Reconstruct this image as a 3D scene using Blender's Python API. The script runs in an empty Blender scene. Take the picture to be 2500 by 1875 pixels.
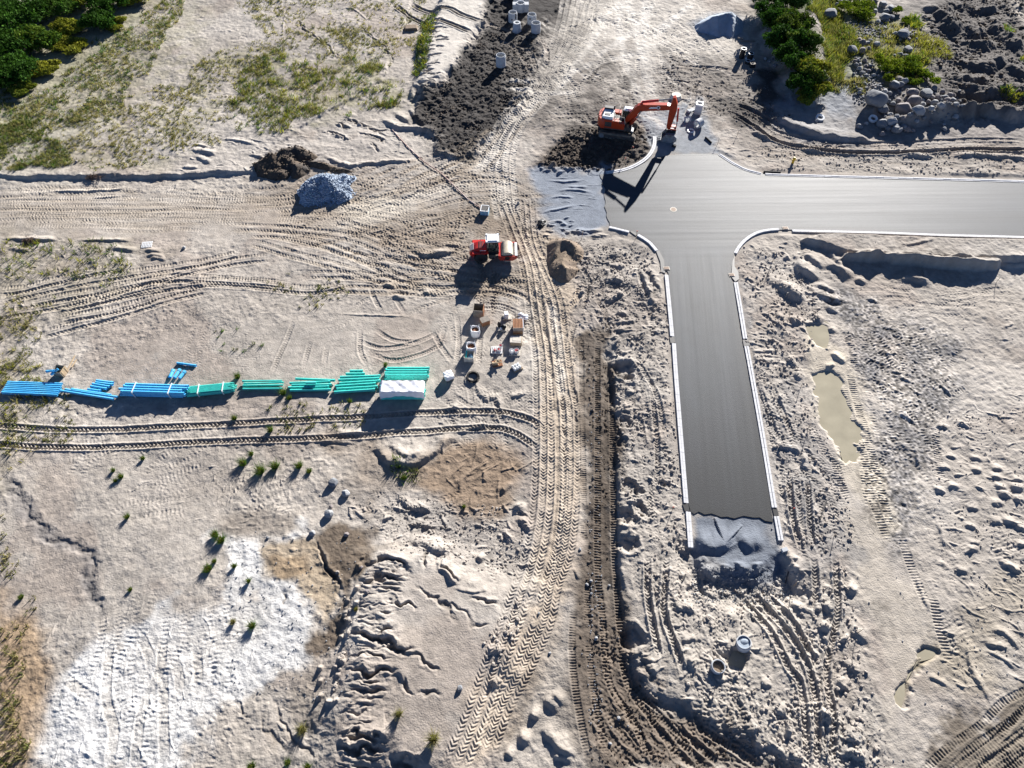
import bpy, math, random
import numpy as np
from mathutils import Vector, Matrix

rng = np.random.default_rng(11)
random.seed(5)
scene = bpy.context.scene
COL = scene.collection

# ------------------------------------------------------------------ camera, sky, sun, exposure
CAM_H, PITCH, FPX = 60.0, math.radians(54.9), 1667.0
cam_d = bpy.data.cameras.new("camera")
cam_d.sensor_width = 36.0
cam_d.lens = 36.0 * FPX / 2500.0
cam_d.clip_start, cam_d.clip_end = 0.5, 9000.0
cam = bpy.data.objects.new("camera", cam_d)
cam.location = (0, 0, CAM_H)
cam.rotation_euler = (math.pi / 2 - PITCH, 0, 0)
COL.objects.link(cam)
scene.camera = cam

SUN_AZ, SUN_EL = math.radians(25.5), math.radians(21.0)
world = bpy.data.worlds.new("World")
scene.world = world
world.use_nodes = True
wn = world.node_tree
sky = wn.nodes.new("ShaderNodeTexSky")
sky.sky_type = 'NISHITA'
sky.sun_disc = False
sky.sun_elevation, sky.sun_rotation = SUN_EL, SUN_AZ
sky.air_density, sky.dust_density, sky.ozone_density = 0.35, 0.0, 3.0
bg = wn.nodes["Background"]
bg.inputs["Strength"].default_value = 0.06
wn.links.new(sky.outputs[0], bg.inputs[0])

sun_d = bpy.data.lights.new("sun", 'SUN')
sun_d.energy = 5.0
sun_d.angle = math.radians(0.5)
sun_d.color = (1.0, 0.96, 0.91)
sun = bpy.data.objects.new("sun", sun_d)
sdir = Vector((math.sin(SUN_AZ) * math.cos(SUN_EL), math.cos(SUN_AZ) * math.cos(SUN_EL), math.sin(SUN_EL)))
sun.rotation_euler = (-sdir).to_track_quat('-Z', 'Y').to_euler()
sun.location = (60, 120, 90)
COL.objects.link(sun)
vs = scene.view_settings
vs.view_transform, vs.look, vs.gamma, vs.exposure = 'Standard', 'None', 1.0, 1.42

# ------------------------------------------------------------------ from a place in the survey to a point on the ground
CP, SP = math.cos(PITCH), math.sin(PITCH)
def G(px, py, z=0.0):
    a, b = (px - 1250.0) / FPX, (py - 937.5) / FPX
    t = (z - CAM_H) / (-SP - b * CP)
    return (a * t, (CP - b * SP) * t)

def P(s):
    """'x,y x,y' survey marks -> ground points"""
    return np.array([G(*map(float, q.split(','))) for q in s.split()], dtype=np.float64)

def spline(pts, step=0.8, closed=False):
    pts = np.asarray(pts, float)
    if len(pts) == 2:
        n = max(2, int(np.hypot(*(pts[1] - pts[0])) / (step * 3)))
        t = np.linspace(0, 1, n + 1)[:, None]
        return pts[0] * (1 - t) + pts[1] * t
    Q = np.vstack([2 * pts[0] - pts[1], pts, 2 * pts[-1] - pts[-2]])
    out = []
    for i in range(1, len(Q) - 2):
        p0, p1, p2, p3 = Q[i - 1], Q[i], Q[i + 1], Q[i + 2]
        n = max(2, int(np.hypot(*(p2 - p1)) / step))
        for k in range(n):
            t = k / n
            out.append(0.5 * (2 * p1 + (p2 - p0) * t + (2 * p0 - 5 * p1 + 4 * p2 - p3) * t * t + (3 * p1 - p0 - 3 * p2 + p3) * t ** 3))
    out.append(Q[-2])
    return np.array(out)

# ------------------------------------------------------------------ materials
def nd(nt, typ, **kw):
    n = nt.nodes.new(typ)
    for k, v in kw.items():
        setattr(n, k, v)
    return n

def mat(name, base, rough=0.7, var=0.18, scale=3.0, bump=0.0, bscale=20.0, metal=0.0, spec=0.5, alpha=1.0, attr=None, tint=None):
    m = bpy.data.materials.new(name)
    m.use_nodes = True
    nt = m.node_tree
    b = nt.nodes["Principled BSDF"]
    tc = nd(nt, "ShaderNodeTexCoord")
    nz = nd(nt, "ShaderNodeTexNoise")
    nz.inputs["Scale"].default_value = scale
    nz.inputs["Detail"].default_value = 5.0
    nt.links.new(tc.outputs["Object"], nz.inputs["Vector"])
    mr = nd(nt, "ShaderNodeMapRange")
    mr.inputs[1].default_value, mr.inputs[2].default_value = 0.3, 0.7
    mr.inputs[3].default_value, mr.inputs[4].default_value = 1 - var, 1 + var
    nt.links.new(nz.outputs[0], mr.inputs[0])
    mx = nd(nt, "ShaderNodeMix", data_type='RGBA', blend_type='MULTIPLY')
    mx.inputs[0].default_value = 1.0
    nt.links.new(mr.outputs[0], mx.inputs[7])
    if attr:
        at_ = nd(nt, "ShaderNodeVertexColor", layer_name=attr)
        nt.links.new(at_.outputs[0], mx.inputs[6])
    else:
        mx.inputs[6].default_value = (*base, 1)
    src = mx.outputs[2]
    if tint:
        nz2 = nd(nt, "ShaderNodeTexNoise")
        nz2.inputs["Scale"].default_value = scale * 0.37
        nz2.inputs["Detail"].default_value = 4.0
        nt.links.new(tc.outputs["Object"], nz2.inputs["Vector"])
        mr2 = nd(nt, "ShaderNodeMapRange")
        mr2.inputs[1].default_value, mr2.inputs[2].default_value = 0.48, 0.7
        nt.links.new(nz2.outputs[0], mr2.inputs[0])
        mx2 = nd(nt, "ShaderNodeMix", data_type='RGBA')
        mx2.inputs[7].default_value = (*tint, 1)
        nt.links.new(mr2.outputs[0], mx2.inputs[0])
        nt.links.new(src, mx2.inputs[6])
        src = mx2.outputs[2]
    nt.links.new(src, b.inputs["Base Color"])
    b.inputs["Roughness"].default_value = rough
    b.inputs["Metallic"].default_value = metal
    b.inputs["Specular IOR Level"].default_value = spec
    b.inputs["Alpha"].default_value = alpha
    if bump:
        nb = nd(nt, "ShaderNodeTexNoise")
        nb.inputs["Scale"].default_value = bscale
        nb.inputs["Detail"].default_value = 6.0
        nt.links.new(tc.outputs["Object"], nb.inputs["Vector"])
        bp = nd(nt, "ShaderNodeBump")
        bp.inputs["Strength"].default_value = 1.0
        bp.inputs["Distance"].default_value = bump
        nt.links.new(nb.outputs[0], bp.inputs["Height"])
        nt.links.new(bp.outputs[0], b.inputs["Normal"])
    return m

M = {}
def defm(k, *a, **kw):
    M[k] = mat(k.replace('_', ' '), *a, **kw)
defm('ground', (0.4, 0.35, 0.3), 0.95, 0.12, 1.7, 0.05, 7.0, spec=0.2, attr='soil')
defm('orange_paint', (0.46, 0.040, 0.006), 0.4, 0.12, 1.5, tint=(0.36, 0.045, 0.012))
defm('red_paint', (0.52, 0.018, 0.012), 0.35, 0.1, 1.5, tint=(0.42, 0.06, 0.04))
defm('white_paint', (0.74, 0.75, 0.75), 0.4, 0.06, 2.0)
defm('grey_paint', (0.42, 0.45, 0.47), 0.45, 0.1, 2.0)
defm('black_plastic', (0.014, 0.014, 0.016), 0.5, 0.2, 4)
defm('dark_steel', (0.045, 0.043, 0.042), 0.6, 0.25, 4, tint=(0.09, 0.075, 0.06))
defm('worn_steel', (0.30, 0.31, 0.32), 0.45, 0.2, 4, metal=0.4, tint=(0.2, 0.18, 0.15))
defm('mud_steel', (0.16, 0.135, 0.105), 0.85, 0.3, 3, tint=(0.07, 0.065, 0.06))
defm('glass', (0.02, 0.035, 0.035), 0.08, 0.05, 1, spec=0.8, alpha=0.55)
defm('seat_fabric', (0.20, 0.26, 0.22), 0.8)
defm('drum_steel', (0.50, 0.43, 0.33), 0.65, 0.2, 2.5, tint=(0.36, 0.31, 0.25))
defm('rubber', (0.018, 0.018, 0.019), 0.85, 0.2, 5)
defm('concrete', (0.46, 0.48, 0.50), 0.85, 0.12, 2.2, 0.01, 12, tint=(0.36, 0.37, 0.38))
defm('kerb_stone', (0.60, 0.60, 0.61), 0.8, 0.10, 3.0, 0.008, 10, tint=(0.56, 0.56, 0.57))
defm('blue_pipe', (0.085, 0.47, 0.80), 0.42, 0.1, 2.0, tint=(0.13, 0.50, 0.76))
defm('teal_pipe', (0.055, 0.58, 0.50), 0.42, 0.1, 2.0, tint=(0.08, 0.52, 0.46))
defm('strap_white', (0.75, 0.76, 0.75), 0.5)
defm('timber', (0.46, 0.35, 0.22), 0.8, 0.2, 6, tint=(0.36, 0.28, 0.2))
defm('grey_timber', (0.25, 0.22, 0.185), 0.85, 0.2, 6, tint=(0.18, 0.16, 0.14))
defm('red_timber', (0.33, 0.15, 0.07), 0.8, 0.2, 6)
defm('pale_timber', (0.6, 0.55, 0.47), 0.8, 0.15, 6)
defm('white_sheet', (0.80, 0.81, 0.84), 0.42, 0.08, 1.5, 0.05, 2.5)
defm('bag_fabric', (0.77, 0.77, 0.77), 0.7, 0.08, 3, 0.03, 5)
defm('rust_fill', (0.19, 0.075, 0.035), 0.9, 0.3, 6, 0.05, 8)
defm('red_plastic', (0.42, 0.03, 0.04), 0.4)
defm('blue_cloth', (0.22, 0.42, 0.56), 0.6)
defm('boulder_grey', (0.175, 0.185, 0.20), 0.85, 0.25, 1.2, 0.05, 4, tint=(0.20, 0.20, 0.21))
defm('boulder_pink', (0.20, 0.175, 0.17), 0.85, 0.25, 1.2, 0.05, 4, tint=(0.24, 0.21, 0.20))
defm('boulder_pale', (0.31, 0.315, 0.32), 0.85, 0.2, 1.2, 0.05, 4, tint=(0.26, 0.26, 0.265))
defm('crushed_rock', (0.33, 0.39, 0.47), 0.85, 0.3, 2.2, 0.06, 6, tint=(0.24, 0.29, 0.36))
defm('fine_gravel', (0.30, 0.35, 0.41), 0.9, 0.12, 1.5, 0.03, 9)
defm('dark_soil', (0.085, 0.062, 0.043), 0.95, 0.3, 1.3, 0.09, 3.5, tint=(0.05, 0.042, 0.036))
defm('brown_sand', (0.22, 0.165, 0.115), 0.95, 0.2, 1.3, 0.05, 5, tint=(0.17, 0.13, 0.10))
defm('leaf', (0.06, 0.11, 0.03), 0.9, 0.25, 0.8, attr='leaf', spec=0.08)
defm('stem', (0.10, 0.08, 0.05), 0.9)
defm('cast_iron', (0.30, 0.21, 0.15), 0.7, 0.2, 6)
defm('yellow_paint', (0.6, 0.38, 0.02), 0.5)
defm('rusty_rod', (0.36, 0.20, 0.16), 0.6, 0.15, 1.0, tint=(0.5, 0.42, 0.4))
defm('sand_clod', (0.34, 0.30, 0.26), 0.95, 0.25, 1.0)
defm('stake_wood', (0.34, 0.26, 0.17), 0.85)
defm('flag_red', (0.55, 0.06, 0.04), 0.6)
defm('brush', (0.10, 0.065, 0.05), 0.95, 0.3, 3)

def asphalt_material():
    m = mat('asphalt', (0.055, 0.056, 0.058), 0.66, 0.06, 0.5, 0.012, 14.0, spec=0.42, attr='tar')
    nt = m.node_tree
    b = nt.nodes["Principled BSDF"]
    # lengthwise passes of the paver and roller: streaks along each arm of the junction
    tc = nd(nt, "ShaderNodeTexCoord")
    sep = nd(nt, "ShaderNodeSeparateXYZ")
    nt.links.new(tc.outputs["Object"], sep.inputs[0])
    arm = nd(nt, "ShaderNodeMapRange")
    arm.inputs[1].default_value, arm.inputs[2].default_value = 59.0, 64.0
    nt.links.new(sep.outputs[1], arm.inputs[0])
    both = []
    for sx, sy, rz in ((2.2, .035, .09), (.03, 2.0, -.012)):
        mp = nd(nt, "ShaderNodeMapping")
        mp.inputs["Scale"].default_value = (sx, sy, 1)
        rt = nd(nt, "ShaderNodeVectorRotate", rotation_type='Z_AXIS')
        rt.inputs["Angle"].default_value = rz
        nt.links.new(tc.outputs["Object"], rt.inputs["Vector"])
        nt.links.new(rt.outputs[0], mp.inputs["Vector"])
        nz = nd(nt, "ShaderNodeTexNoise")
        nz.inputs["Scale"].default_value = 1.0
        nz.inputs["Detail"].default_value = 7.0
        nz.inputs["Roughness"].default_value = 0.65
        nt.links.new(mp.outputs[0], nz.inputs["Vector"])
        both.append(nz.outputs[0])
    mx = nd(nt, "ShaderNodeMix")
    nt.links.new(arm.outputs[0], mx.inputs[0])
    nt.links.new(both[0], mx.inputs[2])
    nt.links.new(both[1], mx.inputs[3])
    mr = nd(nt, "ShaderNodeMapRange")
    mr.inputs[1].default_value, mr.inputs[2].default_value = 0.3, 0.7
    mr.inputs[3].default_value, mr.inputs[4].default_value = 0.585, 0.645
    nt.links.new(mx.outputs[0], mr.inputs[0])
    nt.links.new(mr.outputs[0], b.inputs["Roughness"])
    old = b.inputs["Base Color"].links[0].from_socket
    ml = nd(nt, "ShaderNodeMix", data_type='RGBA', blend_type='MULTIPLY')
    ml.inputs[0].default_value = 1.0
    m2 = nd(nt, "ShaderNodeMapRange")
    m2.inputs[1].default_value, m2.inputs[2].default_value = 0.3, 0.7
    m2.inputs[3].default_value, m2.inputs[4].default_value = 1.12, 0.88
    nt.links.new(mx.outputs[0], m2.inputs[0])
    nt.links.new(old, ml.inputs[6])
    nt.links.new(m2.outputs[0], ml.inputs[7])
    nt.links.new(ml.outputs[2], b.inputs["Base Color"])
    return m
M['asphalt'] = asphalt_material()

def let_light_through(m, share):
    nt = m.node_tree
    b = nt.nodes["Principled BSDF"]
    out = nt.nodes["Material Output"]
    tr = nd(nt, "ShaderNodeBsdfTranslucent")
    src = b.inputs["Base Color"].links[0].from_socket
    br = nd(nt, "ShaderNodeMix", data_type='RGBA', blend_type='MULTIPLY')
    br.inputs[0].default_value = 1.0
    br.inputs[7].default_value = (1.05, 1.1, 0.8, 1)
    nt.links.new(src, br.inputs[6])
    nt.links.new(br.outputs[2], tr.inputs["Color"])
    mx = nd(nt, "ShaderNodeMixShader")
    mx.inputs[0].default_value = share
    nt.links.new(b.outputs[0], mx.inputs[1])
    nt.links.new(tr.outputs[0], mx.inputs[2])
    nt.links.new(mx.outputs[0], out.inputs["Surface"])
let_light_through(M['leaf'], 0.45)
defm('shrub_leaf', (0.06, 0.11, 0.03), 0.9, 0.35, 0.5, attr='leaf', spec=0.06)
let_light_through(M['shrub_leaf'], 0.2)

def water_material(name, base, rough):
    m = mat(name, base, rough, 0.1, 0.6, 0.004, 1.2, spec=0.5)
    return m
M['muddy_water'] = water_material('muddy water', (0.36, 0.325, 0.24), 0.12)

# ------------------------------------------------------------------ objects
def tag(o, label=None, cat=None, group=None, kind=None):
    if label: o['label'] = label
    if cat: o['category'] = cat
    if group: o['group'] = group
    if kind: o['kind'] = kind
    return o

def thing(name, label, cat, loc=(0, 0, 0), rz=0.0, group=None):
    o = bpy.data.objects.new(name, None)
    o.empty_display_size = 0.3
    o.location = loc
    o.rotation_euler = (0, 0, rz)
    COL.objects.link(o)
    return tag(o, label, cat, group)

def copy_tree(o, parent=None):
    c = o.copy()
    COL.objects.link(c)
    c.parent = parent
    for ch in list(o.children):
        copy_tree(ch, c)
    return c

_t = (1 + 5 ** 0.5) / 2
ICO_V = np.array([(-1, _t, 0), (1, _t, 0), (-1, -_t, 0), (1, -_t, 0), (0, -1, _t), (0, 1, _t), (0, -1, -_t), (0, 1, -_t), (_t, 0, -1), (_t, 0, 1), (-_t, 0, -1), (-_t, 0, 1)], float)
ICO_V /= np.linalg.norm(ICO_V[0])
ICO_F = [(0, 11, 5), (0, 5, 1), (0, 1, 7), (0, 7, 10), (0, 10, 11), (1, 5, 9), (5, 11, 4), (11, 10, 2), (10, 7, 6), (7, 1, 8), (3, 9, 4), (3, 4, 2), (3, 2, 6), (3, 6, 8), (3, 8, 9), (4, 9, 5), (2, 4, 11), (6, 2, 10), (8, 6, 7), (9, 8, 1)]
def ico(sub):
    V = [tuple(v) for v in ICO_V]; F = ICO_F
    for _ in range(sub):
        cache, nf = {}, []
        def mid(a, b):
            k = (min(a, b), max(a, b))
            if k not in cache:
                v = (np.array(V[a]) + np.array(V[b])) / 2
                V.append(tuple(v / np.linalg.norm(v)))
                cache[k] = len(V) - 1
            return cache[k]
        for a, b, c in F:
            x, y, z = mid(a, b), mid(b, c), mid(c, a)
            nf += [(a, x, z), (b, y, x), (c, z, y), (x, y, z)]
        F = nf
    return np.array(V), F
ICO = {k: ico(k) for k in (0, 1, 2, 3)}

class MB:
    def __init__(s):
        s.v, s.f = [], []
    def add(s, vs_, fs):
        o = len(s.v)
        s.v += [tuple(map(float, q)) for q in vs_]
        s.f += [tuple(i + o for i in q) for q in fs]
        return s
    def box(s, c, sz, rz=0.0, ry=0.0, top=1.0):
        x, y, z = (q / 2 for q in sz)
        vs_ = [(-x, -y, -z), (x, -y, -z), (x, y, -z), (-x, y, -z), (-x * top, -y * top, z), (x * top, -y * top, z), (x * top, y * top, z), (-x * top, y * top, z)]
        R = Matrix.Rotation(rz, 3, 'Z') @ Matrix.Rotation(ry, 3, 'Y')
        vs_ = [R @ Vector(q) + Vector(c) for q in vs_]
        return s.add(vs_, [(3, 2, 1, 0), (4, 5, 6, 7), (0, 1, 5, 4), (1, 2, 6, 5), (2, 3, 7, 6), (3, 0, 4, 7)])
    def _frame(s, a, b):
        a, b = Vector(a), Vector(b)
        d = (b - a).normalized()
        u = d.cross(Vector((0, 0, 1)))
        if u.length < 1e-3: u = Vector((1, 0, 0))
        u.normalize()
        return a, b, u, d.cross(u)
    def cyl(s, p0, p1, r0, r1=None, n=12, cap=True):
        r1 = r0 if r1 is None else r1
        a, b, u, w = s._frame(p0, p1)
        vs_ = []
        for c, r in ((a, r0), (b, r1)):
            vs_ += [c + u * (r * math.cos(2 * math.pi * k / n)) + w * (r * math.sin(2 * math.pi * k / n)) for k in range(n)]
        fs = [(k, (k + 1) % n, n + (k + 1) % n, n + k) for k in range(n)]
        if cap: fs += [tuple(range(n))[::-1], tuple(range(n, 2 * n))]
        return s.add(vs_, fs)
    def tube(s, p0, p1, ro, ri, n=16, ro1=None, ri1=None):
        ro1 = ro if ro1 is None else ro1; ri1 = ri if ri1 is None else ri1
        a, b, u, w = s._frame(p0, p1)
        vs_ = []
        for c, r in ((a, ro), (b, ro1), (b, ri1), (a, ri)):
            vs_ += [c + u * (r * math.cos(2 * math.pi * k / n)) + w * (r * math.sin(2 * math.pi * k / n)) for k in range(n)]
        fs = []
        for q in range(4):
            q2 = (q + 1) % 4
            fs += [(q * n + k, q * n + (k + 1) % n, q2 * n + (k + 1) % n, q2 * n + k) for k in range(n)]
        return s.add(vs_, fs)
    def prism(s, pts, y0, y1):
        n = len(pts)
        vs_ = [(p[0], y0, p[1]) for p in pts] + [(p[0], y1, p[1]) for p in pts]
        return s.add(vs_, [tuple(range(n)), tuple(range(2 * n - 1, n - 1, -1))] + [((k + 1) % n, k, n + k, n + (k + 1) % n) for k in range(n)])
    def path(s, pts, r, n=6):
        for a, b in zip(pts[:-1], pts[1:]):
            s.cyl(a, b, r, n=n)
        return s
    def rock(s, c, r, seed, amp=0.22, sub=1, rz=0.0):
        V, F = ICO[sub]
        q = np.random.default_rng(seed)
        d = np.full(len(V), 1.12)
        for _ in range(11):      # cut flat faces off a ball, then soften the arrises
            k = q.normal(size=3); k /= np.linalg.norm(k)
            t = np.maximum(V @ k, 1e-3)
            d = np.minimum(d, q.uniform(0.72, 1.0) / t)
        d = 0.8 * d + 0.2
        d += q.normal(size=len(V)) * amp * 0.12
        W = V * d[:, None] * np.array(r)
        cz, sz_ = math.cos(rz), math.sin(rz)
        W = np.stack([W[:, 0] * cz - W[:, 1] * sz_, W[:, 0] * sz_ + W[:, 1] * cz, W[:, 2]], 1) + np.array(c)
        return s.add(W, F)
    def build(s, name, m, parent=None, smooth=35.0):
        me = bpy.data.meshes.new(name)
        me.from_pydata(s.v, [], s.f)
        me.materials.append(M[m] if isinstance(m, str) else m)
        me.validate()
        if smooth:
            me.shade_smooth()
            me.set_sharp_from_angle(angle=math.radians(smooth))
        o = bpy.data.objects.new(name, me)
        COL.objects.link(o)
        o.parent = parent
        return o
# ------------------------------------------------------------------ the ground: one sheet, finer near the middle of the site
NX, NY = 1900, 1700
_tt = np.linspace(0, 1, NY)
Yr = 1.0 + (140.0 / 3.0) * (np.exp(math.log(4.0) * _tt) - 1.0)
Uc = np.linspace(-1, 1, NX)
def Wd(y): return 42.0 + 0.5 * np.clip(y, 0, None)
Wr = Wd(Yr)
GX = (Wr[:, None] * Uc[None, :]).astype(np.float32)
GY = np.repeat(Yr[:, None], NX, 1).astype(np.float32)
HH = np.zeros((NY, NX), np.float32)
CC = np.zeros((NY, NX, 3), np.float32)
RR = np.ones((NY, NX), np.float32)      # how rough the surface is

_tab = {}
def vn(x, y, seed):
    if seed not in _tab:
        _tab[seed] = np.random.default_rng(1000 + seed).random((512, 512)).astype(np.float32)
    T = _tab[seed]
    xf, yf = np.floor(x), np.floor(y)
    xi, yi = xf.astype(np.int32) & 511, yf.astype(np.int32) & 511
    fx, fy = (x - xf), (y - yf)
    fx = fx * fx * (3 - 2 * fx); fy = fy * fy * (3 - 2 * fy)
    x1, y1 = (xi + 1) & 511, (yi + 1) & 511
    a = T[xi, yi] * (1 - fx) + T[x1, yi] * fx
    b = T[xi, y1] * (1 - fx) + T[x1, y1] * fx
    return (a * (1 - fy) + b * fy) * 2 - 1
def fbm(x, y, lam, octv, seed, gain=0.5):
    r, a, f = 0, 1.0, 1.0 / lam
    for k in range(octv):
        c, s_ = math.cos(0.6 * k + seed), math.sin(0.6 * k + seed)
        r = r + a * vn((x * c - y * s_) * f + 17.3 * k, (x * s_ + y * c) * f + 9.1 * k, seed + k)
        a *= gain; f *= 2.03
    return r
def sst(a, b, x):
    t = np.clip((x - a) / (b - a), 0, 1)
    return t * t * (3 - 2 * t)

def win(x0, x1, y0, y1):
    j0, j1 = np.searchsorted(Yr, y0), np.searchsorted(Yr, y1)
    if j1 <= j0: j1 = min(NY, j0 + 1)
    w0, w1 = Wr[min(j0, NY - 1)], Wr[min(j1, NY) - 1]
    u0, u1 = min(x0 / w0, x0 / w1), max(x1 / w0, x1 / w1)
    i0, i1 = np.searchsorted(Uc, u0), np.searchsorted(Uc, u1)
    if j0 >= NY or i0 >= NX or i1 <= i0 or j1 <= j0: return None
    return slice(j0, j1), slice(i0, i1)

def sdf(poly, x, y):
    """signed distance to a closed outline, positive inside"""
    d2 = np.full(x.shape, 1e9, np.float32)
    ins = np.zeros(x.shape, bool)
    n = len(poly)
    for k in range(n):
        ax, ay = poly[k]; bx, by = poly[(k + 1) % n]
        ex, ey = bx - ax, by - ay
        L2 = ex * ex + ey * ey + 1e-9
        t = np.clip(((x - ax) * ex + (y - ay) * ey) / L2, 0, 1)
        d2 = np.minimum(d2, (x - ax - t * ex) ** 2 + (y - ay - t * ey) ** 2)
        if abs(ey) > 1e-9:
            ins ^= ((ay > y) != (by > y)) & (x < ex * (y - ay) / ey + ax)
    d = np.sqrt(d2)
    return np.where(ins, d, -d)

def region(poly, edge=1.0, namp=0.0, lam=3.0, seed=1):
    """window and 0..1 mask of an outline with a ragged edge"""
    if isinstance(poly, str): poly = P(poly)
    m_ = edge + namp
    sl = win(poly[:, 0].min() - m_, poly[:, 0].max() + m_, poly[:, 1].min() - m_, poly[:, 1].max() + m_)
    x, y = GX[sl], GY[sl]
    d = sdf(poly, x, y)
    if namp: d = d + namp * fbm(x, y, lam, 4, seed)
    return sl, sst(-edge, edge, d)

def tint(poly, col, a=1.0, edge=1.0, namp=1.0, lam=3.0, seed=1, mott=0.0, mlam=1.5):
    sl, m_ = region(poly, edge, namp, lam, seed)
    if mott: m_ = m_ * np.clip(1 - mott + mott * 1.6 * fbm(GX[sl], GY[sl], mlam, 4, seed + 7), 0, 1)
    m_ = (m_ * a)[..., None]
    CC[sl] = CC[sl] * (1 - m_) + np.array(col, np.float32) * m_
def rough(poly, r, edge=1.5, namp=1.0):
    sl, m_ = region(poly, edge, namp, 3.0, 3)
    RR[sl] = RR[sl] * (1 - m_) + r * m_
def raise_(poly, h, edge=0.5, namp=0.4, lam=2.0, seed=4):
    sl, m_ = region(poly, edge, namp, lam, seed)
    HH[sl] += h * m_

SHX, SHY = -math.sin(SUN_AZ), -math.cos(SUN_AZ)
def stroke(pts, wmax, step=0.8):
    q = spline(pts, step)
    sl = win(q[:, 0].min() - wmax, q[:, 0].max() + wmax, q[:, 1].min() - wmax, q[:, 1].max() + wmax)
    if sl is None: return None
    js, is_ = sl
    shp = (js.stop - js.start, is_.stop - is_.start)
    D = np.full(shp, 1e6, np.float32); F = np.zeros(shp, np.float32); S = np.zeros(shp, np.float32)
    s0 = 0.0
    for k in range(len(q) - 1):
        a, b = q[k], q[k + 1]
        e = b - a; L = math.hypot(*e)
        if L < 1e-6: continue
        w = win(min(a[0], b[0]) - wmax, max(a[0], b[0]) + wmax, min(a[1], b[1]) - wmax, max(a[1], b[1]) + wmax)
        if w is not None:
            x, y = GX[w], GY[w]
            t = np.clip(((x - a[0]) * e[0] + (y - a[1]) * e[1]) / (L * L), 0, 1)
            rx, ry = x - a[0] - t * e[0], y - a[1] - t * e[1]
            d = np.hypot(rx, ry)
            nx_, ny_ = -e[1] / L, e[0] / L
            lw = (slice(w[0].start - js.start, w[0].stop - js.start), slice(w[1].start - is_.start, w[1].stop - is_.start))
            up = d < D[lw]
            D[lw] = np.where(up, d, D[lw])
            F[lw] = np.where(up, rx * nx_ + ry * ny_, F[lw])
            S[lw] = np.where(up, s0 + t * L, S[lw])
        s0 += L
    return sl, D, F, S, s0, q

def ridge(pts, h, wf=None, wb=None, wob=0.35, tl=None, col=None, ca=0.8, cw=None):
    """a bank: steep on the side away from the sun, gentle on the sunny side"""
    if isinstance(pts, str): pts = P(pts)
    wf = wf or abs(h) * 1.1 + 0.03
    wb = wb or abs(h) * 2.4 + 0.12
    wm = max(wf, wb, cw or 0) * 1.3
    st = stroke(pts, wm)
    if st is None: return
    sl, D, F, S, L, q = st
    e = q[-1] - q[0]
    sg = 1.0 if (-e[1] * SHX + e[0] * SHY) > 0 else -1.0
    x, y = GX[sl], GY[sl]
    nz = vn(x / max(0.7, wf * 1.6), y / max(0.7, wf * 1.6), 31)
    F = F * sg + wob * wf * nz
    A = np.abs(F)
    m_ = np.where(F > 0, 1 - sst(0, wf, A), (1 - sst(0, wb, A)) ** 1.3)
    m_ = m_ * (D < wm)
    tl = tl or min(L * 0.35, 2.5)
    tp = sst(0, tl, S) * sst(0, tl, L - S)
    HH[sl] += h * m_ * tp * (0.8 + 0.25 * vn(S * 0.7, D * 0, 33))
    if col is not None:
        mm = ((1 - sst(0, cw or wb, D + 0.3 * wf * nz)) * tp * ca)[..., None]
        CC[sl] = CC[sl] * (1 - mm) + np.array(col, np.float32) * mm

def track(pts, w=0.6, dep=0.06, kind='c', per=0.32, amp=0.05, col=None, ca=0.5, off=0.0, fade=2.0, rim=0.5, flat=0.6, broken=0.0, step=0.8):
    """a wheel or crawler mark pressed into the soil"""
    if isinstance(pts, str): pts = P(pts)
    q = spline(pts, 1.0)
    if off:
        t = np.gradient(q, axis=0); t /= np.linalg.norm(t, axis=1)[:, None] + 1e-9
        q = q + off * np.stack([-t[:, 1], t[:, 0]], 1)
    wm = w * 0.5 + 0.35
    st = stroke(q, wm, 1.0)
    if st is None: return
    sl, D, F, S, L, q = st
    x, y = GX[sl], GY[sl]
    near = D < wm
    half = w / 2
    tp = sst(0, fade, S) * sst(0, fade, L - S)
    if broken:
        tp = tp * sst(broken - 0.35, broken + 0.1, 0.5 + 0.5 * fbm(x, y, 3.5, 2, 41))
    ins = 1 - sst(half - 0.06, half + 0.05, D)
    if kind == 'c': ph = S / per + np.abs(F) / per * 0.9
    elif kind == 'd': ph = S / per + np.sign(F) * 0.5 + np.abs(F) / per * 0.7
    elif kind == 'b': ph = S / per + 0 * F
    else: ph = S * 0
    wv = np.clip(np.sin(2 * math.pi * ph) * 1.6, -1, 1) * 0.5
    if kind == 'n': wv = wv * 0
    jit = 0.75 + 0.5 * vn(x * 1.3, y * 1.3, 43)
    dh = ins * (-dep + amp * wv * jit) + rim * dep * np.exp(-((D - half - 0.08) / 0.12) ** 2)
    m_ = near * tp
    if flat:
        pass
    HH[sl] += dh * m_
    if col is not None:
        mm = (ins * m_ * ca * (0.7 + 0.4 * vn(x * 0.5, y * 0.5, 45)))[..., None]
        mm = np.clip(mm, 0, 1)
        CC[sl] = CC[sl] * (1 - mm) + np.array(col, np.float32) * mm

def pair(pts, gauge, **kw):
    track(pts, off=gauge / 2, **kw); track(pts, off=-gauge / 2, **kw)

def streak(pts, w, col, a=0.6, soft=0.5, fade=3.0):
    if isinstance(pts, str): pts = P(pts)
    st = stroke(pts, w)
    if st is None: return
    sl, D, F, S, L, q = st
    x, y = GX[sl], GY[sl]
    m_ = (1 - sst(w * (0.5 - soft * 0.5), w * 0.95, D + w * 0.25 * vn(x / w, y / w, 51))) * sst(0, fade, S) * sst(0, fade, L - S) * a
    m_ = (m_ * (0.75 + 0.35 * fbm(x, y, 1.5, 3, 53)))[..., None]
    m_ = np.clip(m_, 0, 1)
    CC[sl] = CC[sl] * (1 - m_) + np.array(col, np.float32) * m_

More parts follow.
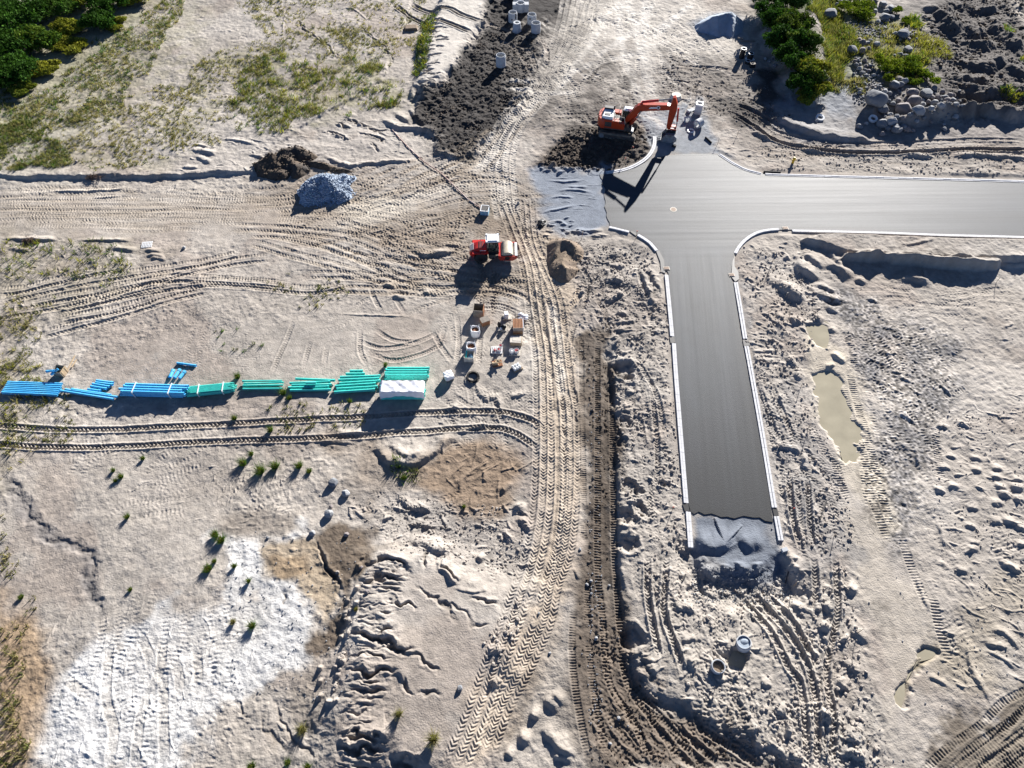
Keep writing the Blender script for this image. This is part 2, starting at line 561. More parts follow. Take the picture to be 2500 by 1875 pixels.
def scuffs(poly, n, ang, jit, h=(0.05, 0.14), ln=(0.8, 3.0), seed=0, wf=None, col=None):
    """n short windrows and clods of pushed soil inside an outline"""
    if isinstance(poly, str): poly = P(poly)
    q = np.random.default_rng(seed)
    lo, hi = poly.min(0), poly.max(0)
    k = 0
    while k < n:
        c = q.uniform(lo, hi)
        if sdf(poly, np.array([c[0]]), np.array([c[1]]))[0] < 0: continue
        k += 1
        a = math.radians(ang + q.normal() * jit); L = q.uniform(*ln)
        d = np.array([math.cos(a), math.sin(a)]) * L / 2
        m_ = c + np.array([-d[1], d[0]]) * q.uniform(-0.4, 0.4)
        hh = q.uniform(*h) * .66
        ridge(np.array([c - d, m_, c + d]), hh, wf=wf or hh * .95 + .02, wb=hh * q.uniform(.9, 2.2) + .06, wob=.25, col=col)

def groove(pts, dep, w=.22, jag=.35, col=(.19, .165, .14), ca=.7, tl=None):
    """a crack or rill cut by running water"""
    if isinstance(pts, str): pts = P(pts)
    st = stroke(pts, w * 4, .5)
    if st is None: return
    sl, D, F, S, L, q = st
    x, y = GX[sl], GY[sl]
    d = np.abs(F + jag * fbm(x, y, .9, 3, 63)) + np.clip(D - w * 2.5, 0, 9)
    tl = tl or min(L * .4, 2.5)
    tp = sst(0, tl, S) * sst(0, tl, L - S)
    g_ = np.exp(-(d / w) ** 2) * tp
    HH[sl] += -dep * g_ + .15 * dep * np.exp(-((d - 2 * w) / w) ** 2) * tp
    mm = (g_ * ca)[..., None]
    CC[sl] = CC[sl] * (1 - mm) + np.array(col, np.float32) * mm

def rand_tracks(poly, n, ang, jit, seed, kind='c', L=(5, 16), w=.6, dep=.03, amp=.08, per=.4, col=None, ca=.35, broken=.3, gauge=1.9, curve=.12, rim=.5):
    poly = P(poly); q = np.random.default_rng(seed)
    lo, hi = poly.min(0), poly.max(0); k = 0
    while k < n:
        c = q.uniform(lo, hi)
        if sdf(poly, np.array([c[0]]), np.array([c[1]]))[0] < 0: continue
        k += 1
        a = math.radians(ang + q.normal() * jit); l_ = q.uniform(*L); cv = q.normal() * curve
        d = np.array([math.cos(a), math.sin(a)]); nn = np.array([-d[1], d[0]])
        pts = np.array([c + d * l_ * t + nn * cv * l_ * (t * t * 4 - .5) for t in (-.5, -.17, .17, .5)])
        cc = col if col is None else np.array(col) * q.uniform(.8, 1.25)
        f = q.uniform(.3, .85)
        track(pts, w, dep * f, kind, per * q.uniform(.9, 1.15), amp * f, cc, ca, 0, l_ * .3, rim, broken=broken)
        if gauge: track(pts, w, dep * f, kind, per, amp * f * .8, cc, ca, gauge * q.uniform(.5, 1.05), l_ * .3, rim, broken=broken)

def holes(spec, seed=0):
    """pits: 'x,y,radius_m,depth'"""
    for s in spec.split():
        px, py, r, d = map(float, s.split(','))
        cx, cy = G(px, py)
        sl = win(cx - r * 1.6, cx + r * 1.6, cy - r * 1.6, cy + r * 1.6)
        x, y = GX[sl], GY[sl]
        e = np.hypot(x - cx, (y - cy)) / r + 0.35 * fbm(x, y, r, 3, 61)
        HH[sl] += -d * (1 - sst(0.55, 1.05, e)) + 0.25 * abs(d) * np.exp(-((e - 1.15) / 0.2) ** 2)

SAND, PALE, WHITE = (.36, .325, .285), (.47, .435, .39), (.53, .52, .50)
BROWN, DARK, DKB = (.215, .165, .12), (.026, .023, .022), (.15, .125, .10)
GRAV, GREY, WET, OCHRE = (.215, .238, .275), (.185, .178, .175), (.125, .095, .068), (.29, .20, .115)
TRK, OLIVE, GRAVW, DUST = (.098, .078, .061), (.24, .205, .145), (.165, .182, .21), (.53, .49, .435)

# --- base colour: pale glacial sand with broad damp and dry patches
CC[:] = np.array(SAND, np.float32)
_b = fbm(GX, GY, 16.0, 5, 2)[..., None] * 0.5
CC[:] = CC * (1 + 0.16 * _b)
_d = sst(-.05, 0.45, fbm(GX, GY, 7.0, 6, 9))[..., None] * 0.6
CC[:] = CC * (1 - _d) + np.array((.28, .235, .20), np.float32) * _d
_w = sst(0.1, 0.7, fbm(GX * 0.6, GY, 9.0, 5, 14))[..., None] * 0.45
CC[:] = CC * (1 - _w) + np.array(PALE, np.float32) * _w

# --- ragged regions of other soils
tint('-40,-20 380,-20 330,70 240,150 130,230 60,330 -40,420', (.20, .20, .10), .55, 4, 3)
tint('60,180 330,80 420,0 480,0 420,120 300,260 180,400 40,420 -20,300', (.30, .29, .20), .4, 6, 5)
tint('560,150 700,110 860,150 960,180 980,240 860,260 700,290 600,330 480,300', (.27, .25, .16), .7, 4, 5, 5, 7, .6, 1.5)
tint('40,200 330,110 480,60 560,160 520,330 400,400 60,400', (.29, .265, .19), .6, 4, 5, 5, 8, .6, 1.2)
tint('1100,0 1200,0 1178,70 1147,108 1087,203 1015,250 1030,150 1060,60', (.58, .54, .48), .8, 1.5, 1)
rough('1100,0 1200,0 1178,70 1147,108 1087,203 1030,230 1050,120', .5)
# pale fan of dust over the upper crossing
tint('1330,-10 1660,-10 1790,60 1800,130 1690,190 1600,240 1640,330 1560,300 1520,200 1440,120 1330,240 1180,420 1130,420 1260,260 1350,130', (.46, .425, .375), .8, 4, 4, 6)
tint('1420,120 1540,100 1560,180 1600,260 1560,290 1480,320 1400,330 1330,300 1340,240', (.20, .175, .15), .75, 3, 3, 4, 3, .35)
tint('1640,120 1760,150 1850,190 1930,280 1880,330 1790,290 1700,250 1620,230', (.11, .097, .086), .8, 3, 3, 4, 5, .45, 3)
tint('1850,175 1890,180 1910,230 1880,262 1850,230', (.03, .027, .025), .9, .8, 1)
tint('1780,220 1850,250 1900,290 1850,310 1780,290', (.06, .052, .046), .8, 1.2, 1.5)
# the black mulch field
tint('1201,-20 1179,63 1147,108 1087,203 1011,222 1015,294 1068,345 1059,380 1138,395 1217,316 1300,234 1330,170 1330,90 1400,40 1420,-20', DARK, .95, 1.2, 1.2, 3)
tint('1240,60 1340,60 1420,0 1500,-10 1380,110 1330,170 1290,240 1240,230 1200,180', (.105, .094, .084), .85, 2, 2.5, 4, 6, .35, 2.5)
tint('1300,240 1400,120 1440,100 1420,200 1330,300 1250,330', (.11, .096, .084), .7, 2, 2)
rough('1201,-20 1179,63 1147,108 1087,203 1011,222 1015,294 1068,345 1059,380 1138,395 1217,316 1300,234 1330,170 1330,90', 2.3)
# dug soil round the excavator
tint('1305,405 1340,370 1395,315 1440,300 1560,300 1596,330 1592,367 1548,404 1482,420 1400,415', (.058, .043, .032), .95, .8, .8)
rough('1305,405 1340,370 1395,315 1440,300 1560,300 1596,330 1592,367 1548,404 1482,420', 2.6)
tint('1500,380 1590,340 1580,395 1520,412 1490,415', (.10, .086, .074), .8, .6, .6)
# blue crushed gravel
tint('1302,418 1400,412 1482,420 1470,450 1484,552 1440,566 1350,566 1316,520', GRAV, 1, 1.2, 1.2, 3)
tint('1440,410 1500,400 1490,425 1440,430', GRAV, .8, .8, .8)
tint('1540,262 1600,270 1700,240 1745,330 1780,378 1740,392 1600,392 1597,345', (.25, .265, .285), .95, 1.2, 1.5)
tint('1690,60 1730,28 1790,32 1822,60 1810,82 1760,90 1700,78', GRAV, .9, 1.2, 1)
tint('1684,1250 1890,1262 1902,1320 1918,1390 1890,1420 1800,1425 1720,1400 1690,1345', GRAVW, 1, .4, .5)
# brown clay near the roller and the yard
tint('1000,600 1150,560 1290,560 1290,700 1180,720 1040,680', (.20, .152, .11), .75, 2, 3, 3, 1, .3, 3)
tint('1110,500 1300,500 1310,600 1260,620 1150,580', (.19, .155, .122), .7, 2, 2)
tint('760,520 1000,500 1260,470 1280,560 1100,590 900,590', (.235, .185, .135), .7, 3, 3, 4, 2, .3, 3)
tint('620,440 700,430 900,430 880,520 720,520 640,500', (.20, .16, .12), .55, 2, 2, 3, 3, .3, 2)
tint('1040,1120 1090,1078 1150,1062 1250,1090 1262,1160 1210,1240 1110,1235 1030,1180', (.225, .165, .115), .9, 1.5, 1.5)
tint('800,1040 940,1050 950,1120 930,1180 1000,1190 900,1230 840,1200 860,1110 780,1080', (.20, .155, .115), .65, 1.5, 1.5)
# chalky white floor, wet wash and the tan pit
tint('548,1312 640,1320 712,1312 740,1370 690,1380 712,1430 760,1470 786,1500 770,1560 748,1588 735,1622 690,1640 650,1700 560,1712 500,1790 430,1880 75,1885 85,1810 108,1720 140,1640 230,1580 360,1500 480,1478 600,1478 640,1470 600,1440 570,1380', WHITE, .97, 1.0, 2.0, 2.5)
tint('75,1890 100,1730 150,1640 240,1590 280,1640 260,1760 250,1890', (.58, .57, .55), .9, .8, 1)
tint('560,1315 700,1320 735,1365 690,1372 640,1360 610,1400 580,1400', (.64, .625, .60), .9, .6, .8)
tint('380,1500 560,1470 600,1440 640,1490 560,1560 470,1540', SAND, .3, 1.5, 2)
tint('280,1620 480,1560 620,1560 560,1680 420,1700 300,1700', (.50, .47, .43), .4, 1.5, 2)
tint('640,1345 720,1318 770,1330 800,1370 830,1430 838,1470 800,1520 760,1490 722,1455 700,1420 650,1400', (.33, .265, .19), .95, .6, .8)
tint('665,1370 740,1366 760,1400 700,1420 668,1405', (.28, .205, .13), .8, .4, .5)
tint('772,1305 830,1285 920,1300 905,1350 880,1410 858,1450 846,1520 844,1560 832,1598 762,1603 756,1575 790,1520 835,1482 830,1440 805,1390 778,1340', WET, .92, .5, .7, 1.5)
tint('690,1640 780,1620 800,1680 780,1760 720,1700', (.22, .19, .16), .7, 1.2, 1.4)
tint('520,1255 640,1240 730,1260 740,1300 640,1318 560,1312', (.215, .185, .155), .75, .8, .6)
# left edge
tint('-20,1480 60,1520 110,1570 130,1640 100,1760 75,1890 -20,1890', OCHRE, .75, 1.6, 1.6)
tint('-20,560 60,590 200,590 400,640 300,720 130,790 40,900 100,940 120,1000 60,1080 30,1180 -20,1200', (.235, .205, .15), .65, 3, 3, 3, 1, .3, 2)
tint('0,420 300,430 620,440 640,470 400,480 0,480', (.43, .39, .34), .7, 1, 1)
tint('-20,478 500,490 800,520 900,560 700,570 400,560 -20,560', (.33, .285, .235), .5, 1.5, 2)
# middle haul road and the dark crawler lane
tint('1260,560 1340,560 1400,700 1420,900 1424,1250 1400,1380 1350,1560 1260,1760 1190,1890 1100,1890 1190,1670 1290,1470 1312,1330 1310,900 1290,720', (.385, .32, .25), .9, 1, 1)
tint('1408,820 1490,780 1503,900 1510,1100 1514,1400 1535,1560 1552,1650 1620,1715 1720,1765 1810,1800 1930,1890 1440,1890 1400,1760 1380,1640 1392,1480 1424,1330 1430,1100', TRK, .92, .7, .8)
tint('1440,1000 1500,1000 1510,1390 1440,1420', (.072, .058, .046), .7, 1, 1)
tint('1330,1560 1390,1500 1380,1700 1430,1880 1380,1890 1300,1700', (.32, .285, .245), .6, 1, 1)
tint('2216,1890 2290,1835 2345,1790 2400,1735 2455,1695 2530,1640 2620,1600 2620,1890', (.115, .096, .075), .9, .8, 1.3, 1.5)
tint('2330,1890 2400,1830 2440,1810 2420,1850 2380,1890', (.22, .19, .15), .6, .6, .8)
tint('2450,1790 2520,1750 2540,1770 2470,1820', (.22, .19, .15), .6, .6, .8)
# stone strewn ground on the east side, pale creek bed
tint('2030,720 2200,760 2330,840 2340,960 2310,1100 2290,1200 2240,1330 2180,1350 2150,1250 2130,1150 2105,1000 2080,900 2040,800', GREY, .9, 2, 3, 5, 8, .35, 2)
tint('2080,600 2500,690 2520,900 2400,900 2280,760 2160,700', (.30, .27, .235), .6, 2, 2, 3, 1, .3, 3)
tint('1950,780 1990,790 2070,860 2092,930 2118,1050 2150,1180 2190,1290 2160,1310 2110,1230 2060,1170 2040,1080 1990,1010 1965,900', (.46, .41, .335), .9, .8, .8)
tint('2100,1240 2150,1230 2168,1300 2150,1312 2120,1290', (.12, .105, .09), .85, .4, .4, 1.5, 1, .3, .5)
tint('2060,1180 2120,1280 2200,1420 2260,1480 2282,1560 2262,1620 2200,1690 2190,1780 2200,1890 2160,1890 2150,1740 2165,1640 2140,1540 2100,1430 2080,1330', (.42, .375, .315), .8, 1, 1)
tint('2140,1470 2190,1480 2190,1540 2160,1545', (.14, .125, .108), .75, .6, .8, 1.5, 1, .4, .6)
tint('2262,1590 2288,1585 2262,1622 2232,1640 2215,1700 2205,1735 2190,1720 2195,1680 2215,1640 2240,1618', OLIVE, .9, .25, .3)
tint('1700,650 1790,700 1840,1200 1910,1330 1880,1240 1800,640', (.255, .247, .24), .75, 1, 1.5, 2, 1, .3, 1.5)
tint('2330,1450 2500,1420 2500,1700 2380,1760 2290,1640', (.29, .25, .19), .8, 2, 2, 4, 1, .3, 4)
# tips of grey rubble and black topsoil to the north-east
tint('2000,170 2080,150 2110,220 2100,300 2000,270 1900,260 1930,220', (.25, .27, .30), .85, 1.5, 2)
tint('1830,270 2000,270 2110,300 2120,350 2000,350 1900,320', (.24, .235, .235), .8, 1.5, 1.5)
tint('2080,60 2300,-10 2360,-10 2310,110 2300,190 2380,260 2380,300 2100,330 2080,230', (.17, .155, .14), .9, 2, 2)
tint('2225,60 2340,-20 2600,-20 2600,300 2330,300 2280,170', (.095, .085, .078), .95, 1.5, 2.5, 5)
tint('2455,-10 2480,-10 2520,60 2600,140 2560,150 2480,40', (.38, .34, .29), .9, .7, .7)
tint('2230,40 2260,50 2280,100 2310,150 2290,190 2270,120', (.27, .24, .205), .8, .8, 1)
tint('2100,300 2540,290 2560,340 2110,348', (.23, .21, .195), .8, 1, 1)
tint('1960,-20 2100,-20 2130,80 2200,60 2260,150 2230,200 2080,190 2050,230 1990,230 2010,150', (.16, .165, .07), .6, 2.5, 3)
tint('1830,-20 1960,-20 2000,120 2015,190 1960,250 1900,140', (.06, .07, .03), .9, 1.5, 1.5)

tint('1500,880 1650,880 1690,1350 1580,1380 1520,1300', (.27, .25, .225), .6, 1, 1.5, 2, 6, .4, 1.5)
tint('1400,590 1600,600 1640,860 1500,860 1420,780', (.21, .19, .17), .7, 1, 1.5, 2, 7, .5, 1.5)
tint('1560,1380 1900,1420 2060,1380 2180,1800 2150,1890 1880,1890 1700,1740 1560,1640', (.31, .285, .25), .6, 2, 2, 3, 8, .3, 3)
tint('1860,900 1960,920 2060,1200 2110,1370 1950,1400 1900,1200', (.22, .21, .20), .7, 1, 1.5, 2, 9, .4, 1.5)
tint('560,1040 830,1050 800,1240 560,1250 300,1240 200,1100', (.25, .22, .19), .6, 3, 3, 4, 10, .4, 3)
tint('850,1200 1260,1250 1280,1330 1000,1330 880,1290', (.25, .23, .21), .6, 2, 2, 3, 11, .4, 2)
tint('1800,280 1900,330 2100,370 2500,380 2500,420 1900,418 1800,390', (.27, .245, .215), .55, 1, 1, 2, 12, .4, 2)
tint('440,350 640,340 780,330 940,300 1050,330 1040,380 860,400 640,400 440,425', (.42, .385, .345), .7, 1.5, 2)

# --- surface texture
rough('-20,470 1000,480 1280,450 1280,580 900,600 500,585 -20,580', .35)
rough('380,820 1260,720 1270,920 1000,1000 150,940', .5)
rough('0,1120 500,1050 560,1300 480,1500 200,1560 0,1500', .7)
rough('900,1400 1180,1440 1260,1600 1100,1800 980,1860 960,1500', .4)
rough('1950,780 2070,860 2150,1180 2260,1480 2282,1600 2200,1890 2160,1890 2090,1400 2040,1080', .3)
rough('1500,800 1640,800 1690,1380 1560,1400 1510,1300', 1.5)
rough('1390,600 1620,660 1640,860 1500,860 1420,800', 1.4)
rough('1790,640 1960,600 2000,760 1930,1000 1960,1400 1920,1400 1880,1200 1820,850', 1.3)
rough('1690,1250 1890,1262 1930,1380 1850,1390 1700,1380', .25)
rough('1690,1395 1930,1390 1950,1460 1850,1490 1700,1470', 1.6)
rough('1560,1350 1900,1430 2060,1380 2180,1800 2150,1890 1880,1890 1700,1740 1560,1640', 1.3)
rough('2030,720 2330,840 2310,1100 2240,1330 2100,1000', 1.1)
rough('2225,60 2340,-20 2600,-20 2600,300 2330,300 2280,170', 2.5)
rough('1300,415 1480,420 1484,552 1350,566', .7)
rough('1640,120 1930,280 1880,330 1620,230', 1.4)
tint('1640,120 1930,280 1880,330 1620,230', (.12, .105, .092), .55, 2, 3, 2.5, 12, .6, 1.2)

_far = np.clip(1.25 - GY / 160.0, .5, 1)
HH += 0.16 * fbm(GX, GY, 13.0, 3, 3)
HH += RR * 0.075 * fbm(GX, GY, 3.0, 3, 5)
_rn = 1 - np.abs(fbm(GX + 1.5 * vn(GX / 4, GY / 4, 71), GY, 2.1, 3, 6))
HH += np.clip(RR, .25, 2.5) * 0.055 * (_rn - .5)
HH += RR * 0.022 * fbm(GX, GY, .6, 2, 8)
_cl = np.clip(vn(GX / .42, GY / .42, 12) - .55 + .25 * vn(GX / 5, GY / 5, 13), 0, 1)
HH += np.clip(RR - .4, 0, 2) * 0.16 * _cl
HH += np.clip(RR - 1.8, 0, 2) * 0.20 * fbm(GX, GY, .9, 4, 16, .6)
HH += (.007 + np.clip(RR - .4, 0, 1.5) * .03) * fbm(GX, GY, .33, 2, 29)
_r2 = 1 - np.abs(fbm(GX + .5 * vn(GX, GY, 72), GY, .75, 2, 26))
HH += np.clip(RR, .1, 1.6) * .035 * _r2 * sst(-.3, .5, fbm(GX, GY, 6, 2, 27))
CC *= (1 - 0.10 * np.clip(RR - .3, 0, 1.5)[..., None] * np.clip(vn(GX / .35, GY / .35, 18) * 1.2, 0, 1)[..., None])
# stone speckle on the east flat
sl, m_ = region('2030,720 2200,760 2330,840 2340,960 2310,1100 2290,1200 2240,1330 2180,1350 2150,1250 2130,1150 2105,1000 2080,900 2040,800', 2, 2, 5, 8)
_s = vn(GX[sl] / .21, GY[sl] / .21, 20)
CC[sl] *= np.clip(1 + .75 * m_ * np.clip(_s - .1, -.8, 1), .3, 2)[..., None]
HH[sl] += .03 * m_ * _s

# --- banks, terraces and pits
raise_('-60,-60 1020,-60 990,60 930,200 760,300 640,385 617,421 468,429 392,431 222,433 152,435 32,436 -60,430', .26, .25, .3)
ridge('20,436 152,435 222,432 300,433 392,430 468,429 540,426 617,421', .2, .22, 3, .9)
for s, h in (('104,467 190,465 316,459', .2), ('222,481 300,477', .14), ('468,356 519,364', .25), ('462,369 500,376 538,385', .4), ('475,386 522,405', .3), ('443,411 494,414', .3),
             ('538,342 590,350 636,361', .22), ('601,381 665,389', .2), ('818,304 863,316', .25), ('834,288 904,313', .22), ('783,323 840,335 859,351', .25), ('783,380 853,405 900,399 1024,392', .3),
             ('870,322 930,338 948,352', .2), ('880,300 940,330', .15), ('900,345 930,372', .16), ('926,285 964,310 1011,313 1075,329', .5), ('960,272 1010,305', .45), ('1000,262 1020,300', .4),
             ('1043,73 1027,133 1033,177 1011,215 1000,252', .5), ('0,581 80,582 152,584', .3), ('177,586 297,588 332,589', .22), ('13,605 79,611', .3), ('256,605 300,610 342,618', .35),
             ('351,614 399,618', .3), ('355,624 405,628', .25), ('364,632 411,634', .3), ('1002,618 1060,621 1119,611', .45), ('1080,598 1130,600', .3), ('932,694 973,703', .35), ('954,725 996,732', .35),
             ('809,768 900,770 1011,773', .1), ('1028,712 1075,718', .25), ('806,1058 860,1060 904,1056', .32), ('777,1079 830,1082 872,1080', .2), ('916,1071 926,1103 948,1125 986,1134 1024,1128 1059,1106 1094,1077 1132,1061', .5),
             ('961,1077 970,1103 999,1118 1024,1103 1037,1080', .5), ('986,1318 1037,1330 1080,1345 1122,1352', .55), ('961,1213 1011,1239 1062,1248', .4), ('1075,1366 1084,1394 1106,1419 1138,1422', .45),
             ('1000,1272 1060,1290', .3), ('1163,1356 1182,1371', .4), ('771,1311 777,1343 796,1365 806,1390 821,1403 826,1420 831,1432 829,1448 847,1464', .16),
             ('1160,930 1172,960 1200,985', .3), ('1195,960 1215,985 1230,990', .35), ('1240,970 1290,960', .3), ('1100,985 1130,1010', .25), ('1085,1005 1130,985', .2),
             ('1110,1060 1150,1045 1200,1040', .28), ('1170,1140 1140,1160 1110,1200', .2), ('1180,1145 1185,1180', .2), ('1215,1205 1260,1175', .3), ('1250,1240 1290,1245', .4), ('1260,1260 1300,1300', .4),
             ('1230,1290 1245,1330', .3), ('1100,1440 1160,1455 1200,1440', .15), ('1170,1475 1230,1468', .15), ('1185,1600 1235,1590', .35), ('1195,1660 1215,1680', .35)):
    ridge(s, h)
raise_('1100,-40 1215,-40 1180,63 1147,108 1087,203 1035,240 1020,225 1038,170 1034,130 1050,70', .9, 1.0, .5)
raise_('1215,-40 1182,63 1150,110 1090,205 1016,224 1018,294 1068,340 1064,378 1138,392 1217,316 1300,234 1330,170 1330,60 1420,-40', .35, .35, .4)
for s in ('720,47 742,73 777,98 809,123 828,152', '870,60 900,85 940,120 965,160', '750,0 700,40 690,90', '820,30 860,25 905,60'):
    ridge(s, .13)
# trampled swerve across the north bank
for s in ('961,13 996,38 1043,60 1075,63 1113,76 1157,92', '999,6 1043,28 1094,32 1125,47 1179,66'):
    track(s, 1.1, .22, 'n', col=(.16, .135, .11), ca=.9); ridge(s, .25)
# eroded shelf in the south-west with its gullies
raise_('900,1360 960,1335 1040,1335 1200,1420 1290,1440 1240,1570 1150,1790 1120,1890 800,1890 815,1800 800,1740 815,1700 838,1610 848,1520 856,1470 870,1420', .9, 2.0, .5, 3)
for s, h in (('897,1394 926,1372 958,1375 999,1397 1016,1410', .5), ('875,1420 904,1424 935,1415 980,1420 1002,1432', .45), ('904,1442 942,1448 992,1458', .3), ('844,1557 869,1556 916,1559 942,1572 980,1590 999,1598 1040,1595', .6),
             ('866,1647 904,1649 935,1644 967,1647 983,1657 1000,1690', .55), ('866,1690 904,1700 932,1698 961,1692', .35), ('837,1787 866,1799 904,1801 945,1806 970,1793', .55), ('815,1815 853,1828 878,1834 904,1825 942,1821 961,1834', .65),
             ('951,1853 989,1859 1011,1872', .45), ('961,1467 980,1477 1002,1492', .4), ('916,1545 950,1535 975,1540', .25), ('900,1502 930,1512 965,1530', .35), ('890,1485 940,1500', .2), ('990,1625 1060,1635 1075,1650', .15),
             ('1000,1440 1040,1468 1080,1480 1090,1500', .08), ('1128,1420 1160,1470 1180,1540', .06)):
    ridge(s, h * .45, .34, 2.6, .5, 1.2)
q_ = np.random.default_rng(3)
for k in range(26):     # short banks down the shelf
    y0 = q_.uniform(1385, 1870); x0 = np.interp(y0, [1385, 1520, 1700, 1870], [885, 855, 830, 815]) + q_.uniform(5, 60)
    L = q_.uniform(25, 85); s_ = q_.uniform(-.12, .25)
    ridge(P(f'{x0:.0f},{y0:.0f} {x0 + L * .5:.0f},{y0 + L * .5 * s_ + q_.uniform(-5, 5):.0f} {x0 + L:.0f},{y0 + L * s_:.0f}'), q_.uniform(.03, .08), .12, .55)
for s in ('897,1352 880,1400 856,1470 848,1520 846,1560', '842,1570 834,1620 828,1650', '826,1660 815,1690 812,1712', '790,1610 795,1640 785,1690 778,1735'):
    a_ = spline(P(s), .55)
    for p_ in a_:
        if q_.random() < .75:
            o_ = q_.normal(size=2) * .35
            ridge(np.array([p_ + o_ - (.28, .05), p_ + o_, p_ + o_ + (.28, -.05)]), q_.uniform(.15, .4), .3, .35)
# the cut along the crawler lane: sand stands higher on the east side
LANE_R = ' 1488,861 1498,930 1505,975 1514,1027 1510,1121 1512,1216 1515,1311 1516,1400 1523,1477 1538,1556 1548,1619 1561,1665 1611,1703 1668,1718 1713,1755 1801,1793 1900,1845 1990,1900'
raise_('1470,830' + LANE_R + ' 1500,1890 1440,1700 1415,1400 1430,1000', -.28, .9, .3, 2)
raise_('1478,850' + LANE_R + ' 1700,1890 1560,1800 1500,1680 1470,1400 1472,1000', -.24, .3, .3, 1.2)
ridge('1487,861 1498,930 1505,975 1514,1027 1510,1121 1512,1216 1515,1311 1516,1400 1523,1477 1538,1556 1548,1619 1561,1665 1611,1703', .16, .3, .9)
holes('1522,902,1.25,.5 1535,925,.7,.3 1531,1262,1.2,.45 1527,1035,.8,.3 1522,1080,.6,.2 1530,1330,1.1,.4 1537,1190,.8,.35 1565,1245,.9,.3 1548,1560,1.1,.45 1560,1200,.5,.2 1630,1185,.4,.2 1615,1180,.4,.2')
for s, h in (('1480,640 1510,652 1530,640', .35), ('1462,690 1500,680 1530,700', .5), ('1470,735 1505,725 1535,715', .5), ('1478,655 1490,680', .3), ('1500,760 1540,770', .35), ('1490,790 1545,785 1560,775', .3), ('1500,808 1550,800', .25),
             ('1555,645 1575,690 1590,735 1620,755', .3), ('1580,650 1600,690 1622,720', .3), ('1400,560 1450,565 1480,560', .3), ('1440,575 1480,580', .2), ('1500,630 1520,610', .35), ('1530,1230 1570,1225', .25), ('1560,1010 1600,1015', .1), ('1520,1000 1545,1010', .3),
             ('1490,1005 1530,1000', .35), ('1525,960 1550,958', .3), ('1517,995 1550,990', .3)):
    ridge(s, h)
scuffs('1400,590 1600,600 1640,860 1510,880 1420,780', 130, 10, 35, (.06, .26), (.6, 2.2), 5)
scuffs('1510,880 1640,860 1680,1330 1560,1400 1515,1300', 90, 0, 40, (.05, .18), (.4, 1.4), 6)
scuffs('1880,1340 1960,1300 2060,1400 2190,1890 1900,1890 1700,1730 1560,1640 1590,1380 1700,1420', 150, 20, 40, (.06, .25), (.5, 2.0), 7)
scuffs('1800,600 1960,600 2010,780 1930,960 1830,830', 70, -25, 30, (.08, .3), (.7, 2.5), 8)
scuffs('1830,900 1960,930 2060,1180 2100,1350 1930,1330 1890,1200', 60, -65, 35, (.05, .2), (.5, 1.8), 9)
# excavation east: a stepped face looking south
raise_('2020,605 2063,625 2170,628 2306,635 2427,638 2620,645 2620,582 2300,577 2020,570 1960,590', .7, .4, .2)
raise_('2058,634 2110,632 2166,634 2180,642 2306,650 2430,657 2440,648 2427,638 2306,634 2060,626', 1.1, .35, .1)
ridge('2025,611 2045,640 2058,655', .5); ridge('2170,637 2240,641 2306,648 2430,656', .55, .6, .7, .1); ridge('2060,630 2110,630 2165,632', .6, .7, 1.2, .15)
ridge('2440,640 2470,645 2520,646', .5, .6, 2)
for s, h in (('1927,618 1949,634 1958,659 2015,684', .8), ('1952,622 1977,627 2009,662', .75), ('2015,652 2034,646 2059,668 2078,687', .75), ('1870,690 1904,694 1933,719 1977,738', .9), ('2085,678 2120,694', .4), ('2180,678 2221,681 2256,684 2264,703', .55),
             ('1968,700 2006,719 2037,732 2078,732', .45), ('1980,690 2020,705 2050,720', .4), ('2115,725 2150,747', .3), ('2010,748 2055,762', .3), ('1985,770 2010,790', .45), ('1930,770 1945,800', .5), ('1900,760 1905,810', .4), ('2000,838 2030,855', .4), ('2025,860 2070,890', .4),
             ('2020,800 2040,815', .3), ('1920,870 1945,900', .35), ('2015,900 2040,890', .3), ('1940,905 1957,930', .4), ('2190,610 2240,600 2280,590', .2), ('1830,860 1900,855', .2), ('1840,880 1900,880', .2), ('1890,1090 1960,1100', .35), ('1962,1105 1965,1150', .3),
             ('2063,1429 2094,1451', .45), ('2066,1527 2085,1540 2123,1575', .5), ('2056,1609 2101,1657', .35), ('2040,1654 2069,1685', .45), ('2003,1723 2015,1750 2028,1777', .5), ('2059,1780 2080,1800 2110,1815', .6), ('2047,1825 2080,1840 2123,1853', .6),
             ('1915,1782 1935,1790', .5), ('2010,1470 2030,1500', .4), ('2002,1520 2025,1545', .4), ('2055,1555 2065,1565', .4), ('1985,1480 2010,1490', .3), ('1925,1470 1975,1490', .25), ('1640,1480 1700,1490', .3), ('1650,1563 1720,1560', .3), ('1570,1625 1610,1640', .35), ('1555,1640 1590,1660', .3),
             ('1560,1605 1600,1612', .3), ('1680,1600 1695,1650', .35), ('1740,1650 1765,1660 1790,1655', .25), ('1860,1680 1885,1670', .3), ('1895,1750 1920,1720', .4), ('1820,1790 1855,1775', .35), ('2344,1543 2363,1578 2370,1635 2401,1682 2420,1720', .22), ('2417,1530 2465,1559 2490,1597', .28),
             ('2398,1568 2440,1578 2465,1590', .3), ('2398,1585 2450,1612 2485,1640', .15), ('2262,1647 2319,1676', .18), ('2224,1077 2235,1110 2243,1150', .2), ('2284,1264 2300,1310 2310,1345', .2), ('2234,1400 2250,1450 2270,1500', .15),
             ('1323,1761 1346,1799 1377,1825 1415,1844', .5), ('1290,1740 1320,1752', .35), ('1330,1700 1365,1740', .35), ('1345,1690 1380,1725', .3), ('1260,1800 1300,1810', .4), ('1345,1840 1400,1860', .35), ('1230,1830 1260,1850', .3), ('1400,1390 1412,1420', .2)):
    ridge(s, h)
